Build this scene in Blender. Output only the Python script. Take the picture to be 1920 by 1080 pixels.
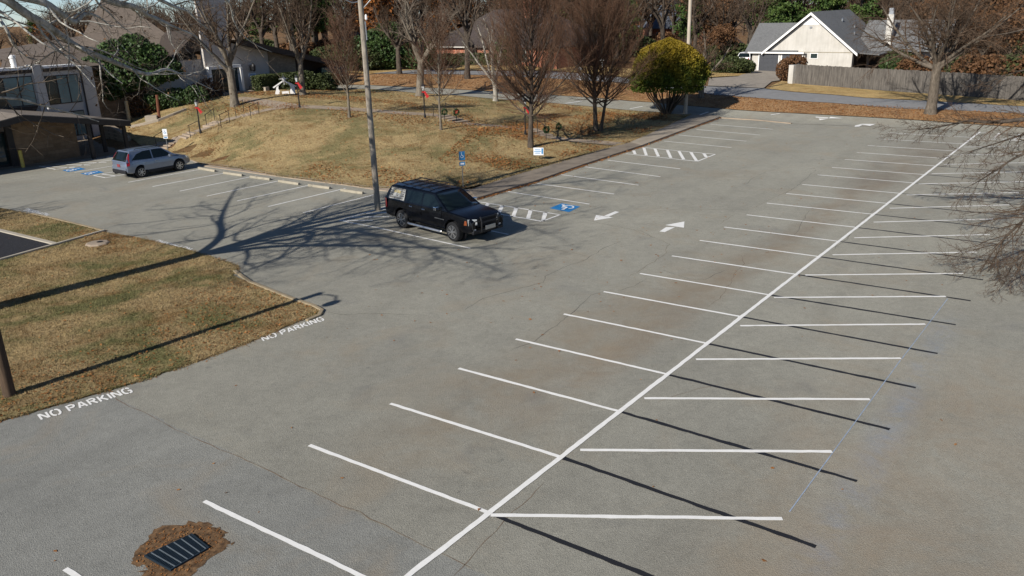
import bpy, bmesh, math, random
import numpy as np
from mathutils import Vector, Matrix
from mathutils.geometry import delaunay_2d_cdt

for o in list(bpy.data.objects):
    bpy.data.objects.remove(o)
S = bpy.context.scene
COL = S.collection
R = math.radians

# ------------------------------------------------------------------ camera
F_PX, PITCH, ROLL, CAM_H = 1500.0, R(19.34), R(-1.6), 9.13
fw = np.array([0, math.cos(PITCH), -math.sin(PITCH)])
r0 = np.array([1.0, 0, 0])
u0 = np.cross(r0, fw)
CR = math.cos(ROLL) * r0 + math.sin(ROLL) * u0
CU = -math.sin(ROLL) * r0 + math.cos(ROLL) * u0
cam_d = bpy.data.cameras.new('camera')
cam_d.lens = F_PX / 1920 * 36
cam_d.sensor_width = 36
cam_d.clip_end = 2000
cam = bpy.data.objects.new('camera', cam_d)
COL.objects.link(cam)
cam.matrix_world = Matrix(((CR[0], CU[0], -fw[0], 0), (CR[1], CU[1], -fw[1], 0),
                           (CR[2], CU[2], -fw[2], CAM_H), (0, 0, 0, 1)))
S.camera = cam

# ------------------------------------------------------------------ light
SUN_EL = R(30)
SHADOW_AZ = R(49)                       # direction shadows fall, from +x towards +y
sv = np.array([-math.cos(SHADOW_AZ) * math.cos(SUN_EL), -math.sin(SHADOW_AZ) * math.cos(SUN_EL), math.sin(SUN_EL)])
W = bpy.data.worlds.new('World')
S.world = W
W.use_nodes = True
nt = W.node_tree
bg = nt.nodes['Background']
sky = nt.nodes.new('ShaderNodeTexSky')
sky.sky_type = 'NISHITA'
sky.sun_disc = False
sky.sun_elevation = SUN_EL
sky.sun_rotation = math.atan2(sv[0], sv[1]) % (2 * math.pi)
sky.air_density = 0.8
sky.dust_density = 0.3
sky.ozone_density = 3.0
sky.altitude = 2500
nt.links.new(sky.outputs[0], bg.inputs['Color'])
bg.inputs['Strength'].default_value = 0.075
sd = bpy.data.lights.new('sun', 'SUN')
sd.energy = 4.7
sd.angle = R(0.5)
sd.color = (1.0, 0.945, 0.865)
sun = bpy.data.objects.new('sun', sd)
COL.objects.link(sun)
sun.rotation_euler = Vector(sv).to_track_quat('Z', 'Y').to_euler()
S.view_settings.view_transform = 'Standard'
S.view_settings.look = 'None'
S.view_settings.gamma = 1
S.view_settings.exposure = 0.42
S.cycles.max_bounces = 6
S.cycles.transparent_max_bounces = 6

# ------------------------------------------------------------------ geometry of the place
A3 = np.array([math.sin(R(38.04)), math.cos(R(38.04)), 0.0])    # along the lot's long axis
B3 = np.array([A3[1], -A3[0], 0.0])                             # across it


def ray(px, py):
    return fw + CR * (px - 960) / F_PX + CU * (540 - py) / F_PX


def G(px, py, z=0.0):
    d = ray(px, py)
    return np.array([0, 0, CAM_H]) + d * (z - CAM_H) / d[2]


def PD(px, py, Y):
    d = ray(px, py)
    return np.array([0, 0, CAM_H]) + d * (Y / d[1])


def UV(u, v, z=0.0):
    return A3 * u + B3 * v + np.array([0, 0, z])


def RV(px, py, v):
    d = ray(px, py)
    X = np.array([0, 0, CAM_H]) + d * (v / (d @ B3))
    return X @ A3, X[2]


def RU(px, py, u):
    d = ray(px, py)
    X = np.array([0, 0, CAM_H]) + d * (u / (d @ A3))
    return X @ B3, X[2]


# lot outline (z = 0), pixels of the photograph taken as points of the ground plane
LOT_TOP = [(-260, 352), (0, 318), (60, 311), (220, 288), (300, 284), (352, 298), (383, 312), (480, 326), (590, 341),
           (650, 348), (715, 358), (800, 367), (893, 375)]
LOT_CURB = [(893, 375), (1002, 343), (1100, 309), (1204, 275), (1290, 243), (1350.6, 221)]
LOT_FAR = [(1350.6, 221), (1484, 232), (1700, 240), (1920, 252), (2300, 280)]
lot_xy = [G(*p)[:2] for p in LOT_TOP + LOT_CURB[1:] + LOT_FAR[1:]]
lot_xy += [np.array([60.0, 20.0]), np.array([50.0, -12.0]), np.array([-45.0, -12.0]), np.array([-60.0, 25.0])]
LOTP = np.array(lot_xy)


def seg_dist(P, poly):
    d = np.full(len(P), 1e9)
    n = len(poly)
    for i in range(n):
        a, b = poly[i], poly[(i + 1) % n]
        ab = b - a
        t = np.clip(((P - a) @ ab) / max(ab @ ab, 1e-9), 0, 1)
        d = np.minimum(d, np.hypot(*(P - (a + t[:, None] * ab)).T))
    return d


def inside(P, poly):
    x, y = P[:, 0], P[:, 1]
    c = np.zeros(len(P), bool)
    n = len(poly)
    for i in range(n):
        x1, y1 = poly[i]
        x2, y2 = poly[(i + 1) % n]
        if y1 == y2:
            continue
        k = ((y1 > y) != (y2 > y)) & (x < (x2 - x1) * (y - y1) / (y2 - y1) + x1)
        c ^= k
    return c


CTRL = [(500, 305, .12), (620, 335, .1), (860, 345, .12), (960, 325, .12), (1170, 265, .15), (1280, 215, .2),
        (300, 280, .1), (316, 266, .5), (345, 258, .6), (365, 248, 1.0), (395, 238, 1.05), (415, 228, 1.5),
        (455, 220, 1.6), (485, 210, 2.05), (530, 204, 2.15), (620, 203, 2.15), (440, 198, 2.15), (430, 187, 2.3),
        (500, 177, 2.4), (535, 176, 2.4), (570, 178, 2.4), (740, 212, 1.9), (800, 214, 1.7), (835, 219, 1.6),
        (862, 231, 1.1), (900, 233, 1.05), (985, 245, .95), (1025, 257, .45), (1060, 262, .4), (1130, 268, .22),
        (1340, 214, .12), (1240, 207, .3), (1190, 199, .5), (1090, 190, .9), (930, 178, 1.35), (800, 172, 1.8),
        (700, 166, 2.0), (640, 164, 2.1), (928, 189, 1.35), (787, 180, 1.85), (1118, 244, .45), (1250, 213, .2),
        (600, 260, 1.1), (500, 250, 1.3), (700, 280, .75), (800, 280, .7), (700, 240, 1.5), (900, 290, .42),
        (880, 320, .22), (700, 148, 2.5), (850, 150, 2.35), (1000, 150, 1.95), (1150, 170, 1.35), (1300, 185, .75),
        (1340, 192, .65), (1500, 200, .5), (1740, 213, .45), (1900, 232, .3), (900, 137, 2.3), (1050, 142, 1.9),
        (1200, 160, 1.3), (1500, 185, .7), (1900, 207, .45), (850, 119, 2.6), (700, 132, 2.8), (1000, 122, 2.5),
        (1430, 133, 1.0), (1490, 157, .85), (1900, 188, .6), (1340, 150, 1.2), (178, 254, .15), (200, 258, .2),
        (240, 262, .3), (290, 231, 1.0), (330, 212, 1.6), (340, 195, 2.0), (240, 225, .9), (380, 188, 2.2), (1150, 150, 1.6)]
cp = [np.append(G(x, y, z)[:2], z) for x, y, z in CTRL]
for p in ((-60, 60, 0.1), (-80, 120, 2.6), (-10, 150, 2.8), (50, 150, 1.6), (95, 140, .8), (90, 70, .4), (80, 20, 0), (0, -20, 0),
          (-40, 0, 0), (40, -20, 0), (-60, 20, 0), (-120, 220, 3.0), (0, 260, 3), (120, 220, 1.5), (-45, 90, 2.6), (-32, 85, 2.4)):
    cp.append(np.array(p, float))
for p in LOT_TOP[2:] + LOT_CURB + LOT_FAR[1:4]:
    cp.append(np.append(G(*p)[:2], 0.02))
cp = np.array(cp)
keep = []
for i, p in enumerate(cp):
    if all(np.hypot(*(p[:2] - cp[j][:2])) > 0.7 for j in keep):
        keep.append(i)
cp = cp[keep]


def _phi(r2):
    return np.where(r2 > 1e-9, .5 * r2 * np.log(np.maximum(r2, 1e-9)), 0)


_n = len(cp)
_K = _phi(((cp[:, None, :2] - cp[None, :, :2]) ** 2).sum(-1)) + np.eye(_n) * 6.0
_Pm = np.hstack([np.ones((_n, 1)), cp[:, :2]])
_M = np.block([[_K, _Pm], [_Pm.T, np.zeros((3, 3))]])
_w = np.linalg.solve(_M, np.append(cp[:, 2], [0, 0, 0]))


def HH(P):
    P = np.atleast_2d(np.asarray(P, float))[:, :2]
    out = np.zeros(len(P))
    for s in range(0, len(P), 20000):
        Q = P[s:s + 20000]
        k = _phi(((Q[:, None] - cp[None, :, :2]) ** 2).sum(-1))
        h = k @ _w[:_n] + _w[_n] + Q @ _w[_n + 1:]
        h = np.clip(h, -.3, 3.6)
        d = np.where(inside(Q, LOTP), 0, seg_dist(Q, LOTP))
        t = np.clip(d / 3.0, 0, 1)
        out[s:s + 20000] = h * (t * t * (3 - 2 * t))
    return out


def h1(x, y):
    return float(HH([[x, y]])[0])


def WP(px, py):
    """the point of the terrain seen at a pixel"""
    z = 0.0
    for i in range(25):
        g = G(px, py, z)
        z = .5 * z + .5 * h1(g[0], g[1])
    return np.array([g[0], g[1], h1(g[0], g[1])])


# ------------------------------------------------------------------ object helpers
def link(o, parent=None):
    COL.objects.link(o)
    if parent is not None:
        o.parent = parent
    return o


def mesh_np(name, V, quads=None, tris=None, smooth=False):
    me = bpy.data.meshes.new(name)
    V = np.asarray(V, np.float32)
    me.vertices.add(len(V))
    me.vertices.foreach_set('co', V.ravel())
    nq = 0 if quads is None else len(quads)
    ntr = 0 if tris is None else len(tris)
    loops = []
    if nq:
        loops.append(np.asarray(quads, np.int32).ravel())
    if ntr:
        loops.append(np.asarray(tris, np.int32).ravel())
    lv = np.concatenate(loops)
    me.loops.add(len(lv))
    me.loops.foreach_set('vertex_index', lv)
    tot = np.concatenate([np.full(nq, 4, np.int32), np.full(ntr, 3, np.int32)])
    st = np.concatenate([[0], np.cumsum(tot)[:-1]]).astype(np.int32)
    me.polygons.add(nq + ntr)
    me.polygons.foreach_set('loop_start', st)
    me.polygons.foreach_set('loop_total', tot)
    if smooth:
        me.polygons.foreach_set('use_smooth', np.ones(nq + ntr, bool))
    me.update(calc_edges=True)
    me.validate()
    return me


def mobj(name, me, mat, parent=None):
    o = bpy.data.objects.new(name, me)
    if mat is not None and not me.materials:
        me.materials.append(mat)
    return link(o, parent)


def tag(o, label, cat, group=None):
    o['label'] = label
    o['category'] = cat
    if group:
        o['group'] = group
    return o


def thing(name, label, cat, loc=(0, 0, 0), rz=0.0, group=None):
    o = bpy.data.objects.new(name, None)
    o.empty_display_size = .2
    link(o)
    o.location = loc
    o.rotation_euler = (0, 0, rz)
    return tag(o, label, cat, group)


def struct(o, kind='structure'):
    o['kind'] = kind
    return o


def dup(root, loc, rz, label=None, group=None):
    def cp_(o, par):
        c = o.copy()
        COL.objects.link(c)
        c.parent = par
        for ch in list(o.children):
            cp_(ch, c)
        return c
    r = cp_(root, None)
    r.location = loc
    r.rotation_euler = (0, 0, rz)
    if label:
        r['label'] = label
    if group:
        r['group'] = group
    return r


class MB:
    def __init__(self, origin=(0, 0, 0)):
        self.v, self.f, self.o = [], [], np.asarray(origin, float)

    def add(self, vs, fs):
        b = len(self.v)
        self.v += [tuple(np.asarray(p, float) - self.o) for p in vs]
        self.f += [tuple(b + i for i in f) for f in fs]
        return self

    def box(self, c, s, rz=0.0, tilt=None):
        c = np.asarray(c, float)
        M = Matrix.Rotation(rz, 3, 'Z')
        if tilt is not None:
            M = M @ tilt
        vs = []
        for dz in (-.5, .5):
            for dx, dy in ((-.5, -.5), (.5, -.5), (.5, .5), (-.5, .5)):
                vs.append(c + np.array(M @ Vector((dx * s[0], dy * s[1], dz * s[2]))))
        return self.add(vs, [(0, 3, 2, 1), (4, 5, 6, 7), (0, 1, 5, 4), (1, 2, 6, 5), (2, 3, 7, 6), (3, 0, 4, 7)])

    def uvbox(self, u0, u1, v0, v1, z0, z1):
        q = [UV(u0, v0), UV(u1, v0), UV(u1, v1), UV(u0, v1)]
        vs = [p + [0, 0, z0] for p in q] + [p + [0, 0, z1] for p in q]
        fs = [(0, 3, 2, 1), (4, 5, 6, 7), (0, 1, 5, 4), (1, 2, 6, 5), (2, 3, 7, 6), (3, 0, 4, 7)]
        if (u1 - u0) * (v1 - v0) > 0:      # A x B points down, keep normals outwards
            fs = [tuple(reversed(f)) for f in fs]
        return self.add(vs, fs)

    def slab(self, pts, d):
        """solid: polygon pts extruded by vector d"""
        n = len(pts)
        pts = [np.asarray(p, float) for p in pts]
        d = np.asarray(d, float)
        nrm = sum((np.cross(pts[i], pts[(i + 1) % n]) for i in range(n)), np.zeros(3))
        if nrm @ d > 0:
            pts = pts[::-1]
        fs = [tuple(range(n)), tuple(reversed(range(n, 2 * n)))]
        for i in range(n):
            j = (i + 1) % n
            fs.append((j, i, n + i, n + j))
        return self.add(pts + [p + d for p in pts], fs)

    def tube(self, pts, rad, n=8, cap=True):
        pts = [np.asarray(p, float) for p in pts]
        k = len(pts)
        if not hasattr(rad, '__len__'):
            rad = [rad] * k
        vs, fs = [], []
        ref = None
        for i in range(k):
            t = pts[min(i + 1, k - 1)] - pts[max(i - 1, 0)]
            t = t / (np.linalg.norm(t) + 1e-12)
            if ref is None:
                a = np.array([0, 0, 1.0]) if abs(t[2]) < .9 else np.array([1.0, 0, 0])
                ref = np.cross(t, a)
            ref = ref - t * (ref @ t)
            ref /= np.linalg.norm(ref) + 1e-12
            b = np.cross(t, ref)
            for j in range(n):
                an = 2 * math.pi * j / n
                vs.append(pts[i] + rad[i] * (math.cos(an) * ref + math.sin(an) * b))
        for i in range(k - 1):
            for j in range(n):
                j2 = (j + 1) % n
                fs.append((i * n + j, i * n + j2, (i + 1) * n + j2, (i + 1) * n + j))
        if cap:
            fs.append(tuple(reversed(range(n))))
            fs.append(tuple(range((k - 1) * n, k * n)))
        return self.add(vs, fs)

    def lathe(self, prof, c=(0, 0, 0), axis='z', n=20):
        """prof: (r, h) list"""
        c = np.asarray(c, float)
        vs, fs = [], []
        for r, h in prof:
            for j in range(n):
                a = 2 * math.pi * j / n
                if axis == 'z':
                    p = (r * math.cos(a), r * math.sin(a), h)
                else:
                    p = (r * math.cos(a), h, -r * math.sin(a))
                vs.append(c + p)
        for i in range(len(prof) - 1):
            for j in range(n):
                j2 = (j + 1) % n
                fs.append((i * n + j, i * n + j2, (i + 1) * n + j2, (i + 1) * n + j))
        fs.append(tuple(reversed(range(n))))
        fs.append(tuple(range((len(prof) - 1) * n, len(prof) * n)))
        return self.add(vs, fs)

    def mesh(self, name, smooth=False, bevel=0.0, segs=2):
        me = bpy.data.meshes.new(name)
        me.from_pydata(self.v, [], self.f)
        if bevel:
            bm = bmesh.new()
            bm.from_mesh(me)
            bm.normal_update()
            es = [e for e in bm.edges if len(e.link_faces) == 2 and e.calc_face_angle(0) > .35]
            bmesh.ops.bevel(bm, geom=es, offset=bevel, segments=segs, affect='EDGES', profile=.5, clamp_overlap=True)
            bm.to_mesh(me)
            bm.free()
        me.validate()
        if smooth:
            for p in me.polygons:
                p.use_smooth = True
            try:
                me.set_sharp_from_angle(angle=R(35))
            except Exception:
                pass
        me.update()
        return me

    def build(self, name, mat, parent=None, smooth=False, bevel=0.0, segs=2):
        return mobj(name, self.mesh(name, smooth, bevel, segs), mat, parent)


# ------------------------------------------------------------------ materials
MATS = {}


class NB:
    """small node-tree builder"""

    def __init__(self, name):
        self.m = bpy.data.materials.new(name)
        self.m.use_nodes = True
        self.t = self.m.node_tree
        self.p = self.t.nodes['Principled BSDF']
        self.co = self.t.nodes.new('ShaderNodeTexCoord')

    def n(self, typ, **k):
        nd = self.t.nodes.new('ShaderNode' + typ)
        for a, b in k.items():
            setattr(nd, a, b)
        return nd

    def l(self, a, b):
        self.t.links.new(a, b)

    def noise(self, scale, detail=4, rough=.55, vec=None, dist=0.0):
        nd = self.n('TexNoise')
        nd.inputs['Scale'].default_value = scale
        nd.inputs['Detail'].default_value = detail
        nd.inputs['Roughness'].default_value = rough
        nd.inputs['Distortion'].default_value = dist
        self.l(vec if vec is not None else self.co.outputs['Object'], nd.inputs['Vector'])
        return nd.outputs['Fac']

    def ramp(self, fac, stops, interp='LINEAR'):
        nd = self.n('ValToRGB')
        cr = nd.color_ramp
        cr.interpolation = interp
        while len(cr.elements) < len(stops):
            cr.elements.new(.5)
        for e, (p, c) in zip(cr.elements, stops):
            e.position = p
            if not hasattr(c, '__len__'):
                c = (c, c, c)
            e.color = (*c, 1)
        self.l(fac, nd.inputs['Fac'])
        return nd.outputs['Color']

    def mix(self, fac, a, b, mode='MIX'):
        nd = self.n('Mix', data_type='RGBA', blend_type=mode)
        for s, v in ((nd.inputs[0], fac), (nd.inputs[6], a), (nd.inputs[7], b)):
            if hasattr(v, 'is_linked') or hasattr(v, 'links'):
                self.l(v, s)
            elif hasattr(v, '__len__'):
                s.default_value = (*v, 1)
            else:
                s.default_value = v
        return nd.outputs[2]

    def math(self, op, a, b=None, c=None):
        nd = self.n('Math', operation=op)
        for s, v in zip(nd.inputs, (a, b, c)):
            if v is None:
                continue
            if hasattr(v, 'links'):
                self.l(v, s)
            else:
                s.default_value = v
        return nd.outputs[0]

    def mapping(self, scale=(1, 1, 1), rot=(0, 0, 0), vec=None):
        nd = self.n('Mapping')
        nd.inputs['Scale'].default_value = scale
        nd.inputs['Rotation'].default_value = rot
        self.l(vec if vec is not None else self.co.outputs['Object'], nd.inputs['Vector'])
        return nd.outputs[0]

    def bump(self, hgt, strength=.3, dist=.02):
        nd = self.n('Bump')
        nd.inputs['Strength'].default_value = strength
        nd.inputs['Distance'].default_value = dist
        self.l(hgt, nd.inputs['Height'])
        self.l(nd.outputs[0], self.p.inputs['Normal'])

    def out(self, color=None, rough=.8, metal=0.0, spec=.3, **k):
        if color is not None:
            if hasattr(color, 'links'):
                self.l(color, self.p.inputs['Base Color'])
            else:
                self.p.inputs['Base Color'].default_value = (*color, 1)
        self.p.inputs['Roughness'].default_value = rough
        self.p.inputs['Metallic'].default_value = metal
        self.p.inputs['Specular IOR Level'].default_value = spec
        for a, b in k.items():
            self.p.inputs[a.replace('_', ' ')].default_value = b
        return self.m


def simple(name, col, rough=.7, metal=0.0, var=.12, scale=6.0, spec=.3, bump=0.0, **k):
    """one colour, gently mottled"""
    b = NB(name)
    c = np.array(col)
    f = b.noise(scale, 5)
    colr = b.ramp(f, [(.3, tuple(c * (1 - var))), (.7, tuple(np.minimum(c * (1 + var), 1)))])
    if bump:
        b.bump(b.noise(scale * 8, 4), bump, .01)
    MATS[name] = b.out(colr, rough, metal, spec, **k)
    return MATS[name]


def mat_asphalt():
    b = NB('asphalt')
    big = b.noise(.16, 5, .6)
    mid = b.noise(.9, 6, .65, dist=.6)
    fine = b.noise(38, 3, .7)
    grit = b.n('TexVoronoi')
    grit.inputs['Scale'].default_value = 55
    b.l(b.co.outputs['Object'], grit.inputs['Vector'])
    c = b.ramp(big, [(.3, (.251, .242, .202)), (.5, (.277, .267, .221)), (.72, (.301, .289, .238))])
    c = b.mix(.45, c, b.ramp(mid, [(.28, .80), (.5, 1.0), (.75, 1.10)]), 'MULTIPLY')
    c = b.mix(.9, c, b.ramp(fine, [(.25, .60), (.5, 1.0), (.78, 1.30)]), 'MULTIPLY')
    c = b.mix(.5, c, b.ramp(b.noise(11, 5, .75), [(.3, .74), (.5, 1.0), (.72, 1.18)]), 'MULTIPLY')
    drip = b.ramp(b.noise(2.1, 3, .5, dist=.3), [(.70, 0.0), (.78, 1.0)])
    c = b.mix(b.math('MULTIPLY', drip, .4), c, (.10, .098, .092))
    c = b.mix(.75, c, b.ramp(grit.outputs['Distance'], [(.0, .60), (.35, 1.03), (.8, 1.15)]), 'MULTIPLY')
    c = b.mix(.55, c, b.ramp(b.noise(3.6, 6, .7, dist=.4), [(.3, .80), (.5, 1.0), (.7, 1.13)]), 'MULTIPLY')
    # view-dependent darkening towards the near end, painted in; lanes worn along the long axis
    ma = b.n('VectorMath', operation='DOT_PRODUCT')
    b.l(b.co.outputs['Object'], ma.inputs[0])
    ma.inputs[1].default_value = tuple(A3)
    u = ma.outputs['Value']
    mb_ = b.n('VectorMath', operation='DOT_PRODUCT')
    b.l(b.co.outputs['Object'], mb_.inputs[0])
    mb_.inputs[1].default_value = tuple(B3)
    v = mb_.outputs['Value']
    cmb = b.n('CombineXYZ')
    b.l(b.math('MULTIPLY', u, .09), cmb.inputs[0])
    b.l(b.math('MULTIPLY', v, .7), cmb.inputs[1])
    st = b.noise(1.0, 5, .6, vec=cmb.outputs[0], dist=.4)
    c = b.mix(.38, c, b.ramp(st, [(.3, .78), (.5, 1.0), (.7, 1.10)]), 'MULTIPLY')

    view_dim = b.ramp(b.math('DIVIDE', b.math('ADD', u, b.math('MULTIPLY', b.math('SUBTRACT', big, .5), 14.0)), 60.0), [(.10, (.86, .86, .87)), (.48, (1.03, 1.03, 1.03))])  # near end dimmed in the base colour, imitating view angle and lens falloff
    c = b.mix(1.0, c, view_dim, 'MULTIPLY')
    # older darker pavement below the seam and beside the grass island
    sa, sb = G(212, 742), G(885, 1066)
    sn = np.array([(sb - sa)[1], -(sb - sa)[0], 0]) / np.hypot(*(sb - sa)[:2])
    if sn @ (G(100, 1000) - sa) < 0:
        sn = -sn
    mc = b.n('VectorMath', operation='DOT_PRODUCT')
    b.l(b.co.outputs['Object'], mc.inputs[0])
    mc.inputs[1].default_value = tuple(sn)
    sd_ = b.math('ADD', b.math('SUBTRACT', mc.outputs['Value'], float(sa @ sn)), b.math('MULTIPLY', b.math('SUBTRACT', b.noise(2.0, 4), .5), .25))
    c = b.mix(b.ramp(sd_, [(.0, 0.0), (.04, 1.0)]), c, b.mix(1.0, c, (.90, .93, 1.0), 'MULTIPLY'))

    def band(c, v0, hw, u0, u1, col, amt, nsc, slope=0.0):
        vv = b.math('SUBTRACT', v, b.math('MULTIPLY_ADD', u, slope, v0))
        wob = b.math('MULTIPLY', b.math('SUBTRACT', b.noise(.35, 4), .5), 1.6)
        d = b.math('ABSOLUTE', b.math('ADD', vv, wob))
        k = b.ramp(b.math('DIVIDE', d, hw), [(.0, 1.0), (.55, .55), (1.0, 0.0)])
        e = b.math('MULTIPLY', b.math('SMOOTH_MIN', b.math('SUBTRACT', u, u0), b.math('SUBTRACT', u1, u), 1.0), .25)
        e = b.math('MINIMUM', b.math('MAXIMUM', e, 0), 1.0)
        nn = b.ramp(b.noise(nsc, 6, .7, dist=.8), [(.33, 0.0), (.64, 1.0)])
        k = b.math('MULTIPLY', b.math('MULTIPLY', k, e), b.math('MULTIPLY', nn, amt))
        return b.mix(k, c, col)
    v1 = float(G(1250, 600) @ B3)
    c = band(c, v1, 1.0, 12, 48, (.215, .165, .112), .75, .7)
    c = band(c, v1 - 1.2, 1.8, 8, 30, (.23, .18, .12), .65, .5)
    c = band(c, v1 + .2, 2.4, 40, 62, (.15, .12, .09), .7, .4)
    v2 = float(G(1430, 740) @ B3)
    c = band(c, v2 + 3.8, 3.5, 4, 24, (.27, .20, .13), .5, .5)
    # blue chalk overspray beside the snapped line
    pa, pb2 = G(1745, 590), G(1490, 1000)
    td = (pb2 - pa)[:2] / np.hypot(*(pb2 - pa)[:2])
    nd_ = np.array([-td[1], td[0], 0])
    for off, hw, am in ((.55, .55, .55), (-3.2, .4, .0)):
        mm = b.n('VectorMath', operation='DOT_PRODUCT')
        b.l(b.co.outputs['Object'], mm.inputs[0])
        mm.inputs[1].default_value = tuple(nd_ if nd_[0] > 0 else -nd_)
        base = float(pa @ (nd_ if nd_[0] > 0 else -nd_))
        dd = b.math('ABSOLUTE', b.math('SUBTRACT', mm.outputs['Value'], base + off))
        kk = b.ramp(b.math('DIVIDE', dd, hw), [(0, 1.0), (1, 0.0)])
        ml = b.n('VectorMath', operation='DOT_PRODUCT')
        b.l(b.co.outputs['Object'], ml.inputs[0])
        ml.inputs[1].default_value = (td[0], td[1], 0)
        t0_ = float(pa[:2] @ td)
        en = b.math('MINIMUM', b.math('MAXIMUM', b.math('MULTIPLY', b.math('SUBTRACT', ml.outputs['Value'], t0_ - 1), .6), 0), 1)
        nn = b.ramp(b.noise(.8, 6, .75, dist=.8), [(.42, 0.0), (.72, 1.0)])
        c = b.mix(b.math('MULTIPLY', b.math('MULTIPLY', kk, en), b.math('MULTIPLY', nn, am * .75)), c, (.19, .27, .40))
    # dusty tan patches by the kerb and in the low right corner
    du = b.ramp(b.noise(.28, 5, .65, dist=1.0), [(.52, 0.0), (.72, 1.0)])
    c = b.mix(b.math('MULTIPLY', du, .36), c, (.285, .225, .15))
    dk = b.ramp(b.noise(.45, 4, .6, dist=.5), [(.60, 0.0), (.74, 1.0)])
    c = b.mix(b.math('MULTIPLY', dk, .35), c, (.13, .13, .13))
    b.bump(b.math('ADD', fine, b.math('MULTIPLY', grit.outputs['Distance'], .6)), .7, .014)
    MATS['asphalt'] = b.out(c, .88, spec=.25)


def mat_grass(name, tan, green, leaf, g_amt, l_amt, seed=0.0):
    b = NB(name)
    mp = b.n('Mapping')
    mp.inputs['Location'].default_value = (seed, seed * 1.7, 0)
    b.l(b.co.outputs['Object'], mp.inputs['Vector'])
    vec = mp.outputs[0]
    fine = b.noise(9, 6, .75, vec)
    blades = b.noise(34, 4, .8, vec)
    big = b.noise(.22, 5, .62, vec, .5)
    mid = b.noise(1.1, 5, .65, vec)
    t = np.array(tan)
    c = b.ramp(fine, [(.25, tuple(t * .45)), (.5, tuple(t)), (.75, tuple(np.minimum(t * 1.4, 1)))])
    gm = b.math('ADD', b.math('MULTIPLY', big, .7), b.math('MULTIPLY', mid, .3))
    gk = b.ramp(gm, [(.53 - .12 * g_amt, 0.0), (.64 - .12 * g_amt, 1.0)])
    c = b.mix(.9, c, b.ramp(b.noise(.55, 6, .7, vec, .8), [(.36, (.62, .52, .42)), (.5, (.95, .93, .9)), (.64, (1.15, 1.12, 1.05))]), 'MULTIPLY')
    c = b.mix(b.math('MULTIPLY', gk, .35 + .9 * g_amt), c, b.ramp(fine, [(.3, tuple(np.array(green) * .6)), (.7, tuple(np.array(green) * 1.35))]))
    vo = b.n('TexVoronoi')
    vo.inputs['Scale'].default_value = 7.0
    b.l(vec, vo.inputs['Vector'])
    pt = b.ramp(vo.outputs['Distance'], [(.22, 1.0), (.36, 0.0)])
    rnd = b.n('SeparateColor')
    b.l(vo.outputs['Color'], rnd.inputs[0])
    lz = b.noise(.33, 5, .7, vec, .7)
    lk = b.math('MULTIPLY', b.ramp(lz, [(.62 - .25 * l_amt, 0.0), (.78 - .25 * l_amt, 1.0)]), b.math('GREATER_THAN', rnd.outputs[0], .75 - .6 * l_amt))
    lk = b.math('MULTIPLY', lk, pt)
    lf = np.array(leaf)
    c = b.mix(b.math('MULTIPLY', lk, .9), c, b.ramp(rnd.outputs[1], [(.1, tuple(lf * .55)), (.6, tuple(lf)), (1, tuple(lf * 1.5 + .03))]))
    c = b.mix(.8, c, b.ramp(blades, [(.25, .55), (.5, 1.0), (.75, 1.35)]), 'MULTIPLY')
    b.bump(b.math('ADD', b.math('MULTIPLY', fine, 1.2), blades), .9, .06)
    MATS[name] = b.out(c, .95, spec=.1)


def mat_concrete(name, col, stain=.5):
    b = NB(name)
    c = np.array(col)
    m1 = b.noise(1.3, 6, .65)
    m2 = b.noise(28, 3, .7)
    k = b.ramp(m1, [(.3, tuple(c * (1 - .45 * stain))), (.55, tuple(c)), (.8, tuple(np.minimum(c * 1.12, 1)))])
    k = b.mix(.6, k, b.ramp(m2, [(.3, .8), (.7, 1.15)]), 'MULTIPLY')
    b.bump(m2, .25, .01)
    MATS[name] = b.out(k, .9, spec=.2)


def mat_bark(name, c1, c2, scale=6, zs=.35):
    b = NB(name)
    vec = b.mapping((1, 1, zs))
    f = b.noise(scale, 6, .7, vec, .5)
    g = b.noise(scale * 5, 4, .7, vec)
    c = b.ramp(f, [(.35, c1), (.65, c2)])
    c = b.mix(.7, c, b.ramp(g, [(.3, .65), (.7, 1.25)]), 'MULTIPLY')
    b.bump(g, .5, .03)
    MATS[name] = b.out(c, .95, spec=.1)


def mat_leaf(name, c1, c2, c3, scale=1.5, sheen=.25, zgold=None):
    b = NB(name)
    f = b.noise(scale, 4, .7)
    rnd = b.noise(scale * 14, 2, .8)
    c = b.ramp(b.math('ADD', b.math('MULTIPLY', f, .55), b.math('MULTIPLY', rnd, .45)), [(.34, c1), (.5, c2), (.66, c3)])
    if zgold:
        sx = b.n('SeparateXYZ')
        b.l(b.co.outputs['Object'], sx.inputs[0])
        z = b.math('ADD', sx.outputs[2], b.math('MULTIPLY', b.math('SUBTRACT', f, .5), 5.0))
        k = b.ramp(b.math('DIVIDE', z, 6.2), [(.42, 0.0), (.85, 1.0)])
        c = b.mix(b.math('MULTIPLY', k, .85), c, b.ramp(rnd, [(.35, tuple(np.array(zgold) * .5)), (.6, zgold)]))
    b.p.inputs['Subsurface Weight'].default_value = 0
    MATS[name] = b.out(c, .6, spec=sheen)


def mat_wood(name, c1, c2, plank=None, axis=0, scale=3):
    b = NB(name)
    sc = [scale * 6, scale * 6, scale * .5]
    f = b.noise(1.0, 6, .65, b.mapping(tuple(sc)))
    g = b.noise(.8, 3, .6)
    c = b.ramp(f, [(.3, c1), (.7, c2)])
    c = b.mix(.6, c, b.ramp(g, [(.3, .75), (.7, 1.2)]), 'MULTIPLY')
    b.bump(f, .3, .01)
    MATS[name] = b.out(c, .9, spec=.15)


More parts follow.
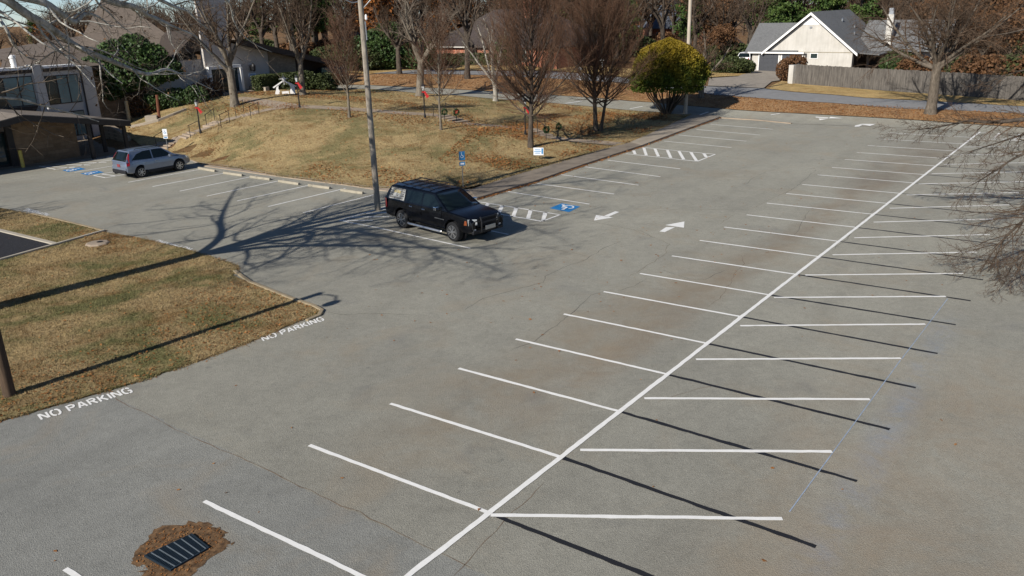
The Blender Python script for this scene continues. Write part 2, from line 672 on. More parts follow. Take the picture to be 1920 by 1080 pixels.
def mat_brick(name, c1, c2, mortar, w=.22, h=.075, rot=0.0):
    b = NB(name)
    sx = b.n('SeparateXYZ')
    b.l(b.co.outputs['Object'], sx.inputs[0])
    cb = b.n('CombineXYZ')
    b.l(b.math('ADD', sx.outputs[0], sx.outputs[1]), cb.inputs[0])
    b.l(sx.outputs[2], cb.inputs[1])
    br = b.n('TexBrick')
    b.l(cb.outputs[0], br.inputs['Vector'])
    br.inputs['Scale'].default_value = 1
    br.inputs['Brick Width'].default_value = w
    br.inputs['Row Height'].default_value = h
    br.inputs['Mortar Size'].default_value = .008
    br.inputs['Color1'].default_value = (*c1, 1)
    br.inputs['Color2'].default_value = (*c2, 1)
    br.inputs['Mortar'].default_value = (*mortar, 1)
    c = b.mix(.7, br.outputs['Color'], b.ramp(b.noise(1.2, 6, .7), [(.3, .6), (.7, 1.3)]), 'MULTIPLY')
    b.bump(b.noise(20, 4), .3, .02)
    MATS[name] = b.out(c, .9, spec=.15)


def mat_shingle(name, col):
    b = NB(name)
    c = np.array(col)
    sx = b.n('SeparateXYZ')
    b.l(b.co.outputs['Object'], sx.inputs[0])
    row = b.math('FRACT', b.math('MULTIPLY', sx.outputs[2], 11.0))
    n1 = b.noise(5, 5, .75)
    n2 = b.noise(.35, 4, .6)
    k = b.ramp(n1, [(.3, tuple(c * .72)), (.7, tuple(c * 1.22))])
    k = b.mix(.5, k, b.ramp(n2, [(.3, .82), (.7, 1.14)]), 'MULTIPLY')
    k = b.mix(.5, k, b.ramp(row, [(.0, .7), (.16, 1.0), (1, 1.05)]), 'MULTIPLY')
    b.bump(b.math('ADD', n1, row), .3, .02)
    MATS[name] = b.out(k, .92, spec=.15)


def mat_paint(name, col, worn=.3, rough=.6):
    b = NB(name)
    c = np.array(col)
    n1 = b.noise(6, 6, .75)
    n2 = b.noise(45, 3, .8)
    k = b.ramp(n1, [(.3, tuple(c * .9)), (.7, tuple(np.minimum(c * 1.04, 1)))])
    sp = b.ramp(n2, [(.22, 1.0), (.34, 0.0)])
    k = b.mix(b.math('MULTIPLY', sp, worn), k, (.26, .25, .24))
    b.bump(n2, .2, .006)
    MATS[name] = b.out(k, rough, spec=.3)


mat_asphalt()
mat_grass('lawn_grass', (.40, .305, .158), (.16, .155, .068), (.30, .14, .058), .40, .46, 3.0)
mat_grass('island_grass', (.41, .31, .165), (.125, .145, .054), (.30, .165, .078), .46, .32, 31.0)
mat_grass('leaf_litter', (.40, .245, .125), (.28, .21, .09), (.43, .205, .08), .1, 1.0, 11.0)
mat_grass('wood_floor', (.22, .135, .07), (.12, .10, .04), (.26, .11, .04), .2, 1.0, 17.0)
mat_grass('yard_grass', (.50, .36, .165), (.20, .17, .06), (.42, .2, .07), .15, .5, 57.0)
mat_concrete('sidewalk', (.33, .285, .225))
mat_concrete('walk_brown', (.225, .19, .15), .7)
mat_bark('bark_mid', (.07, .058, .045), (.165, .138, .108))
mat_concrete('path_concrete', (.33, .265, .20), .6)
mat_concrete('street_asphalt', (.23, .23, .228), .35)
mat_concrete('drive_concrete', (.30, .265, .22), .5)
mat_concrete('curb', (.29, .235, .155), .6)
mat_concrete('wheel_stop', (.34, .305, .235), .6)
mat_concrete('bed_edging', (.40, .36, .29), .4)
mat_concrete('stucco', (.52, .49, .445), .12)
mat_concrete('stucco_tall', (.50, .465, .425), .1)
mat_bark('bark_grey', (.10, .085, .065), (.22, .19, .15))
mat_bark('bark_pale', (.20, .185, .155), (.42, .39, .33))
mat_bark('bark_dark', (.045, .036, .03), (.11, .09, .07))
mat_bark('bark_sycamore', (.20, .19, .16), (.62, .60, .54), 3.0, .5)
mat_bark('twig', (.055, .038, .026), (.13, .09, .062), 3)
mat_bark('twig_red', (.075, .042, .026), (.16, .092, .06), 3)
mat_bark('twig_grey', (.105, .085, .066), (.22, .18, .14), 3)
mat_leaf('leaf_holly', (.012, .028, .007), (.034, .066, .015), (.08, .13, .032), 1.2, .35)
mat_leaf('leaf_arbor', (.018, .04, .006), (.06, .09, .012), (.13, .14, .018), .9, .15, (.24, .16, .015))
mat_leaf('leaf_pine', (.02, .045, .014), (.05, .085, .022), (.11, .15, .035), .5, .15)
mat_leaf('leaf_hedge', (.02, .03, .011), (.045, .058, .02), (.085, .098, .036), 1.5, .2)
mat_leaf('leaf_rust', (.09, .03, .01), (.21, .075, .018), (.32, .14, .03), .5, .15)
mat_leaf('leaf_brown', (.055, .03, .018), (.115, .06, .03), (.18, .098, .045), .8, .1)
mat_leaf('dry_leaf', (.10, .04, .015), (.26, .11, .035), (.42, .22, .08), 3, .15)
mat_wood('pole_wood', (.17, .14, .11), (.38, .34, .28))
mat_wood('pole_pale', (.33, .28, .22), (.52, .46, .37))
mat_wood('pole_dark', (.05, .035, .025), (.13, .09, .06))
mat_wood('fence_wood', (.055, .05, .045), (.165, .15, .132), scale=1.5)
mat_brick('brick_red', (.30, .085, .05), (.40, .15, .085), (.36, .27, .2), .24, .09)
mat_brick('stone_wall', (.19, .125, .075), (.25, .175, .11), (.15, .11, .075), .7, .23)
mat_brick('stone_pale', (.30, .25, .18), (.24, .19, .14), (.16, .13, .1), .4, .14)
mat_shingle('roof_brown', (.145, .118, .096))
mat_shingle('roof_grey', (.150, .152, .152))
mat_shingle('roof_dark', (.062, .050, .046))
mat_shingle('roof_canopy', (.21, .18, .15))
mat_shingle('roof_slate', (.10, .11, .13))
mat_paint('line_white', (.78, .772, .735), .4)
mat_paint('line_old_white', (.68, .68, .66), .55)
mat_paint('line_black', (.018, .018, .02), .12)
mat_paint('line_blue', (.02, .19, .46), .4)
simple('crack', (.075, .068, .06), .95, var=.3)
simple('crack_tan', (.16, .12, .085), .95, var=.3)
simple('chalk_blue', (.27, .33, .42), .9, var=.2)
simple('white_paint', (.80, .79, .76), .5, var=.04)
b_ = NB('house_siding')
_m = b_.n('VectorMath', operation='DOT_PRODUCT')
b_.l(b_.co.outputs['Object'], _m.inputs[0])
_m.inputs[1].default_value = tuple(B3 + A3)
_g = b_.math('FRACT', b_.math('MULTIPLY', _m.outputs['Value'], 3.2))
_c = b_.ramp(b_.noise(1.2, 5), [(.3, (.45, .43, .385)), (.7, (.525, .505, .46))])
_c = b_.mix(.8, _c, b_.ramp(_g, [(.0, .84), (.08, 1.0), (.94, 1.0), (1.0, .84)]), 'MULTIPLY')
_s = b_.mapping((3, 3, .25))
_c = b_.mix(.5, _c, b_.ramp(b_.noise(1.0, 5, .7, _s), [(.3, .78), (.6, 1.05)]), 'MULTIPLY')
MATS['house_siding'] = b_.out(_c, .75, spec=.2)
simple('trim_dark', (.035, .03, .027), .6)
simple('fascia_brown', (.05, .038, .03), .7)
simple('door_dark', (.035, .036, .04), .5)
simple('garage_grey', (.055, .058, .065), .5)
simple('glass', (.02, .035, .035), .06, spec=.6, var=.2, scale=.5)
simple('glass_teal', (.13, .21, .215), .12, spec=.6, var=.3, scale=.6)
simple('car_glass', (.007, .012, .013), .04, spec=.35, var=.1)
simple('black_metal', (.012, .012, .013), .45, spec=.4)
simple('steel', (.42, .43, .44), .35, .9)
simple('rubber', (.018, .018, .019), .8)
simple('plastic_black', (.014, .014, .016), .55)
simple('car_black', (.003, .0034, .005), .22, spec=.28, var=.05, Coat_Weight=.18, Coat_Roughness=.04)
simple('car_silver', (.20, .235, .30), .28, .5, spec=.5, var=.04, Coat_Weight=.6, Coat_Roughness=.05)
simple('car_white', (.75, .76, .78), .25, var=.03)
simple('chrome', (.75, .76, .78), .12, 1.0, var=.05)
simple('alloy', (.48, .49, .50), .3, .85)
simple('alloy_dark', (.03, .03, .033), .4, .5)
simple('red_lamp', (.24, .010, .014), .15, spec=.6)
simple('amber_lamp', (.26, .065, .02), .2, spec=.6)
simple('clear_lamp', (.55, .57, .58), .08, .3, spec=.7)
simple('plate', (.55, .5, .5), .5)
simple('plate_red', (.20, .04, .045), .5)
simple('bow_red', (.42, .016, .018), .6)
simple('pole_paint_yellow', (.62, .46, .10), .6, bump=.1)
simple('sign_blue', (.03, .20, .42), .5)
simple('sign_white', (.72, .74, .76), .5, var=.05)
simple('poster_grey', (.36, .36, .34), .6, var=.1)
simple('poster_ink', (.10, .09, .08), .7)
simple('poster_tan', (.40, .33, .17), .7)
simple('drain_iron', (.022, .036, .05), .5, .3)
simple('drain_rib', (.17, .20, .22), .5, .4)
simple('drain_pit', (.006, .008, .010), .9)
simple('debris', (.125, .072, .034), .95, var=.7, scale=9, bump=.8)
simple('black_gravel', (.022, .022, .025), .9, var=.6, scale=30, bump=.9)
simple('blue_tarp', (.02, .05, .42), .5)
simple('wood_post', (.42, .34, .20), .8, bump=.2)
simple('rust_post', (.15, .055, .03), .8)
simple('lamp_glass', (.5, .52, .52), .25, spec=.5)
simple('wreath_green', (.018, .038, .012), .8, var=.5, scale=20)


# ------------------------------------------------------------------ ground sheets
def region(name, xy, mat, off=0.0, grid=1.5, drape=True, kind='structure', holes=(), parent=None):
    xy = [np.asarray(p, float)[:2] for p in xy]
    rings = [xy] + [[np.asarray(p, float)[:2] for p in h] for h in holes]
    V, Ed = [], []
    for ring in rings:
        b = len(V)
        pts = []
        for i in range(len(ring)):
            a, c = ring[i], ring[(i + 1) % len(ring)]
            m = max(1, int(np.hypot(*(c - a)) / grid)) if drape else 1
            pts += [a + (c - a) * k / m for k in range(m)]
        V += pts
        Ed += [(b + i, b + (i + 1) % len(pts)) for i in range(len(pts))]
    P = np.array(xy)
    if drape:
        lo, hi = P.min(0), P.max(0)
        gx, gy = np.meshgrid(np.arange(lo[0], hi[0], grid), np.arange(lo[1], hi[1], grid))
        Q = np.c_[gx.ravel(), gy.ravel()]
        ok = inside(Q, P)
        for h in rings[1:]:
            ok &= ~inside(Q, np.array(h))
        Q = Q[ok]
        d = seg_dist(Q, P)
        V += list(Q[d > grid * .4])
    r = delaunay_2d_cdt([Vector(p) for p in V], Ed, [], 1, 1e-5)
    vs, fs = np.array([tuple(v) for v in r[0]]), r[2]
    if holes:
        keep_f = []
        for f in fs:
            c = vs[list(f)].mean(0)[None]
            if not any(inside(c, np.array(h))[0] for h in rings[1:]):
                keep_f.append(f)
        fs = keep_f
    z = HH(vs) + off if drape else np.full(len(vs), off)
    # faces upwards
    tris = []
    for f in fs:
        a, b_, c = vs[f[0]], vs[f[1]], vs[f[2]]
        cr = (b_[0] - a[0]) * (c[1] - a[1]) - (b_[1] - a[1]) * (c[0] - a[0])
        tris.append(f if cr > 0 else f[::-1])
    me = mesh_np(name, np.c_[vs, z], tris=tris, smooth=drape)
    o = mobj(name, me, MATS[mat], parent)
    if parent is None:
        struct(o, kind)
    return o


def pxs(lst):
    return [WP(*p)[:2] for p in lst]


# terrain: one sheet to the horizon
xs = np.concatenate([[-900, -600, -400, -260, -180], np.arange(-130, 131, 2.0), [180, 260, 400, 600, 900]])
ys = np.concatenate([[-300, -120, -60], np.arange(-30, 181, 2.0), [210, 260, 340, 450, 600, 900, 1300]])
gx, gy = np.meshgrid(xs, ys)
TP = np.c_[gx.ravel(), gy.ravel()]
tz = HH(TP)
far = np.clip((np.hypot(TP[:, 0], TP[:, 1] - 60) - 130) / 120, 0, 1)
tz = tz * (1 - far) + 1.0 * far - .07
nx, ny = len(xs), len(ys)
q = [(j * nx + i, j * nx + i + 1, (j + 1) * nx + i + 1, (j + 1) * nx + i) for j in range(ny - 1) for i in range(nx - 1)]
struct(mobj('ground', mesh_np('ground', np.c_[TP, tz], quads=q, smooth=True), MATS['wood_floor']))

# parking lot, flat at z = 0
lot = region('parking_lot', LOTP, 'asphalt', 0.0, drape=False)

# grass island in the near left corner, with its thin concrete edging
ISL = [(-420, 560), (-260, 415), (-90, 396), (0, 391), (60, 403), (150, 424), (200, 437), (262, 447), (345, 467), (418, 489), (448, 500),
       (436, 516), (470, 532), (545, 562), (585, 575), (602, 582), (597, 589), (560, 602), (490, 632.5), (380, 674), (245, 720), (120, 756), (0, 790), (-200, 850), (-500, 900)]
isl_xy = [G(*p)[:2] for p in ISL]
region('grass_island', isl_xy, 'island_grass', .014, drape=False)


def strip_xy(px, w, z=0.0, px_is_xy=False):
    """band polygon of width w around a pixel polyline on plane z"""
    P = [np.asarray(p)[:2] for p in px] if px_is_xy else [G(x, y, z)[:2] for x, y in px]
    L_, R_ = [], []
    for i in range(len(P)):
        t = P[min(i + 1, len(P) - 1)] - P[max(i - 1, 0)]
        t /= np.hypot(*t) + 1e-9
        n = np.array([-t[1], t[0]]) * w / 2
        L_.append(P[i] + n)
        R_.append(P[i] - n)
    return L_, R_


def curb(name, px, w, hgt, mat, z0=-.02, px_is_xy=False, bevel=.02):
    L_, R_ = strip_xy(px, w, 0, px_is_xy)
    m = MB()
    n = len(L_)
    vs = []
    for a, b in zip(L_, R_):
        vs += [(*a, z0), (*b, z0), (*b, hgt), (*a, hgt)]
    fs = []
    for i in range(n - 1):
        for k in range(4):
            k2 = (k + 1) % 4
            fs.append((4 * i + k, 4 * i + k2, 4 * i + 4 + k2, 4 * i + 4 + k))
    fs += [(3, 2, 1, 0), (4 * n - 4, 4 * n - 3, 4 * n - 2, 4 * n - 1)]
    m.add(vs, fs)
    o = m.build(name, MATS[mat], bevel=bevel)
    return struct(o)


curb('kerb', [(440, 509), (470, 530), (545, 560), (590, 575), (604, 583), (599, 592), (575, 602)], .14, .06, 'curb')
curb('kerb', [(60, 401), (105, 411), (150, 422), (198, 434)], .14, .05, 'curb')

# black gravel bed with concrete edging, in the island
region('gravel_bed', [G(*p)[:2] for p in ((-220, 400), (0, 436), (104, 459), (0, 487), (-260, 540))], 'black_gravel', .05, drape=False)
curb('bed_edging', [(-220, 398), (0, 434), (104, 459.5)], .24, .09, 'bed_edging')
curb('bed_edging', [(-260, 545), (0, 489), (50, 475), (106, 459.5), (196, 434)], .14, .095, 'bed_edging')

# aisle road beyond the lot, climbing behind the lawn
AISLE = [(1320, 217.5), (1277, 215), (1237, 210.5), (1177, 206.5), (1111, 200), (1043, 194), (922, 185), (860, 179), (776, 174), (698, 167), (620, 165), (548, 161), (548, 155),
         (620, 158), (690, 160), (778, 164), (856, 168), (939, 172.5), (1070, 181), (1160, 188), (1233, 193), (1363, 205), (1500, 213.4), (1640, 221), (1728, 226.6), (1817, 233), (1920, 240), (2300, 268)]
ais_xy = pxs(AISLE) + [G(*p)[:2] for p in LOT_FAR[::-1]]
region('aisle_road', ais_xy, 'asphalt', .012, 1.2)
# street
STREET = [(700, 128), (800, 131), (880, 133), (1037, 134), (1100, 139), (1160, 145), (1250, 155), (1324, 162), (1431, 166), (1489, 173), (1560, 178), (1622, 184), (1920, 200), (2300, 222),
          (2300, 238), (1920, 213), (1686, 203.6), (1560, 193), (1500, 190), (1444, 185.5), (1338, 178), (1293, 171), (1200, 158), (1120, 152.5), (1052, 148), (958, 143), (882, 140), (800, 139), (700, 138)]
region('street', pxs(STREET), 'street_asphalt', .02, 1.5)
region('driveway', pxs([(1330, 147), (1384, 143.5), (1404, 134), (1406, 132), (1463, 134), (1466, 146), (1462, 151), (1447, 153), (1432, 165.5), (1327, 161)]), 'drive_concrete', .03, 1.5)
# yards
region('yard_lawn', pxs([(1466, 152), (1500, 157), (1660, 171), (1905, 188), (2300, 206), (2300, 221), (1920, 199.5), (1622, 183.5), (1560, 177.5), (1489, 172.5), (1436, 166)]), 'yard_grass', .03, 1.5)
region('yard_lawn', pxs([(640, 134), (760, 128), (830, 124), (1060, 121), (1240, 133), (1220, 150), (1160, 143.5), (1100, 137.5), (1037, 133), (800, 130), (690, 139)]), 'yard_grass', .03, 2)
region('yard_lawn', pxs([(1325, 129), (1403, 131), (1400, 139), (1384, 142.5), (1330, 145)]), 'yard_grass', .03, 2)

region('leafy_bank', pxs([(640, 139.5), (700, 138.8), (800, 139.8), (882, 140.8), (958, 143.8), (1052, 148.8), (1120, 153.3), (1200, 158.8), (1293, 171.8), (1338, 178.8), (1444, 186.3), (1500, 190.8), (1560, 193.8), (1686, 204.4), (1920, 213.8), (2300, 238.8),
                          (2300, 267), (1920, 239.3), (1817, 232.3), (1728, 226), (1640, 220.4), (1500, 212.8), (1363, 204.4), (1233, 192.4), (1160, 187.4), (1070, 180.4), (939, 172), (856, 167.5), (778, 163.5), (690, 159.5), (620, 157.5), (600, 150)]), 'leaf_litter', .03, 1.5)

# front lawn, a hill between the lot and the church
LAWN_LOW = [(300, 289), (352, 299), (370, 305), (443, 313.5), (468, 318), (534, 330), (598, 338), (680, 349), (760, 353), (860, 357),
            (905, 346), (958, 329), (1060, 299), (1120, 281), (1181, 265), (1240, 240), (1297, 214)]
LAWN_BACK = [(1277, 215.8), (1237, 211.5), (1177, 207.5), (1111, 201), (1043, 195), (922, 186), (860, 180), (776, 175), (698, 168), (620, 166), (560, 164), (520, 168), (440, 178), (350, 190), (285, 205), (236, 224), (232, 250), (262, 272)]
region('lawn', pxs(LAWN_LOW + LAWN_BACK), 'lawn_grass', .03, 1.0)
LAWN_XY = np.array(pxs(LAWN_LOW + LAWN_BACK))


def solid_sheet(name, xy, zt, zb, mat, bevel=0.0):
    xy = [np.asarray(p, float)[:2] for p in xy]
    a = sum(xy[i][0] * xy[(i + 1) % len(xy)][1] - xy[(i + 1) % len(xy)][0] * xy[i][1] for i in range(len(xy)))
    if a < 0:
        xy = xy[::-1]
    m = MB()
    m.slab([(*p, zb) for p in xy], (0, 0, zt - zb))
    return m.build(name, MATS[mat], bevel=bevel)


# raised walk along the right-hand stalls, kerb face towards the lot
WALK_IN = [(1320, 213.5), (1297, 214), (1240, 240), (1181, 266), (1120, 282), (1060, 300), (958, 330), (905, 347), (880, 356)]
wk = [G(*p)[:2] for p in LOT_CURB] + [G(x, y, .12)[:2] for x, y in WALK_IN]
iw = 3
wn = [G(*p)[:2] for p in LOT_CURB[:4]] + [G(x, y, .12)[:2] for x, y in WALK_IN[3:]]
wf = [G(*p)[:2] for p in LOT_CURB[3:]] + [G(x, y, .12)[:2] for x, y in WALK_IN[:4]]
struct(solid_sheet('sidewalk', wn, .123, -.05, 'walk_brown', .02))  # near stretch in a browner, darker concrete
struct(solid_sheet('sidewalk', wf, .127, -.05, 'sidewalk', .02))
curb('kerb', [(1353, 221.5), (1420, 226), (1484, 232)], .20, .07, 'path_concrete')
# gutter of dead leaves along the kerb is geometry further down (leaf litter)
# flush walk behind the wheel stops
wk2 = [G(*p)[:2] for p in [(352, 298), (383, 312), (480, 326), (590, 341), (650, 348), (715, 358), (800, 367), (893, 375), (882, 356)]] + \
      [G(*p)[:2] for p in [(860, 357), (760, 353), (680, 349), (598, 338), (534, 330), (468, 318), (443, 313.5), (370, 305)]]
struct(solid_sheet('sidewalk', wk2, .05, -.05, 'path_concrete'))
# apron in front of the low stone wall
region('apron', [G(*p)[:2] for p in ((-260, 352), (0, 318.5), (60, 311.5), (220, 288.5), (300, 284.5), (352, 298), (330, 282), (262, 262), (150, 262), (60, 283), (-260, 330))], 'path_concrete', .03, drape=False)


def path_strip(name, px, w, mat, off=.05):
    P = [WP(*p)[:2] for p in px]
    L_, R_ = strip_xy(P, w, 0, True)
    return region(name, L_ + R_[::-1], mat, off, .8)


path_strip('walkway', [(1190, 273), (1130, 268.5), (1075, 264), (1040, 259.5), (1022, 257)], 1.15, 'path_concrete')
path_strip('walkway', [(985, 243), (940, 238), (890, 234), (868, 231.5)], 1.15, 'path_concrete')
path_strip('walkway', [(822, 217), (760, 213.5), (680, 207), (600, 202), (540, 201), (505, 206), (488, 209.5)], 1.3, 'path_concrete')
path_strip('walkway', [(545, 200), (500, 193), (465, 187.5), (440, 185)], 1.6, 'path_concrete')
path_strip('walkway', [(318, 266), (338, 262)], 1.3, 'path_concrete')
path_strip('walkway', [(366, 248), (392, 239)], 1.3, 'path_concrete')
path_strip('walkway', [(418, 227), (452, 219.5)], 1.3, 'path_concrete')


def stair(p0, p1, w, n, name='steps'):
    """flight of n risers from pixel p0 (foot) to p1 (head), solid blocks"""
    a, b = WP(*p0), WP(*p1)
    d = (b - a)[:2]
    L = np.hypot(*d)
    d /= L
    rz = math.atan2(d[1], d[0])
    m = MB()
    for i in range(n):
        z = a[2] + .05 + (b[2] - a[2]) * (i + 1) / n
        c = a[:2] + d * L * (i + .5) / n
        m.box((*c, (a[2] - .3 + z) / 2), (L / n + .03, w, z - a[2] + .3), rz)
    struct(m.build(name, MATS['path_concrete'], bevel=.012))
    return a, b, d


stairs = {}
stairs['l1'] = stair((297, 280), (317, 267), 1.5, 3)
stairs['l2'] = stair((342, 260), (364, 249), 1.5, 3)
stairs['l3'] = stair((394, 238), (417, 228), 1.5, 4)
stairs['l4'] = stair((454, 219), (486, 210), 1.5, 4)
stairs['r1'] = stair((1022, 256.5), (988, 243.5), 1.4, 4)
stairs['r2'] = stair((865, 231), (824, 217.5), 1.4, 4)

# ------------------------------------------------------------------ painted markings (parts of the lot)
def flat_part(name, polys, mat, z, parent=lot):
    m = MB()
    for p in polys:
        p = [np.asarray(q, float)[:2] for q in p]
        a = sum(p[i][0] * p[(i + 1) % len(p)][1] - p[(i + 1) % len(p)][0] * p[i][1] for i in range(len(p)))
        if a < 0:
            p = p[::-1]
        m.add([(*q, z) for q in p], [tuple(range(len(p)))])
    return m.build(name, MATS[mat], parent)


def line_poly(a, b, w):
    a, b = np.asarray(a, float)[:2], np.asarray(b, float)[:2]
    d = (b - a) / np.hypot(*(b - a))
    n = np.array([-d[1], d[0]]) * w / 2
    return [a + n, a - n, b - n, b + n]


RL = random.Random(404)


def rough_line(a, b, w, j=.005):
    a, b = np.asarray(a, float)[:2], np.asarray(b, float)[:2]
    L = np.hypot(*(b - a))
    d = (b - a) / L
    n = np.array([-d[1], d[0]])
    m = max(2, int(L / .22))
    up, dn = [], []
    for k in range(m + 1):
        p = a + d * L * k / m
        up.append(p + n * (w / 2 + RL.gauss(0, j)))
        dn.append(p - n * (w / 2 + RL.gauss(0, j)))
    return up + dn[::-1]


ZL, ZK, ZB, ZW = .008, .004, .012, .016
LW = .10


def stripe(p0, p1, w=LW, mat='line_white', z=ZL, name='stall_line', g=None):
    gg = g or (lambda p: G(*p))
    return flat_part(name, [rough_line(gg(p0), gg(p1), w, min(.005, w * .06))], mat, z)


# middle block: left stalls, junctions along the centre line
E_PX = {2: (383, 940), 3: (580, 835), 4: (732, 757), 5: (860, 691), 6: (967, 636), 7: (1057, 589), 8: (1132, 547), 9: (1200, 513), 10: (1260, 480), 11: (1312, 451), 12: (1358, 426),
        13: (1400, 403), 14: (1438, 381), 15: (1474, 363), 16: (1504, 346), 17: (1533, 328), 18: (1560, 314), 19: (1584, 299), 20: (1606.5, 286), 21: (1627, 273), 22: (1646.5, 260.5), 23: (1663, 249), 24: (1681, 238)}
c0, c1 = G(765, 1080), G(1838, 247)
cdir = (c1 - c0)[:2] / np.hypot(*(c1 - c0)[:2])
cn = np.array([-cdir[1], cdir[0]])
cstart = c0[:2] - cdir * 6
JJ = {3: (912, 967), 4: (1053, 861), 5: (1166, 773), 6: (1258, 705), 7: (1337, 646), 8: (1401, 597), 9: (1457, 553), 10: (1506, 515)}
ldir = np.mean([(G(*JJ[i]) - G(*E_PX[i]))[:2] / np.hypot(*(G(*JJ[i]) - G(*E_PX[i]))[:2]) for i in JJ], 0)
ldir /= np.hypot(*ldir)


def to_centre(e):
    """where the stall line from e meets the centre line"""
    Mx = np.array([ldir, -cdir]).T
    s, t = np.linalg.solve(Mx, c0[:2] - e)
    return e + ldir * s


flat_part('centre_line', [rough_line(cstart, c1[:2], .122)], 'line_white', ZB)
sp = G(*E_PX[2])[:2] - G(*E_PX[3])[:2]
Jw = {}
for i in range(0, 25):
    e = G(*E_PX[i])[:2] if i in E_PX else G(*E_PX[2])[:2] + sp * (2 - i)
    if i == 1:
        e = G(122, 1067)[:2]
    j = to_centre(e)
    Jw[i] = j
    flat_part('stall_line', [rough_line(e, j - ldir * .05, LW)], 'line_white', ZL)
B_PX = {4: (1530, 1025), 5: (1607, 902), 6: (1668, 805), 7: (1717, 727), 8: (1758, 663), 9: (1792, 609), 10: (1820, 564)}
bl = [G(*B_PX[i])[:2] - Jw[i] for i in B_PX]
blen = np.mean([np.hypot(*b) for b in bl])
bdir = np.mean([b / np.hypot(*b) for b in bl], 0)
bdir /= np.hypot(*bdir)
for i in range(1, 20):
    e = G(*B_PX[i])[:2] if i in B_PX else Jw[i] + bdir * blen
    flat_part('blacked_out_line', [rough_line(Jw[i], e, .11, .008)], 'line_black', ZK)
RJ = [((920, 966), (1467, 973)), ((1088, 844), (1560, 847)), ((1208, 747), (1631, 749)), ((1305, 674), (1689, 672)), ((1388, 611), (1735, 608)), ((1451, 558), (1773, 556)),
      ((1510, 516), (1806, 513)), ((1561, 478), (1831, 473)), ((1601.7, 446), (1856, 440)), ((1638, 416.7), (1875, 410.7)), ((1668.3, 390.7), (1895, 384.3)), ((1700, 365.7), (1910, 361.3))]
rl = [(G(*b) - G(*a))[:2] for a, b in RJ]
rlen = np.mean([np.hypot(*r) for r in rl])
for a, b in RJ:
    stripe(a, b)
rd = rl[-1] / np.hypot(*rl[-1])
for a in ((1722, 345), (1747, 326), (1770, 308.5), (1788, 291), (1807, 276), (1822, 262), (1836, 249)):
    g = G(*a)[:2]
    flat_part('stall_line', [rough_line(g, g + rd * rlen, LW)], 'line_white', ZL)
# hatched bay at the far right
for a, b in (((1869, 239), (1990, 248)), ((1880, 262), (2000, 270)), ((1864, 259), (1878, 246)), ((1902, 262), (1915, 248)), ((1868, 247), (1990, 252))):
    stripe(a, b, .14, name='hatch_line')
# right-hand row
for a, b in (((950, 359), (1105, 382.8)), ((1002, 343.6), (1151.5, 363.9)), ((1050, 327.3), (1197, 347.3)), ((1097, 313), (1238.4, 331.5)), ((1140, 300.6), (1275.5, 316.7)),
             ((1245.4, 264.8), (1371.5, 276.7)), ((1272, 253.3), (1399.6, 264.8)), ((1306, 242.9), (1425, 253.3)), ((1332, 233.1), (1448.5, 242.5))):
    stripe(a, b)
for a, b in (((1207, 276.7), (1341, 289.4)), ((1341, 289.4), (1307.5, 302.7)), ((1307.5, 302.7), (1173.5, 288.3)), ((893, 377.8), (1050, 402.8)), ((1050, 402.8), (1016, 415.2)), ((1016, 415.2), (840, 385))):
    stripe(a, b, name='hatch_outline')
for a, b in (((1188, 282.5), (1191, 289.2)), ((1207, 276.7), (1212, 291.5)), ((1228, 279), (1234.6, 293.5)), ((1250.6, 280.4), (1258, 296.2)), ((1272.5, 282.5), (1282, 299)), ((1295, 285), (1306, 301.7)), ((1319, 287), (1324.6, 295)),
             ((915.8, 381.5), (910.6, 388)), ((942, 385.4), (935, 399.7)), ((968, 389.3), (962.5, 406)), ((995.4, 393.2), (990, 410)), ((1023, 398), (1018, 414.7))):
    stripe(a, b, .19, name='hatch_line')
# black car's bay and the hatched corner behind the pole
stripe((714.5, 428.5), (882, 465.8))
stripe((800, 408), (953, 439.7))
for a, b in (((635.8, 413.3), (724, 387.5)), ((635.8, 413.3), (714.5, 428.5))):
    stripe(a, b, name='hatch_outline')
for a, b in (((643, 413.6), (699, 413.2)), ((660, 407.5), (730, 406.3)), ((686.7, 400.2), (735, 398.6)), ((705, 393.6), (740, 392.5))):
    stripe(a, b, .13, name='hatch_line')
# left row
for a, b in (((240.6, 341.9), (385, 316)), ((286, 350), (431, 322.7)), ((337, 358.5), (480, 329.7)), ((388, 367.8), (532, 337.4)), ((444.7, 377), (588, 345.6)), ((502.7, 387.5), (648, 353.2)), ((567.8, 399.3), (703.6, 364.7)),
             ((140, 323.5), (352, 287))):
    stripe(a, b)
for a, b in (((73, 311.5), (105, 318)), ((105, 318), (300, 284.8)), ((175, 329), (198, 333.5)), ((198, 333.5), (352, 306)), ((175, 329), (330, 302))):
    stripe(a, b, name='hatch_outline')
for k in range(7):
    x0, y0 = 80 + 24 * k, 311.8 - 3.6 * k
    x1, y1 = 118 + 30 * k, 315.8 - 5.0 * k
    stripe((x0, y0), (x1 + 22, y1 - 1.0), .12, name='hatch_line')
for k in range(5):
    stripe((190 + 22 * k, 326.5 - 3.8 * k), (218 + 24 * k, 330 - 4.2 * k), .12, name='hatch_line')
stripe((1452.7, 228), (1472.5, 221))
ah = lambda p: WP(*p)
for a, b in (((1060, 194.3), (1092, 190)), ((1181, 204.5), (1205, 200)), ((1312, 216), (1328, 210.5)), ((1445, 216), (1462, 213.4))):
    pa, pb = WP(*a), WP(*b)
    m_ = MB().add([(*q, h1(*q) + .03) for q in line_poly(pa, pb, .13)], [(0, 1, 2, 3)])
    m_.build('stall_line', MATS['line_white'], lot)


def px_poly(name, polys, mat, z=ZL):
    return flat_part(name, [[G(*p) for p in q] for q in polys], mat, z)


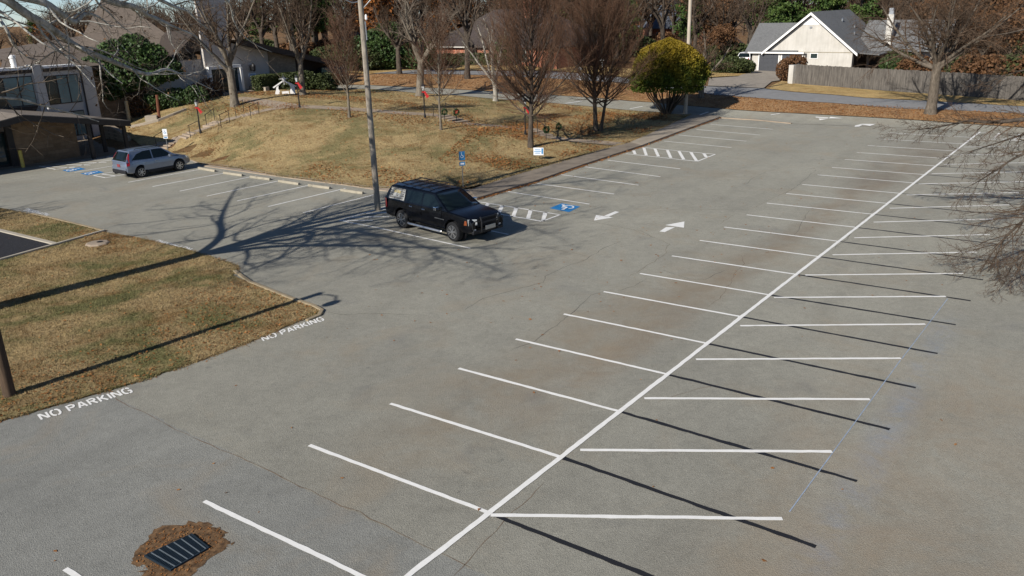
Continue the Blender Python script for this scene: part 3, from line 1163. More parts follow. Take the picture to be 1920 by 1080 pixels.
def px_w(name, polys, mat):
    m = MB()
    for q in polys:
        P = [WP(*p) for p in q]
        a = sum(P[i][0] * P[(i + 1) % len(P)][1] - P[(i + 1) % len(P)][0] * P[i][1] for i in range(len(P)))
        P = P if a > 0 else P[::-1]
        m.add([(p[0], p[1], p[2] + .035) for p in P], [tuple(range(len(P)))])
    return m.build(name, MATS[mat], lot)


px_poly('arrow', [[(1113.4, 413.9), (1117.6, 403.4), (1149.7, 408)], [(1132.8, 404.9), (1153.6, 396.3), (1161, 397.8), (1141.5, 406.4)]], 'line_white')
px_poly('arrow', [[(1283.3, 415.5), (1247.3, 422.3), (1282.3, 427.2)], [(1249, 426), (1236.6, 434.2), (1246.2, 435.5), (1265.5, 426.3)]], 'line_white')
px_w('arrow', [[(1535, 223), (1537, 226), (1552, 223.6)], [(1529.5, 219.6), (1553, 221.2), (1553, 222.8), (1529.5, 221)], [(1554, 222.6), (1557, 219.8), (1581, 222.8)]], 'line_white')
px_w('arrow', [[(1602, 238.6), (1603.5, 236), (1613, 233.8), (1617, 235), (1611, 238.2)], [(1612, 233.6), (1617, 233), (1642, 233.2), (1631, 237)]], 'line_white')

# ---- stencilled lettering built from strokes
GL = {
    'N': [[(0, 0), (0, 1)], [(0.08, .97), (.62, .03)], [(.7, 0), (.7, 1)]],
    'O': [[(.33, 0), (.12, .08), (0, .3), (0, .7), (.12, .92), (.33, 1)], [(.45, 1), (.66, .92), (.78, .7), (.78, .3), (.66, .08), (.45, 0)]],
    'P': [[(0, 0), (0, 1)], [(.14, .96), (.5, .96), (.62, .84), (.62, .62), (.5, .5), (.14, .5)]],
    'A': [[(0, 0), (.3, 1)], [(.42, 1), (.72, 0)], [(.22, .3), (.52, .3)]],
    'R': [[(0, 0), (0, 1)], [(.14, .96), (.5, .96), (.62, .84), (.62, .66), (.5, .54), (.14, .54)], [(.36, .46), (.68, 0)]],
    'K': [[(0, 0), (0, 1)], [(.14, .46), (.62, 1)], [(.28, .52), (.68, 0)]],
    'I': [[(0, 0), (0, 1)]],
    'G': [[(.34, 1), (.12, .92), (0, .7), (0, .3), (.12, .08), (.34, 0)], [(.46, 1), (.66, .93), (.76, .78)], [(.46, 0), (.66, .06), (.74, .2), (.74, .45), (.48, .45)]],
}
GW = {'N': .7, 'O': .78, 'P': .62, 'A': .72, 'R': .68, 'K': .68, 'I': 0.0, 'G': .76}


def lettering(text, pA, pB, pT, stroke=.21, z=ZL, mat='line_white'):
    """pA, pB: baseline ends; pT: a point on the top line above pA"""
    a, b, t = (G(*p)[:2] for p in (pA, pB, pT))
    bx = b - a
    tot = sum(GW[c] + .34 if c != ' ' else .45 for c in text) - .34
    ex = bx / tot
    ey = t - a
    polys = []
    x = 0
    for c in text:
        if c == ' ':
            x += .45
            continue
        for s in GL[c]:
            P = np.array(s, float)
            for k in range(len(P) - 1):
                d = P[k + 1] - P[k]
                d = d / np.hypot(*d)
                n = np.array([-d[1], d[0]]) * stroke / 2
                ext = d * stroke * .22
                q0, q1 = P[k] - (ext if k else 0 * d), P[k + 1] + (ext if k < len(P) - 2 else 0 * d)
                polys.append([a + ex * (x + r[0]) + ey * r[1] for r in (q0 + n, q0 - n, q1 - n, q1 + n)])
        x += GW[c] + .34
    # each stroke piece a hair above the last so that no faces share a plane
    m = MB()
    for k, p in enumerate(polys):
        ar = sum(p[i][0] * p[(i + 1) % 4][1] - p[(i + 1) % 4][0] * p[i][1] for i in range(4))
        if ar < 0:
            p = p[::-1]
        m.add([(*q, z + .0004 * (k % 6)) for q in p], [(0, 1, 2, 3)])
    m.build('lettering', MATS[mat], lot)


lettering('NO PARKING', (79, 787), (249, 735.5), (71.5, 777.5))
lettering('NO PARKING', (495, 639.5), (608, 600.8), (489.5, 632.5))
lettering('NO PARKING', (361, 466), (298, 450), (350, 471.5), mat='line_old_white')
lettering('NO PARKING', (93, 401.5), (52, 390.5), (85, 406), mat='line_old_white')


def access_symbol(c4, mat_blue='line_blue'):
    """blue square with the white wheelchair mark; c4: bottom-left, bottom-right, top-right, top-left pixels as read"""
    q = [G(*p)[:2] for p in c4]
    flat_part('accessible_square', [q], mat_blue, ZL)

    def at(x, y):
        return q[0] * (1 - x) * (1 - y) + q[1] * x * (1 - y) + q[2] * x * y + q[3] * (1 - x) * y
    strokes = []
    arc = [(.42 + .24 * math.cos(R(t)), .36 + .24 * math.sin(R(t))) for t in range(130, 390, 20)]
    strokes += [(arc, .075), ([(.42, .70), (.45, .42), (.66, .42), (.76, .18), (.84, .2)], .085), ([(.44, .58), (.62, .58)], .07)]
    m = MB()
    k = 0
    for P, w in strokes:
        P = np.array(P)
        for i in range(len(P) - 1):
            d = P[i + 1] - P[i]
            d /= np.hypot(*d)
            n = np.array([-d[1], d[0]]) * w / 2
            e = d * w * .3
            m.add([(*at(*r), ZB + .0004 * (k % 5)) for r in (P[i] - e + n, P[i] - e - n, P[i + 1] + e - n, P[i + 1] + e + n)], [(0, 1, 2, 3)])
            k += 1
    hd = [(.42 + .075 * math.cos(R(t)), .80 + .075 * math.sin(R(t))) for t in range(0, 360, 30)]
    m.add([(*at(*p), ZB + .003) for p in hd], [tuple(range(12))])
    m.build('accessible_symbol', MATS['line_white'], lot)


access_symbol([(1088, 387.5), (1053, 381.5), (1030.4, 390.6), (1066.7, 397.9)])
access_symbol([(116.5, 319.2), (128, 322.5), (161, 317.2), (149, 314)])
access_symbol([(150.5, 325.5), (164, 328.6), (195, 323.2), (182, 320)])

# cracks and seams
CR_PX = [[(212, 742), (258, 768), (305, 792), (361, 820)], [(361, 820), (463, 864), (547, 904), (620, 938), (693, 973), (770, 1010), (885, 1066)],
         [(960, 655), (1003, 640), (1050, 604), (1060, 596), (1084, 577), (1107, 554), (1128, 548)], [(1178, 520), (1200, 507), (1240, 482), (1250, 474), (1247, 470), (1256, 458), (1240, 450), (1215, 442), (1178, 428)],
         [(870, 582), (905, 560), (960, 545), (1018, 530), (1022, 518), (1070, 496), (1092, 490), (1130, 466), (1168, 451)], [(1160, 546), (1190, 536), (1212, 524)],
         [(1328, 575), (1350, 560), (1385, 505), (1396, 494), (1388, 478)], [(1232, 505), (1270, 515), (1292, 523), (1322, 524), (1360, 507)],
         [(1100, 412), (1150, 424), (1200, 432), (1228, 447)], [(1230, 396), (1275, 392), (1380, 393), (1412, 390), (1440, 376), (1497, 350)], [(1490, 444), (1503, 418), (1517, 393)],
         [(1400, 345), (1410, 335), (1436, 322), (1462, 316)], [(1350, 420), (1372, 405), (1382, 400)], [(605, 583), (640, 590), (720, 588), (800, 592)],
         [(940, 470), (1010, 462), (1100, 480)], [(1020, 905), (960, 960), (880, 1050), (850, 1080)], [(1530, 318), (1500, 345), (1470, 365)], [(1640, 392), (1610, 418), (1590, 445), (1560, 470)], [(1230, 755), (1290, 735), (1350, 720)]]
rng = random.Random(5)
for ci, c in enumerate(CR_PX):
    P = [G(*p)[:2] for p in c]
    pts = [P[0]]
    for a, b in zip(P, P[1:]):
        n = max(2, int(np.hypot(*(b - a)) / .28))
        for k in range(1, n + 1):
            q = a + (b - a) * k / n
            if k < n:
                q = q + np.array([rng.gauss(0, .028), rng.gauss(0, .028)])
            pts.append(q)
    L_, R_ = [], []
    for i, p in enumerate(pts):
        t = pts[min(i + 1, len(pts) - 1)] - pts[max(i - 1, 0)]
        t /= np.hypot(*t) + 1e-9
        w = rng.uniform(.006, .022) * (1.2 if ci < 2 else 1)
        if i in (0, len(pts) - 1):
            w = .004
        n = np.array([-t[1], t[0]]) * w / 2
        L_.append(p + n)
        R_.append(p - n)
    m = MB()
    k = len(pts)
    m.add([(*p, .003) for p in L_ + R_], [(k + i, k + i + 1, i + 1, i) for i in range(k - 1)])
    m.build('crack', MATS['crack' if ci > 1 and ci % 3 else 'crack_tan'], lot)
# snapped chalk line
stripe((1777, 560), (1690, 674), .022, 'chalk_blue', .0065, 'chalk_line')
stripe((1688, 676), (1480, 960), .022, 'chalk_blue', .0065, 'chalk_line')


# ------------------------------------------------------------------ vehicles
def boolean_cut(me, cutters):
    o = bpy.data.objects.new('tmp', me)
    COL.objects.link(o)
    cs = []
    for c in cutters:
        co = bpy.data.objects.new('tmpc', c)
        COL.objects.link(co)
        md = o.modifiers.new('b', 'BOOLEAN')
        md.operation = 'DIFFERENCE'
        md.solver = 'EXACT'
        md.object = co
        cs.append(co)
    dg = bpy.context.evaluated_depsgraph_get()
    r = bpy.data.meshes.new_from_object(o.evaluated_get(dg))
    for x in cs + [o]:
        bpy.data.objects.remove(x)
    return r


def loft_hull(st, bevel=.03):
    m = MB()
    rings = []
    for x, zb, zt, hw, crown in st:
        h = zt - zb
        half = [(hw * .84, zb), (hw * .965, zb + .10 * h), (hw, zb + .42 * h), (hw * .985, zb + .72 * h), (hw * .955, zt - .035), (hw * .90, zt + .004), (hw * .5, zt + crown * .8), (0, zt + crown)]
        ring = [(x, y, z) for y, z in half] + [(x, -y, z) for y, z in half[-2::-1]]
        rings.append(ring)
    n = len(rings[0])
    vs = [p for r in rings for p in r]
    fs = []
    for i in range(len(rings) - 1):
        for j in range(n):
            j2 = (j + 1) % n
            fs.append((i * n + j, i * n + j2, (i + 1) * n + j2, (i + 1) * n + j))
    fs.append(tuple(range(n)))
    fs.append(tuple(reversed(range((len(rings) - 1) * n, len(rings) * n))))
    m.add(vs, fs)
    me = m.mesh('hull', smooth=False)
    bm = bmesh.new()
    bm.from_mesh(me)
    bmesh.ops.recalc_face_normals(bm, faces=bm.faces)
    bm.to_mesh(me)
    bm.free()
    return me


def make_car(name, label, cat, loc, rz, sp, mats):
    t = thing(name, label, cat, loc, rz)
    hull = loft_hull(sp['hull'])
    cut = []
    for ax in sp['axles']:
        for s in (1, -1):
            c = MB().lathe([(sp['arch'], -.28), (sp['arch'], .28)], (ax, s * (sp['hw'] - .10), sp['tyre'] + .03), 'y', 32).mesh('c')
            bm = bmesh.new()
            bm.from_mesh(c)
            bmesh.ops.recalc_face_normals(bm, faces=bm.faces)
            bm.to_mesh(c)
            bm.free()
            cut.append(c)
    hull = boolean_cut(hull, cut)
    g = sp['gh']
    zb, zt, hb, ht, cr = g['zb'], g['zt'], g['hb'], g['ht'], g['crown']
    # greenhouse: stacked outlines, roof slightly crowned
    m = MB()
    lv = []
    for k, f in ((0, 0), (1, .5), (2, .93), (3, 1.0)):
        bulge = 0.0
        xr = g['xr'][0] + (g['xr'][1] - g['xr'][0]) * (f ** 1.25 if f < .9 else f)
        xf = g['xf'][0] + (g['xf'][1] - g['xf'][0]) * f
        hw = hb + (ht - hb) * f + bulge
        if k == 3:
            hw -= .05
            xr += .05
            xf -= .06
        z = zb + (zt - zb) * f
        lv.append([(xr, -hw, z), (xf, -hw, z), (xf + .05 * (1 - f), 0, z), (xf, hw, z), (xr, hw, z), (xr - .03 * (1 - f), 0, z)])
    vs = [p for r in lv for p in r]
    fs = []
    for i in range(3):
        for j in range(6):
            j2 = (j + 1) % 6
            fs.append((i * 6 + j, i * 6 + j2, i * 6 + 6 + j2, i * 6 + 6 + j))
    x0, x1 = lv[3][0][0], lv[3][1][0]
    b = len(vs)
    nseg = 5
    rows = []
    for i in range(nseg + 1):
        xx = x0 + (x1 - x0) * i / nseg
        for j in (-1, -.5, 0, .5, 1):
            kx = 1 - (2 * i / nseg - 1) ** 2
            vs.append((xx, j * lv[3][1][1] * -1, zt + cr * (1 - j * j) * .6 + cr * kx * .5 * (1 - .3 * abs(j))))
    for i in range(nseg):
        for j in range(4):
            fs.append((b + i * 5 + j, b + (i + 1) * 5 + j, b + (i + 1) * 5 + j + 1, b + i * 5 + j + 1))
    # close roof skirt
    m.add(vs, fs)
    gh = m.mesh('gh')
    bm = bmesh.new()
    bm.from_mesh(hull)
    bm.from_mesh(gh)
    bmesh.ops.remove_doubles(bm, verts=bm.verts, dist=.0005)
    bmesh.ops.recalc_face_normals(bm, faces=bm.faces)
    me = bpy.data.meshes.new('body')
    bm.to_mesh(me)
    bm.free()
    for p in me.polygons:
        p.use_smooth = True
    me.set_sharp_from_angle(angle=R(28))
    body = mobj('body', me, MATS[mats['body']], t)
    # side glass on the sloping sides
    def side_pt(x, z, s, off):
        f = (z - zb) / (zt - zb)
        y = hb + (ht - hb) * f + off
        return (x, s * y, z)
    for s in (1, -1):
        for wpoly in sp['side_glass']:
            w = MB()
            w.slab([side_pt(x, z, s, .006) for x, z in wpoly], (0, -s * .02, 0))
            w.build('window', MATS['car_glass'], t, bevel=.004)
    for nm, (xb, xt), key in (('windshield', g['xf'], 1), ('rear_window', g['xr'], -1)):
        w = MB()
        def fp(f, yf):
            x = xb + (xt - xb) * (f if key > 0 else f ** 1.25)
            hw = (hb + (ht - hb) * f) * yf
            return (x + key * (.008 + .05 * (1 - f) * (1 - abs(yf)) * (1 if key > 0 else .6)), hw, zb + (zt - zb) * f)
        f0, f1 = sp.get('ws_f', (.06, .93)) if key > 0 else sp.get('rw_f', (.12, .90))
        rows = 5
        vs = [fp(f0 + (f1 - f0) * i / rows, y) for i in range(rows + 1) for y in (-.90, -.45, 0, .45, .90)]
        fs = [(i * 5 + j, i * 5 + j + 1, i * 5 + j + 6, i * 5 + j + 5) for i in range(rows) for j in range(4)]
        w.add(vs, fs)
        o = w.build(nm, MATS['car_glass'], t, smooth=True)
        md = o.modifiers.new('solid', 'SOLIDIFY')
        md.thickness = .01
    # doors: thin skins proud of the body side
    zmap = sp['door_z']
    for s in (1, -1):
        for x0, x1 in sp['doors']:
            d = MB()
            zs = [zmap[0], zmap[0] + .25 * (zmap[1] - zmap[0]), zmap[0] + .55 * (zmap[1] - zmap[0]), zmap[0] + .8 * (zmap[1] - zmap[0]), zmap[1]]
            ys = [sp['hw'] * k + .006 for k in (.972, .992, 1.0, .985, .962)]
            pr = [(y, z) for y, z in zip(ys, zs)]
            vs, fs = [], []
            for x in (x0, x1):
                for y, z in pr:
                    vs.append((x, s * y, z))
                for y, z in reversed(pr):
                    vs.append((x, s * (y - .03), z))
            n = 10
            for j in range(n):
                j2 = (j + 1) % n
                fs.append((j, j2, n + j2, n + j))
            fs += [tuple(range(n)), tuple(reversed(range(n, 2 * n)))]
            d.add(vs, fs)
            do = d.build('door', MATS[mats['body']], t)
            h = MB().box((x0 + .16, s * (sp['hw'] * .985 + .03), zmap[1] - .10), (.2, .04, .045))
            h.build('handle', MATS[mats.get('handle', 'chrome')], do, bevel=.01)
    # wheels
    r = sp['tyre']
    for ax in sp['axles']:
        for s in (1, -1):
            c = (ax, s * (sp['hw'] - .13), r)
            hw = sp['tw'] / 2
            ty = MB().lathe([(r * .60, -hw), (r * .92, -hw), (r, -hw * .75), (r, hw * .75), (r * .92, hw), (r * .60, hw)], c, 'y', 36).build('wheel', MATS['rubber'], t, smooth=True)
            rim = MB()
            yo = s * (hw + .004)
            rim.lathe([(r * .66, min(yo, yo - s * .02)), (r * .66, max(yo, yo - s * .02))], c, 'y', 28)
            rim.build('rim_back', MATS['rubber'], ty)
            sp_ = MB()
            ns = sp['spokes']
            for k in range(ns):
                an = 2 * math.pi * k / ns + .2
                for dn in ((-.11, .11) if sp.get('split') else (0,)):
                    ca, sa = math.cos(an), math.sin(an)
                    p0 = np.array([c[0] + ca * r * .08, c[1] + yo + s * .016, c[2] + sa * r * .08])
                    a2 = an + dn * 1.6
                    p1 = np.array([c[0] + math.cos(a2) * r * .62, c[1] + yo + s * .008, c[2] + math.sin(a2) * r * .62])
                    wv = np.array([-sa, 0, ca]) * r * (.040 if sp.get('split') else .070)
                    sp_.slab([p0 - wv * .8, p0 + wv * .8, p1 + wv, p1 - wv], (0, -s * .012, 0))
            sp_.lathe([(r * .15, min(yo, yo + s * .022)), (r * .15, max(yo, yo + s * .022))], c, 'y', 14)
            for k in range(28):
                a0, a1 = 2 * math.pi * k / 28, 2 * math.pi * (k + 1) / 28
                P = lambda a, q: (c[0] + math.cos(a) * r * q, c[1] + yo + s * .010, c[2] + math.sin(a) * r * q)
                sp_.slab([P(a0, .63), P(a1, .63), P(a1, .67), P(a0, .67)], (0, -s * .012, 0))
            sp_.build('rim', MATS[sp.get('rim', 'alloy')], ty)
            wl = MB().lathe([(sp['arch'] * .97, -.02), (sp['arch'] * .97, .02)], (ax, s * (sp['hw'] - .36), r + .03), 'y', 24)
            wl.build('wheel_well', MATS['plastic_black'], t)
    for s in (1, -1):
        mx = sp['mirror']
        mr = MB().box((mx[0], s * mx[1], mx[2]), (.16, .20, .16))
        mr.box((mx[0] + .02, s * (mx[1] - .15), mx[2] - .05), (.08, .16, .05))
        mr.build('side_mirror', MATS[mats.get('mirror', mats['body'])], t, bevel=.035, segs=3)
    return t, body


# black long-bodied 4x4 with a push bar
p_r, p_f = G(756, 427), G(855, 453)
hd = B3[:2] * 1.0
hd_ang = math.atan2(*(p_f - p_r)[:2][::-1])
right = np.array([math.sin(hd_ang), -math.cos(hd_ang)])
mid = (p_r + p_f)[:2] / 2 - right * .92
SX = 1.0
sub = dict(hw=1.0, tyre=.41, tw=.28, arch=.50, axles=(-1.72, 1.66), spokes=6, split=True, rim='alloy',
           hull=[(-2.96, .55, 1.02, .90, .01), (-2.90, .44, 1.16, .965, .01), (-2.6, .38, 1.21, .995, .01), (-1.7, .36, 1.22, 1.0, .0), (0, .36, 1.22, 1.0, .0), (1.0, .36, 1.22, 1.0, .01),
                 (1.25, .36, 1.215, 1.0, .03), (1.9, .38, 1.17, .99, .05), (2.4, .42, 1.12, .96, .05), (2.62, .46, 1.04, .92, .03), (2.70, .52, .90, .88, .0)],
           gh=dict(zb=1.20, zt=1.83, hb=.955, ht=.745, crown=.055, xr=(-2.90, -2.55), xf=(1.34, .34)),
           side_glass=[[(-2.62, 1.26), (-1.50, 1.26), (-1.50, 1.73), (-2.48, 1.73)], [(-1.40, 1.26), (-.36, 1.26), (-.36, 1.745), (-1.40, 1.745)], [(-.28, 1.26), (.98, 1.26), (.34, 1.745), (-.28, 1.745)]],
           doors=[(-1.16, -.34), (-.31, .98)], door_z=(.50, 1.20), mirror=(.80, 1.10, 1.30))
car, body = make_car('parked_car', 'long black off-road wagon with push bar and white poster in its rear side window', 'car',
                     (mid[0], mid[1], 0), hd_ang, sub, dict(body='car_black', mirror='chrome'))
for s in (1, -1):
    h = MB()
    h.slab([(2.54, s * .90, .78), (2.70, s * .54, .78), (2.67, s * .54, 1.02), (2.50, s * .90, 1.05)], (.045, s * .03, .012))
    h.build('headlight', MATS['clear_lamp'], car, bevel=.012)
    h = MB()
    h.slab([(2.36, s * .955, .80), (2.50, s * .925, .80), (2.48, s * .915, .99), (2.40, s * .945, .99)], (0, s * .03, 0))
    h.build('turn_signal', MATS['amber_lamp'], car, bevel=.01)
    h = MB()
    h.slab([(-2.93, s * .93, .82), (-2.72, s * 1.0, .82), (-2.72, s * .985, 1.24), (-2.88, s * .93, 1.24)], (0, s * .02, 0))
    h.build('tail_light', MATS['red_lamp'], car, bevel=.01)
    h = MB()
    h.tube([(-1.15, s * 1.08, .36), (-1.05, s * 1.12, .36), (1.0, s * 1.12, .36), (1.08, s * 1.08, .36)], .055, 8)
    h.build('running_board', MATS['alloy'], car, smooth=True)
    h = MB().tube([(-2.35, s * .62, 1.90), (-2.25, s * .62, 1.95), (.0, s * .62, 1.955), (.1, s * .62, 1.91)], .022, 8)
    h.build('roof_rail', MATS['plastic_black'], car, smooth=True)
    h = MB().lathe([(.07, -.012), (.07, .012)], (2.66, s * .70, .56), 'y', 14)
    MB().box((2.69, s * .70, .585), (.03, .17, .09)).build('fog_light', MATS['clear_lamp'], car, bevel=.02)
for x in (-2.1, -1.5, -.9, -.3):
    MB().box((x, 0, 1.95), (.05, 1.24, .03)).build('roof_bar', MATS['plastic_black'], car, bevel=.008)
gr = MB()
for k in range(5):
    gr.box((2.70, 0, .72 + .065 * k), (.035, 1.02, .022))
gr.box((2.69, 0, .86), (.03, 1.06, .34))
gr.build('grille', MATS['plastic_black'], car)
pb = MB()
for s in (1, -1):
    pb.tube([(2.74, s * .46, .45), (2.86, s * .46, .50), (2.88, s * .46, .92), (2.83, s * .45, 1.06), (2.76, s * .42, 1.10)], .034, 10)
    pb.tube([(2.86, s * .46, .52), (2.83, s * .74, .56), (2.75, s * .86, .66), (2.73, s * .86, .92), (2.80, s * .70, .98), (2.87, s * .46, .95)], .022, 8)
for z, x in ((1.07, 2.82), (.90, 2.88), (.60, 2.87)):
    pb.tube([(x, -.46, z), (x, .46, z)], .035, 8)
pb.build('push_bar', MATS['black_metal'], car, smooth=True)
MB().box((2.91, 0, .66), (.02, .56, .17)).build('number_plate', MATS['steel'], car, bevel=.006)
MB().box((2.72, 0, .50), (.14, 1.7, .14)).build('bumper', MATS['plastic_black'], car, bevel=.03)
sg = MB()
for k in range(11):
    sg.box((.60 + .055 * k, -1.0135, .86 + .0), (.032, .008, .035))
sg.build('badge', MATS['alloy'], car)


def side_local(x, z, off):
    f = (z - 1.20) / .63
    return (x, -(.955 + (.745 - .955) * f + off), z)


ps = MB().slab([side_local(x, z, .022) for x, z in ((-2.60, 1.26), (-1.52, 1.26), (-1.52, 1.73), (-2.50, 1.73))], (0, .012, 0)).build('poster', MATS['poster_grey'], car)
ink = MB()
rr = random.Random(3)
for row, z in enumerate((1.70, 1.61, 1.52, 1.43, 1.33)):
    x = -2.53
    while x < -1.62:
        w = rr.uniform(.04, .10)
        if row in (0, 4) or x < -2.33 or x > -1.82 or rr.random() < .35:
            ink.slab([side_local(a, b, .027) for a, b in ((x, z - .025), (x + w, z - .025), (x + w, z + .025), (x, z + .025))], (0, .004, 0))
        x += w + rr.uniform(.02, .04)
ink.build('print', MATS['poster_ink'], ps)
ph = MB()
for (x, z, w, h) in ((-2.28, 1.60, .16, .12), (-2.08, 1.60, .14, .13), (-1.92, 1.58, .10, .12)):
    ph.slab([side_local(a, b, .030) for a, b in ((x, z - h / 2), (x + w, z - h / 2), (x + w, z + h / 2), (x, z + h / 2))], (0, .004, 0))
ph.build('picture', MATS['poster_tan'], ps)

# silver compact 4x4
p_r, p_f = G(266, 333), G(336.5, 320)
hd_ang = math.atan2(*(p_f - p_r)[:2][::-1])
right = np.array([math.sin(hd_ang), -math.cos(hd_ang)])
mid = (p_r + p_f)[:2] / 2 - right * .80
crv = dict(hw=.90, tyre=.34, tw=.22, arch=.415, axles=(-1.22, 1.27), spokes=7, rim='alloy',
           hull=[(-2.10, .50, .86, .78, .0), (-2.04, .38, 1.0, .85, .0), (-1.8, .32, 1.04, .89, .0), (-1.1, .28, 1.04, .90, .0), (0, .26, 1.02, .90, .0), (.95, .28, 1.0, .895, .02),
                 (1.4, .30, .95, .88, .05), (1.85, .33, .88, .82, .05), (2.08, .38, .74, .72, .02), (2.15, .44, .64, .64, .0)],
           gh=dict(zb=1.0, zt=1.62, hb=.855, ht=.66, crown=.05, xr=(-2.06, -1.66), xf=(1.20, .30)),
           side_glass=[[(-1.70, 1.10), (-.40, 1.05), (-.40, 1.55), (-.85, 1.54), (-1.30, 1.42)], [(-.33, 1.05), (.92, 1.05), (.34, 1.53), (.1, 1.555), (-.33, 1.555)]],
           doors=[(-1.02, -.36), (-.33, .78)], door_z=(.44, .99), mirror=(.72, .95, 1.07))
cr2, _ = make_car('parked_car', 'silver compact off-roader parked nose to the lawn beside the blue accessible bays', 'car', (mid[0], mid[1], 0), hd_ang, crv, dict(body='car_silver', handle='car_silver'))
for s in (1, -1):
    h = MB()
    h.slab([(-2.05, s * .84, .80), (-1.86, s * .89, .82), (-1.80, s * .79, 1.24), (-1.70, s * .705, 1.50), (-1.75, s * .68, 1.50), (-1.95, s * .74, 1.22)], (-.02, s * .02, 0))
    h.build('tail_light', MATS['red_lamp'], cr2, bevel=.008)
    h = MB().slab([(1.86, s * .80, .72), (2.06, s * .64, .66), (2.03, s * .66, .80), (1.80, s * .80, .87)], (.03, s * .03, .01))
    h.build('headlight', MATS['clear_lamp'], cr2, bevel=.01)
    h = MB()
    h.box((0.02, s * .895, .34), (1.7, .05, .14))
    h.build('sill', MATS['plastic_black'], cr2, bevel=.015)
    h = MB().tube([(-1.3, s * .55, 1.66), (-1.2, s * .56, 1.70), (.0, s * .56, 1.705), (.1, s * .55, 1.67)], .018, 8)
    h.build('roof_rail', MATS['alloy_dark'], cr2, smooth=True)
MB().box((-2.10, 0, .44), (.14, 1.55, .22)).build('rear_bumper', MATS['plastic_black'], cr2, bevel=.04)
MB().box((-2.115, 0, .80), (.02, .34, .17)).build('number_plate', MATS['plate_red'], cr2, bevel=.005)
MB().box((-2.08, 0, .62), (.12, 1.60, .16)).build('bumper_cover', MATS['car_silver'], cr2, bevel=.04)
hb = MB().tube([(-2.1, .1, .36), (-2.32, .1, .34)], .025, 8)
hb.lathe([(.0, .33), (.05, .36), (.06, .39), (.05, .43), (.0, .45)], (-2.34, .1, 0), 'z', 12)
hb.build('tow_ball', MATS['black_metal'], cr2, smooth=True)
gm = MB()
for k in range(3):
    gm.box((2.13, 0, .52 + .06 * k), (.04, .8, .025))
gm.build('grille', MATS['plastic_black'], cr2)

# two cars glimpsed further off
g = WP(606, 163)
c3, _ = make_car('parked_car', 'dark car glimpsed behind the bushes by the church end wall', 'car', (g[0], g[1] + 2.5, h1(g[0], g[1] + 2.5)), R(145), crv, dict(body='car_black', handle='car_black'))
MB().box((-2.11, .62, .82), (.06, .26, .22)).build('tail_light', MATS['red_lamp'], c3, bevel=.02)
MB().box((-2.11, -.62, .82), (.06, .36, .22)).build('tail_light', MATS['red_lamp'], c3, bevel=.02)
g = WP(1396, 129)
c4, _ = make_car('parked_car', 'white car showing its tail beside the pale house garage', 'car', (g[0] * 1.055 + .3, g[1] * 1.055, h1(g[0] * 1.055, g[1] * 1.055)), R(60), crv, dict(body='car_white', handle='car_white'))
MB().box((-2.11, -.62, .85), (.06, .2, .25)).build('tail_light', MATS['red_lamp'], c4, bevel=.02)


# ------------------------------------------------------------------ buildings
def rect_v(u0, u1, z0, z1, v, d):
    """panel on a wall of constant v, standing d proud"""
    return [UV(u0, v, z0), UV(u1, v, z0), UV(u1, v, z1), UV(u0, v, z1)], B3 * d


def rect_u(v0, v1, z0, z1, u, d):
    return [UV(u, v0, z0), UV(u, v1, z0), UV(u, v1, z1), UV(u, v0, z1)], -A3 * d


def window_v(par, u0, u1, z0, z1, v, panes, glass='glass_teal', dark=None):
    w = MB(par.location).slab(*rect_v(u0, u1, z0, z1, v, .05)).build('window', MATS['trim_dark'], par)
    n = len(panes)
    for i, gname in enumerate(panes):
        a = u0 + (u1 - u0) * i / n + .05
        b = u0 + (u1 - u0) * (i + 1) / n - .05
        pm = MB(par.location)
        p, d = rect_v(a, b, z0 + .07, z1 - .07, v + .052, .012)
        pm.slab(p, d).build('pane', MATS[gname], w)
    return w


o_ = UV(31, -67, .1)
ch = thing('church', 'low stucco and stone church with sweeping brown roof and tall pale wall at its entrance', 'church', tuple(o_))
O = tuple(o_)
MB(O).uvbox(14, 31.75, -75, -67, -.6, 5.62).build('wall', MATS['stucco'], ch)
cap = MB(O)
for a, b, z in ((14, 27.35, 5.86), (28.2, 30.75, 5.82)):
    cap.uvbox(a, b, -67.8, -66.86, 5.66, z)
cap.build('parapet_cap', MATS['white_paint'], ch)
MB(O).uvbox(14, 30.9, -74, -66.92, 5.40, 5.658).build('fascia', MATS['fascia_brown'], ch)
MB(O).uvbox(27.42, 28.12, -68, -66.80, -.3, 5.95).build('pilaster', MATS['stucco'], ch)
MB(O).uvbox(31.0, 31.9, -70, -66.86, -.3, 5.55).build('pilaster', MATS['stucco'], ch)
window_v(ch, 24.2, 27.3, 3.02, 5.2, -67, ['glass', 'glass_teal', 'glass_teal'])
window_v(ch, 28.2, 30.7, 2.92, 5.08, -67, ['glass', 'glass_teal', 'glass_teal'])
window_v(ch, 28.2, 30.65, .35, 2.3, -67, ['glass_teal', 'glass_teal', 'glass_teal'])
window_v(ch, 20.4, 23.4, 3.02, 5.2, -67, ['glass', 'glass_teal', 'glass_teal'])
MB(O).slab([UV(14, -66.9, 2.55), UV(27.0, -66.9, 2.55), UV(27.3, -66.9, 3.0), UV(14, -66.9, 3.0)], B3 * .12).build('spandrel', MATS['fascia_brown'], ch)
fl = UV(27.9, -66.8, 2.72)
sph = MB(O)
sph.lathe([(.0, -.14), (.09, -.11), (.14, 0), (.09, .11), (0, .14)], fl + B3 * .16, 'z', 12)
sph.build('globe_light', MATS['white_paint'], ch, smooth=True)
dsp = MB(O).tube([UV(30.92, -66.85, .1), UV(30.92, -66.85, 5.5)], .06, 8).build('downpipe', MATS['trim_dark'], ch)
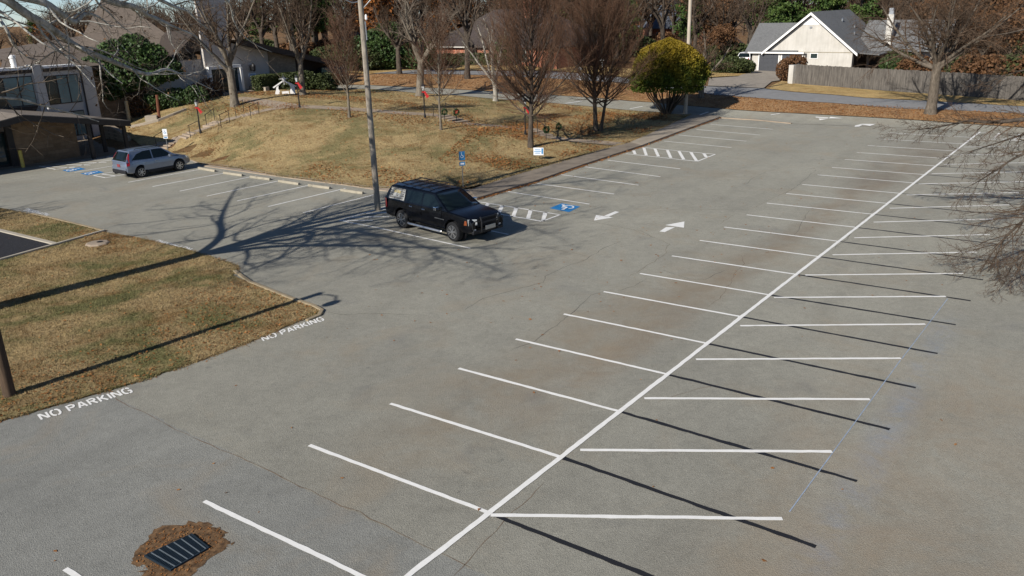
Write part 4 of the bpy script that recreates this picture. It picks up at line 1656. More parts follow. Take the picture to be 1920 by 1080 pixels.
MB(O).lathe([(.2, 5.6), (.2, 6.5), (.24, 6.5), (.24, 6.7), (.05, 6.75)], UV(26.5, -67.6), 'z', 14).build('roof_vent', MATS['white_paint'], ch)
# recessed stained wall and the hall wall behind the planting
MB(O).uvbox(31.76, 37.0, -72, -68.6, -.2, 5.3).build('wall', MATS['stone_wall'], ch)
MB(O).uvbox(37.02, 42.0, -74, -67.4, 1.0, 5.45).build('wall', MATS['stucco'], ch)
# sanctuary roof: a big slope over a lower skirt at its left end
ev = -67.9
e0, e1 = UV(25.5, ev, 5.35), UV(41.9, ev, 5.75)
em = UV(33.0, ev, 5.55)
_u, _z = RV(4, 112, -76)
k0 = UV(_u, -76, _z)
_u, _z = RV(146, 85, -76)
k1 = UV(_u, -76, _z)
_u, _z = RV(205, -12, -82)
k2 = UV(_u, -82, _z)
k3 = UV(41.9, -82, _z + .3)
rf = MB(O)
rf.add([e0, em, k1, k0, e1, k3, k2, UV(28, -95, 5.5), UV(45, -95, 6), UV(_u + 3, -95, _z - 4)], [(0, 1, 2, 3), (1, 4, 5, 6, 2), (3, 2, 9, 7), (2, 6, 9), (6, 5, 8, 9), (4, 8, 5)])
ro = rf.build('roof', MATS['roof_brown'], ch)
rfa = MB(O).slab([e0, e1, e1 - np.array([0, 0, .34]), e0 - np.array([0, 0, .34])], -B3 * .25).build('fascia', MATS['fascia_brown'], ch)
MB(O).uvbox(31.8, 41.8, -75, -69.2, 4.6, 5.3).build('soffit', MATS['fascia_brown'], ch)
# dark gable shoulder left of the tall wall
MB(O).slab([UV(39.3, -67.3, 5.85), UV(41.95, -67.3, 6.2), UV(41.95, -67.3, 7.9)], -B3 * 5).build('roof_shoulder', MATS['fascia_brown'], ch)
# tall wall (rises out of the picture) and entrance wall
MB(O).uvbox(41.98, 44.9, -67.22, -67.02, 2.0, 14.5).build('tower', MATS['stucco_tall'], ch)
MB(O).slab([UV(42.0, -66.98, 2.0), UV(48.75, -66.98, 2.0), UV(48.75, -66.98, 5.75), UV(44.9, -66.98, 6.72), UV(42.0, -66.98, 6.75)], -B3 * .5).build('wall', MATS['stucco_tall'], ch)
MB(O).slab([UV(48.75, -66.8, 2.0), UV(51.75, -66.8, 2.0), UV(51.75, -66.8, 4.98), UV(48.75, -66.8, 5.72)], -B3 * .7).build('stone_panel', MATS['stone_pale'], ch)
MB(O).slab([UV(51.75, -67.6, 2.0), UV(58.5, -67.6, 2.2), UV(58.5, -67.6, 3.7), UV(51.75, -67.6, 4.95)], -B3 * .3).build('wall', MATS['fascia_brown'], ch)
low = MB(O)
t0, t1 = UV(44.9, -65.9, 7.0), UV(57.2, -65.9, 4.0)
low.slab([t0, t1, t1 - B3 * 20, t0 - B3 * 20], (0, 0, .12))
low.build('roof', MATS['roof_brown'], ch)
MB(O).slab([UV(44.9, -65.85, 6.62), UV(57.25, -65.85, 3.62), UV(57.25, -65.85, 4.13), UV(44.9, -65.85, 7.13)], -B3 * .22).build('fascia', MATS['fascia_brown'], ch)
# entrance
dn = MB(O).slab(*rect_v(42.3, 45.2, 2.35, 4.6, -66.97, .03)).build('door', MATS['door_dark'], ch)
for a, b in ((42.45, 43.3), (43.4, 44.25), (44.35, 45.1)):
    MB(O).slab(*rect_v(a, b, 2.5, 4.45, -66.938, .012)).build('door_glass', MATS['glass'], dn)
fr = MB(O)
fr.uvbox(42.02, 42.27, -66.96, -66.55, 2.2, 4.55)
fr.uvbox(42.02, 45.4, -66.96, -66.55, 4.56, 4.82)
fr.uvbox(45.16, 45.4, -66.96, -66.4, 2.2, 4.55)
fr.build('door_frame', MATS['white_paint'], ch)
st_ = MB(O)
for k in range(4):
    st_.uvbox(42.2, 46.2, -66.9, -64.3 - .42 * k, 1.9, 2.12 + .11 * k)
st_.build('entrance_steps', MATS['path_concrete'], ch)
MB(O).uvbox(46.2, 46.6, -66.9, -64.4, 1.9, 2.75).build('step_cheek', MATS['sidewalk'], ch)
wl = MB(O)
wl.uvbox(46.55, 46.85, -66.9, -66.7, 4.15, 4.65)
wl.lathe([(.04, 4.05), (.17, 4.2), (.2, 4.55), (.12, 4.75), (.03, 4.85)], UV(46.7, -66.55), 'z', 10)
wl.build('wall_lantern', MATS['black_metal'], ch)
wsn = MB(O).slab(*rect_v(46.3, 47.15, 3.55, 3.9, -66.97, .04)).build('wall_sign', MATS['sign_white'], ch)
wsl = MB(O)
for z in (3.64, 3.72, 3.80):
    wsl.slab(*rect_v(46.4, 47.05, z - .02, z + .02, -66.928, .006))
wsl.build('print', MATS['sign_blue'], wsn)

# covered walk in front of the church
o2 = UV(24, -58, 0)
cn_ = thing('covered_walkway', 'low gabled canopy on dark posts with stone wall at the edge of the lot', 'canopy', tuple(o2))
O2 = tuple(o2)
for sgn, (ua, za, ub, zb) in enumerate(((22.0, 3.42, 28.85, 2.22), (22.0, 3.42, 15.0, 2.3))):
    p = [UV(ua, -56.4, za), UV(ub, -56.4, zb), UV(ub, -66.2, zb), UV(ua, -66.2, za)]
    MB(O2).slab(p, (0, 0, .07)).build('roof', MATS['roof_canopy'], cn_)
    f = MB(O2).slab([UV(ua, -56.36, za - .34), UV(ub, -56.36, zb - .34), UV(ub, -56.36, zb + .02), UV(ua, -56.36, za + .02)], -B3 * .16)
    f.build('fascia', MATS['trim_dark'], cn_)
    MB(O2).slab([UV(ua, -56.56, za - .10), UV(ub, -56.56, zb - .10), UV(ub, -66.1, zb - .10), UV(ua, -66.1, za - .10)], (0, 0, .06)).build('soffit', MATS['trim_dark'], cn_)
MB(O2).slab([UV(28.84, -56.4, 1.9), UV(28.84, -66.2, 1.9), UV(28.84, -66.2, 2.25), UV(28.84, -56.4, 2.25)], -A3 * .14).build('fascia', MATS['trim_dark'], cn_)
MB(O2).slab([UV(21.9, -58.5, -.1), UV(25.95, -58.5, -.1), UV(25.95, -58.5, 2.62), UV(21.9, -58.5, 3.28)], -B3 * .5).build('stone_wall', MATS['stone_wall'], cn_)
en = MB(O2).slab(*rect_v(16, 21.75, 0, 2.3, -58.9, .05)).build('entrance', MATS['trim_dark'], cn_)
for a, b in ((17.2, 19.0), (19.15, 21.5)):
    MB(O2).slab(*rect_v(a, b, .2, 2.2, -58.845, .012)).build('pane', MATS['glass'], en)
MB(O2).slab(*rect_v(21.5, 21.9, -.1, 3.1, -58.6, .2)).build('post', MATS['trim_dark'], cn_)
for u, v, zt in ((26.0, -56.7, 2.6), (27.8, -58.6, 2.3), (28.6, -57.0, 2.15), (27.8, -64, 2.3)):
    MB(O2).uvbox(u - .11, u + .11, v - .11, v + .11, 0, zt).build('post', MATS['trim_dark'], cn_)


def retaining(name, px, w, hs, mat, label, cat):
    P = [WP(*p) for p in px]
    t = thing(name, label, cat, tuple(P[0]))
    m = MB(P[0])
    L_, R_ = strip_xy([p[:2] for p in P], w, 0, True)
    vs = []
    for a, b, p, h in zip(L_, R_, P, hs):
        vs += [(*a, p[2] - .3), (*b, p[2] - .3), (*b, p[2] + h), (*a, p[2] + h)]
    n = len(P)
    fs = [(4 * i + k, 4 * i + (k + 1) % 4, 4 * i + 4 + (k + 1) % 4, 4 * i + 4 + k) for i in range(n - 1) for k in range(4)]
    fs += [(3, 2, 1, 0), (4 * n - 4, 4 * n - 3, 4 * n - 2, 4 * n - 1)]
    m.add(vs, fs)
    m.build('masonry', MATS[mat], t, bevel=.03)
    return t


retaining('retaining_wall', [(199, 257), (214, 259), (231, 263), (243, 263)], .4, (.9, .95, .7, .2), 'stone_pale', 'short stone retaining wall stepping down behind the canopy posts', 'wall')
retaining('bed_kerb', [(246, 240), (270, 235), (297, 228), (325, 217), (349, 207.5)], .22, (.22,) * 5, 'sidewalk', 'long concrete edging between planting bed and lawn below the church', 'edging')

# pale house with twin garage
o3 = UV(98.5, -32, 1)
O3 = tuple(o3)
wh = thing('house', 'pale sided house with grey roof, tall gable and two dark garage doors', 'house', O3)
gz, za, ve0, ve1, vap = 3.30, 7.62, -37.1, -26.7, -31.95
MB(O3).slab([UV(98.5, -36.9, .3), UV(98.5, -27.0, .3), UV(98.5, -27.0, 3.3), UV(98.5, -31.95, 7.35), UV(98.5, -36.9, 3.3)], A3 * 13).build('wall', MATS['house_siding'], wh)
MB(O3).uvbox(98.62, 109, -38.8, -36.92, .3, 3.05).build('wall', MATS['house_siding'], wh)
for va, zaa, vb, zbb in ((vap, za, ve0 - .35, 3.12), (vap, za, ve1 + .35, 3.12)):
    MB(O3).slab([UV(98.0, va, zaa), UV(98.0, vb, zbb), UV(113, vb, zbb), UV(113, va, zaa)], (0, 0, .10)).build('roof', MATS['roof_grey'], wh)
    MB(O3).slab([UV(97.97, va, zaa - .24), UV(97.97, vb, zbb - .24), UV(97.97, vb, zbb + .04), UV(97.97, va, zaa + .04)], A3 * .12).build('barge_board', MATS['white_paint'], wh)
MB(O3).slab([UV(98.46, -33.1, 6.3), UV(98.46, -30.8, 6.3), UV(98.46, -31.95, 7.25)], A3 * .03).build('gable_panel', MATS['white_paint'], wh)
MB(O3).slab(*rect_u(-32.1, -31.8, 5.9, 6.1, 98.47, .04)).build('gable_vent', MATS['steel'], wh)
MB(O3).slab(*rect_u(-37.0, -26.9, 3.20, 3.28, 98.48, .02)).build('siding_joint', MATS['wheel_stop'], wh)
MB(O3).slab(*rect_u(-39.2, -32.4, 3.06, 3.22, 98.44, .35)).build('fascia', MATS['white_paint'], wh)
for a, b in ((-37.85, -35.5), (-35.05, -32.7)):
    MB(O3).slab(*rect_u(a - .1, b + .1, .8, 3.08, 98.49, .02)).build('door_frame', MATS['white_paint'], wh)
    gd = MB(O3).slab(*rect_u(a, b, .8, 2.98, 98.462, .03)).build('garage_door', MATS['garage_grey'], wh)
    gp = MB(O3)
    for i in range(4):
        for j in range(4):
            x0 = a + (b - a) * (i + .08) / 4
            x1 = a + (b - a) * (i + .92) / 4
            z0, z1 = .9 + .52 * j, 1.36 + .52 * j
            gp.slab(*rect_u(x0, x1, z0, z1, 98.428, .012))
    gp.build('door_panels', MATS['garage_grey'], gd)
w_ = MB(O3).slab(*rect_u(-31.75, -30.85, 2.5, 3.15, 98.47, .03)).build('window', MATS['white_paint'], wh)
MB(O3).slab(*rect_u(-31.68, -30.92, 2.57, 3.08, 98.438, .012)).build('pane', MATS['glass'], w_)
MB(O3).uvbox(98.0, 98.4, -32.35, -32.15, 2.9, 3.1).build('wall_lamp', MATS['black_metal'], wh)
for ua, zaa, ub, zbb in ((103.8, 6.3, 98.1, 3.1), (103.8, 6.3, 110, 3.1)):
    MB(O3).slab([UV(ua, -40.2, zaa), UV(ub, -39.6, zbb), UV(ub, -33.2, zbb), UV(ua, -33.2, zaa)], (0, 0, .10)).build('roof', MATS['roof_grey'], wh)
MB(O3).slab([UV(98.9, -38.7, 3.05), UV(108.8, -38.7, 3.05), UV(103.8, -38.7, 6.1)], B3 * .2).build('gable_wall', MATS['house_siding'], wh)
# right wing, porch and chimney
MB(O3).uvbox(104.2, 111, -26.98, -18.6, .2, 3.1).build('wall', MATS['house_siding'], wh)
for ua, zaa, ub, zbb in ((107.5, 6.4, 103.0, 3.15), (107.5, 6.4, 112, 3.15)):
    MB(O3).slab([UV(ua, -28, zaa), UV(ub, -28, zbb), UV(ub, -18.2, zbb), UV(ua, -18.2, zaa)], (0, 0, .10)).build('roof', MATS['roof_grey'], wh)
MB(O3).uvbox(103.6, 104.3, -25.0, -24.3, .5, 7.2).build('chimney', MATS['house_siding'], wh)
MB(O3).uvbox(103.7, 104.2, -24.9, -24.4, 7.2, 7.9).build('chimney_pot', MATS['steel'], wh)
MB(O3).slab(*rect_u(-26.6, -25.3, 1.0, 3.0, 104.17, .03)).build('door', MATS['door_dark'], wh)
MB(O3).slab([UV(98.7, -26.94, .9), UV(104.1, -26.94, .9), UV(104.1, -26.94, 3.1), UV(98.7, -26.94, 3.1)], B3 * .05).build('porch_shade', MATS['trim_dark'], wh)  # dark panel painting the porch's shade onto the side wall
MB(O3).slab([UV(98.8, -26.6, 3.12), UV(98.8, -24.2, 2.95), UV(104.2, -24.2, 2.95), UV(104.2, -26.6, 3.12)], (0, 0, .12)).build('porch_roof', MATS['roof_grey'], wh)
w_ = MB(O3).slab(*rect_u(-23.2, -21.6, 1.6, 2.8, 104.17, .03)).build('window', MATS['white_paint'], wh)
MB(O3).slab(*rect_u(-23.1, -21.7, 1.7, 2.7, 104.138, .012)).build('pane', MATS['glass'], w_)
for uu, zz in ((104, 4.9), (107, 5.6), (105, 6.4)):
    v_ = -31.95 + (za - zz) / (za - 3.12) * 5.6
    MB(O3).lathe([(.12, 0), (.12, .35), (.16, .35), (.02, .45)], UV(uu, v_, zz + .05), 'z', 8).build('roof_vent', MATS['steel'], wh)


def hip_roof(mb, u0, u1, v0, v1, ze, zr, ov=.5, along='v'):
    u0, u1, v0, v1 = u0 - ov, u1 + ov, v0 - ov, v1 + ov
    if along == 'v':
        r = (u1 - u0) / 2
        a, b = UV((u0 + u1) / 2, v0 + r, zr), UV((u0 + u1) / 2, v1 - r, zr)
    else:
        r = (v1 - v0) / 2
        a, b = UV(u0 + r, (v0 + v1) / 2, zr), UV(u1 - r, (v0 + v1) / 2, zr)
    c = [UV(u0, v0, ze), UV(u0, v1, ze), UV(u1, v1, ze), UV(u1, v0, ze)]
    d = [p - np.array([0, 0, .2]) for p in c]
    if along == 'v':
        fs = [(0, 1, 5, 4), (1, 2, 5), (2, 3, 4, 5), (3, 0, 4)]
    else:
        fs = [(0, 1, 4), (1, 2, 5, 4), (2, 3, 5), (3, 0, 4, 5)]
    fs += [(0, 6, 7, 1), (1, 7, 8, 2), (2, 8, 9, 3), (3, 9, 6, 0), (6, 9, 8, 7)]
    mb.add(c + [a, b] + d, fs)
    return mb


o4 = UV(78, -64, 2.6)
O4 = tuple(o4)
bh = thing('house', 'red brick house with dark hipped roofs and brick chimney across the street', 'house', O4)
MB(O4).uvbox(78, 81.5, -74, -66.9, 1.8, 4.75).build('wall', MATS['brick_red'], bh)
MB(O4).uvbox(79.2, 91, -72, -54.5, 1.8, 4.70).build('wall', MATS['brick_red'], bh)
hip_roof(MB(O4), 79.2, 91, -74, -54.5, 4.72, 8.9).build('roof', MATS['roof_dark'], bh)
hip_roof(MB(O4), 78, 86, -74, -66.9, 4.86, 6.7, .45, 'u').build('roof', MATS['roof_dark'], bh)
MB(O4).uvbox(83.5, 84.5, -62.3, -60.9, 6, 10.1).build('chimney', MATS['brick_red'], bh)
MB(O4).uvbox(77.5, 78.0, -74.4, -66.5, 4.58, 4.72).build('gutter', MATS['house_siding'], bh)
for a, b in ((-64.5, -63.4), (-60.5, -58.8)):
    w_ = MB(O4).slab(*rect_u(a, b, 2.9, 4.4, 79.17, .03)).build('window', MATS['house_siding'], bh)
    MB(O4).slab(*rect_u(a + .1, b - .1, 3.0, 4.3, 79.138, .012)).build('pane', MATS['glass'], w_)
for px, py, Y in ((862, 71, 112), (886, 70, 112), (945, 60, 112)):
    g = PD(px, py, Y)
    MB(O4).lathe([(.1, -1.2), (.1, .2), (.16, .2), (.16, .32)], g, 'z', 8).build('roof_vent', MATS['white_paint'], bh)


def far_house(px0, px1, py_base, Y, wall_h, roof_h, wall, roof, label, depth=9):
    a, b = PD(px0, py_base, Y), PD(px1, py_base, Y)
    z0 = (a[2] + b[2]) / 2
    c = (a + b) / 2
    w = abs(b[0] - a[0])
    t = thing('house', label, 'house', (c[0], c[1], z0))
    MB().box((0, depth / 2, wall_h / 2 - .5), (w, depth, wall_h + 1)).build('wall', MATS[wall], t)
    hw, d = w / 2 + .5, depth + 1
    m = MB().add([(-hw, -.5, wall_h), (hw, -.5, wall_h), (hw, d - .5, wall_h), (-hw, d - .5, wall_h), (-hw + roof_h, depth / 2, wall_h + roof_h), (hw - roof_h, depth / 2, wall_h + roof_h),
                  (-hw, -.5, wall_h - .2), (hw, -.5, wall_h - .2)], [(0, 1, 5, 4), (1, 2, 5), (2, 3, 4, 5), (3, 0, 4), (6, 7, 1, 0)])
    m.build('roof', MATS[roof], t)
    n = max(2, int(w / 4))
    for i in range(n):
        x = -w / 2 + w * (i + .5) / n
        f = MB().box((x, -.01, wall_h * .55), (1.3, .08, 1.3)).build('window', MATS['house_siding'], t)
        MB().box((x, -.06, wall_h * .55), (1.1, .02, 1.1)).build('pane', MATS['glass'], f)
    return t


far_house(1215, 1345, 84, 150, 3.0, 4.6, 'brick_red', 'roof_slate', 'distant house with big slate blue roof behind the clipped evergreen', 12)
far_house(612, 720, 124, 118, 2.4, 2.2, 'brick_red', 'roof_canopy', 'low red brick house behind the shrubs past the church end', 9)
far_house(1290, 1400, 118, 150, 2.4, 2.4, 'wood_post', 'roof_dark', 'tan walled house in the trees left of the pale garage', 9)

# timber fence on the far side of the street
fa, fb = WP(1489, 157), WP(1905, 188.5)
fd = (fb - fa)[:2] / np.hypot(*(fb - fa)[:2])
fe = fa[:2] + fd * 34
fc = thing('fence', 'long weathered grey board fence standing along the street before the pale house', 'fence', tuple(fa))
rz = math.atan2(fd[1], fd[0])
nb = int(34 / .15)
seg_n = 14
rr = random.Random(9)
for s in range(seg_n):
    m = MB(fa)
    for k in range(int(nb / seg_n * s), int(nb / seg_n * (s + 1))):
        p = fa[:2] + fd * (k + .5) * .15
        hgt = 1.98 + rr.gauss(0, .018)
        zb = h1(*p)
        off = np.array([-fd[1], fd[0]]) * rr.gauss(0, .006)
        m.box((p[0] + off[0], p[1] + off[1], zb + hgt / 2), (.146, .025, hgt), rz + rr.gauss(0, .01))
    m.build('boards', MATS['fence_wood'], fc)
    p = fa[:2] + fd * (34 / seg_n * s)
    MB(fa).box((p[0] - fd[1] * -.0, p[1] + .12, h1(*p) + .95), (.1, .1, 1.9), rz).build('post', MATS['fence_wood'], fc)
g = WP(1486, 154)
MB(g).box((g[0] - .3, g[1], g[2] + .95), (.55, .55, 1.9), rz).build('pier', MATS['house_siding'], fc, bevel=.02)

# ------------------------------------------------------------------ street furniture
def pole(name, label, base, top, ra, rb, mat, n=14):
    base, top = np.asarray(base, float), np.asarray(top, float)
    t = thing(name, label, 'pole', tuple(base))
    m = MB(base)
    pts = [base + (top - base) * k / 10 for k in range(11)]
    pts[0] = pts[0] - (top - base) * .01
    m.tube(pts, [ra + (rb - ra) * k / 10 for k in range(11)], n)
    m.build('shaft', MATS[mat], t, smooth=True)
    return t


pb_ = G(708.5, 394)
up = pole('utility_pole', 'tall grey wooden utility pole standing in the hatched corner behind the black car', pb_, pb_ + [0, 0, 11.6], .148, .108, 'pole_wood')
m = MB(pb_)
m.tube([pb_ + [0, 0, 9.55], pb_ + [-.35, -.05, 9.50], pb_ + [-.62, -.1, 9.62], pb_ + [-.72, -.12, 9.8]], .025, 8)
m.build('hook_arm', MATS['steel'], up, smooth=True)
m = MB(pb_).tube([pb_ + [.1, 0, 9.25], pb_ + [.5, -.1, 9.62], pb_ + [1.5, -.2, 10.1]], .025, 8)
m.build('lamp_arm', MATS['steel'], up, smooth=True)
m = MB(pb_).lathe([(.03, 8.75), (.06, 8.8), (.05, 8.95), (.02, 9.0)], pb_ + np.array([.2, -.02, 0]), 'z', 10)
m.build('insulator', MATS['white_paint'], up)
m = MB(pb_).tube([pb_ + [.15, -.06, 8.7], pb_ + [.16, -.06, 7.9]], .03, 8)
m.build('conduit', MATS['steel'], up)
g = WP(1285, 213)
pole('utility_pole', 'pale wooden utility pole rising behind the clipped evergreen beside the road', g, g + [0, 0, 13.0], .17, .125, 'pole_pale')
g = G(18.5, 742)
d = ray(-14, 610)
tp = np.array([0, 0, CAM_H]) + d * (g[1] / d[1])
dv = (tp - g) / np.linalg.norm(tp - g)
lp = pole('light_pole', 'dark leaning wooden lamp pole at the edge of the grass island', g, g + dv * 5.6, .150, .125, 'pole_dark')
tq = g + dv * 5.45
MB(g).tube([tq, tq + [.2, -.25, .22], tq + [.45, -.55, .30], tq + [.68, -.85, .16]], .028, 8).build('lamp_arm', MATS['steel'], lp, smooth=True)
MB(g).lathe([(.05, .12), (.16, .02), (.19, -.12), (.14, -.22), (.05, -.26)], tq + [.72, -.9, .12], 'z', 14).build('lamp_head', MATS['steel'], lp, smooth=True)

# yellow bollard
g = G(44, 313.5)
t = thing('bollard', 'yellow painted steel bollard before the stone wall of the canopy', 'bollard', tuple(g))
MB().lathe([(.11, -.05), (.11, 1.05), (.09, 1.11), (.04, 1.14)], (0, 0, 0), 'z', 16).build('post', MATS['pole_paint_yellow'], t, smooth=True)

# wheel stops
WS = [((372, 316.5), (405, 322.5)), ((420, 325.5), (455, 330.5)), ((470, 333), (507, 338)), ((523, 341), (561, 346.8)), ((579, 349), (619, 354.5)), ((640, 358), (681, 364))]
ws_names = ['nearest the silver car', 'second from the silver car', 'third from the silver car', 'third from the wooden pole', 'second from the wooden pole', 'half shaded, nearest the wooden pole']
for (a, b), nm in zip(WS, ws_names):
    a, b = G(*a), G(*b)
    c = (a + b) / 2
    ln = min(np.hypot(*(b - a)[:2]), 1.9)
    o = MB().slab([(-ln / 2, -.085, 0), (-ln / 2, .085, 0), (-ln / 2, .06, .13), (-ln / 2, -.06, .13)], (ln, 0, 0)).build('wheel_stop', MATS['wheel_stop'], bevel=.015)
    o.location = c
    o.rotation_euler = (0, 0, math.atan2((b - a)[1], (b - a)[0]))
    tag(o, 'worn concrete wheel stop, ' + nm, 'wheel stop', 'concrete wheel stops along the left row')


def sign_post(name, label, px, h, w, hh, face_dir, panels):
    g = WP(*px)
    t = thing(name, label, 'sign', tuple(g), math.atan2(face_dir[1], face_dir[0]))
    MB().tube([(0, 0, -.1), (0, 0, h)], .025, 8).build('post', MATS['steel'], t)
    for (zc, pw, phh, mat, marks) in panels:
        p = MB().box((.035, 0, zc), (.012, pw, phh)).build('panel', MATS[mat], t)
        for mm, mk_ in marks:
            mm.build('mark', MATS[mk_], p)
    return t


def wc_mark(zc, s):
    m = MB()
    arc = [(.30 * math.cos(R(a)) - .02, -.18 + .30 * math.sin(R(a))) for a in range(150, 400, 25)]
    for P, w in ((arc, .1), ([(-.1, .35), (-.05, .0), (.2, .0), (.33, -.38)], .11)):
        for a, b in zip(P, P[1:]):
            d = np.array(b) - np.array(a)
            d /= np.hypot(*d)
            n = np.array([-d[1], d[0]]) * w / 2
            m.slab([(.043, (q[0]) * s, zc + q[1] * s) for q in (a + n, a - n, b - n, b + n)], (.004, 0, 0))
    m.slab([(.043, s * (-.1 + .1 * math.cos(R(a))), zc + s * (.5 + .1 * math.sin(R(a)))) for a in range(0, 360, 45)], (.004, 0, 0))
    return m


tocam = -WP(868, 352)[:2] / np.hypot(*WP(868, 352)[:2])
fdir = np.array([.35, -.94])
sign_post('parking_sign', 'blue accessible parking sign on thin post at the lawn edge behind the black car', (868.5, 352), 1.95, .3, .45, fdir,
          [(1.72, .32, .46, 'sign_blue', [(wc_mark(1.74, .26), 'sign_white')]), (1.30, .32, .2, 'sign_blue', [(MB().box((.043, 0, 1.30), (.004, .2, .09)), 'sign_white')])])
sign_post('parking_sign', 'white accessible parking sign on thin post in front of the silver car', (316, 288), 1.75, .3, .45, np.array([.1, -1]),
          [(1.50, .30, .46, 'sign_white', [(wc_mark(1.52, .22), 'sign_blue')]), (1.14, .30, .16, 'sign_white', [(MB().box((.043, 0, 1.14), (.004, .2, .07)), 'sign_blue')])])
g = WP(1010, 301)
t = thing('yard_sign', 'small white yard sign with printed lines on wire legs in the lawn', 'yard sign', tuple(g), R(-12))
MB().box((0, 0, .56), (.62, .012, .46)).build('panel', MATS['sign_white'], t)
pm = MB()
for k, w in enumerate((.36, .42, .30)):
    pm.box((-.06, -.009, .66 - .10 * k), (w, .004, .045))
pm.box((.23, -.009, .58), (.10, .004, .34))
pm.build('print', MATS['sign_blue'], t)
for s in (-1, 1):
    MB().tube([(s * .22, 0, -.1), (s * .22, 0, .40)], .008, 6).build('leg', MATS['black_metal'], t)

# handrails
def handrail(label, base_a, base_b, h=.88):
    a, b = WP(*base_a), WP(*base_b)
    a[2] += .05
    b[2] += .05
    t = thing('handrail', label, 'handrail', tuple(a), 0, 'black pipe handrails on the lawn steps')
    m = MB(a)
    m.tube([a + [0, 0, -.15], a + [0, 0, h]], .024, 8)
    m.build('post', MATS['black_metal'], t)
    MB(a).tube([b + [0, 0, -.15], b + [0, 0, h]], .024, 8).build('post', MATS['black_metal'], t)
    d = (b - a) / np.linalg.norm(b - a)
    MB(a).tube([a - d * .12 + [0, 0, h], a + [0, 0, h], b + [0, 0, h], b + d * .1 + [0, 0, h]], .022, 8).build('rail', MATS['black_metal'], t)
    return a, b


handrail('black pipe handrail on the lowest flight of steps near the silver car', (294, 279), (312, 268))
handrail('black pipe handrail beside the lamp post on the second flight of steps', (357.5, 259), (375, 250.5))
handrail('black pipe handrail on the church side of the third flight', (388, 238.5), (403, 226.5))
handrail('black pipe handrail on the lawn side of the third flight', (415, 239), (431, 231))
handrail('black pipe handrail on the church side of the top flight by the trunk', (443, 221), (457.5, 210))
handrail('black pipe handrail on the lawn side of the top flight', (471, 223), (486, 215.5))
rA = handrail('black pipe handrail on the left of the steps behind the young tree', (834, 229), (813, 218.5))
rB = handrail('black wreathed handrail on the right of the steps behind the young tree', (856, 229), (836.5, 216.5))
rC = handrail('black pipe handrail on the left of the lower steps behind the pear trunk', (1024, 263), (1008, 250))
rD = handrail('black wreathed handrail on the right of the lower steps by the pear trunk', (1047, 256), (1022, 243.5))


def wreath(label, a, bow=True):
    c = a + np.array([0.02, -.08, .68])
    t = thing('wreath', label, 'wreath', tuple(c), R(20))
    m = MB()
    rr = random.Random(int(abs(a[0]) * 100))
    for k in range(70):
        an = rr.uniform(0, 2 * math.pi)
        p = np.array([.24 * math.cos(an), rr.gauss(0, .03), .24 * math.sin(an)]) + np.array([rr.gauss(0, .045) for _ in range(3)])
        m.box(p, (.14, .03, .10), rr.uniform(0, 6), Matrix.Rotation(rr.uniform(0, 6), 3, 'Y'))
    t.scale = (.72, .72, .72)
    m.build('greenery', MATS['wreath_green'], t)
    if bow:
        b = MB()
        for s in (-1, 1):
            b.slab([(0, -.08, .16), (s * .17, -.1, .26), (s * .2, -.1, .12), (s * .05, -.08, .1)], (0, .03, 0))
            b.slab([(0, -.08, .14), (s * .05, -.1, -.12), (s * .13, -.1, -.1)], (0, .02, 0))
        b.build('bow', MATS['bow_red'], t)


wreath('green wreath with red bow on the rail end behind the young tree', rB[0])
wreath('plain green wreath on the left rail behind the young tree', rA[0], False)
wreath('dark green wreath on the right rail end by the pear trunk', rD[0], False)
wreath('dark green wreath on the left rail by the pear trunk', rC[0], False)


def lamp_post(label, px, h, bowlabel):
    g = WP(*px)
    g[2] += .03
    t = thing('lamp_post', label, 'lamp post', tuple(g), 0, 'black lamp posts along the lawn path')
    m = MB().tube([(0, 0, -.1), (0, 0, h)], .045, 10)
    m.lathe([(.09, 0), (.09, .12), (.05, .3)], (0, 0, 0), 'z', 10)
    m.build('post', MATS['black_metal'], t, smooth=True)
    ln = MB().lathe([(.07, h), (.13, h + .30), (.12, h + .31)], (0, 0, 0), 'z', 6).build('lantern', MATS['lamp_glass'], t)
    MB().lathe([(.17, h + .31), (.05, h + .46), (.02, h + .52)], (0, 0, 0), 'z', 6).build('lantern_cap', MATS['black_metal'], ln)
    b = thing('ribbon_bow', bowlabel, 'ribbon', (g[0], g[1], g[2] + h - .12))
    m = MB()
    m.box((.05, -.06, 0), (.14, .1, .1))
    for k, (dx, dz) in enumerate(((.42, -.52), (.30, -.62))):
        m.slab([(.02, -.07 - .02 * k, .05), (.16, -.08 - .02 * k, .12), (dx + .14, -.1 - .02 * k, dz + .10), (dx, -.1 - .02 * k, dz)], (0, .012, 0))
    for s in (-1, 1):
        m.slab([(.03, -.09, .0), (s * .16 + .03, -.12, .13), (s * .2 + .03, -.12, -.05)], (0, .03, 0))
    b.scale = (.72, .72, .72)
    m.build('loops', MATS['bow_red'], b)


lamp_post('black lamp post with red ribbon beside the left lawn steps', (376.5, 250.5), 1.95, 'red ribbon tied to the lamp post by the left steps')
lamp_post('black lamp post with red ribbon on the path below the white nativity cut-out', (562, 202.5), 1.95, 'red ribbon tied to the lamp post near the nativity cut-out')
lamp_post('black lamp post with red ribbon at the head of the steps behind the young tree', (797, 221.5), 1.95, 'red ribbon tied to the lamp post left of the young tree')
lamp_post('black lamp post with red ribbon just left of the pear trunk', (985, 253.5), 1.95, 'red ribbon tied to the lamp post by the pear trunk')

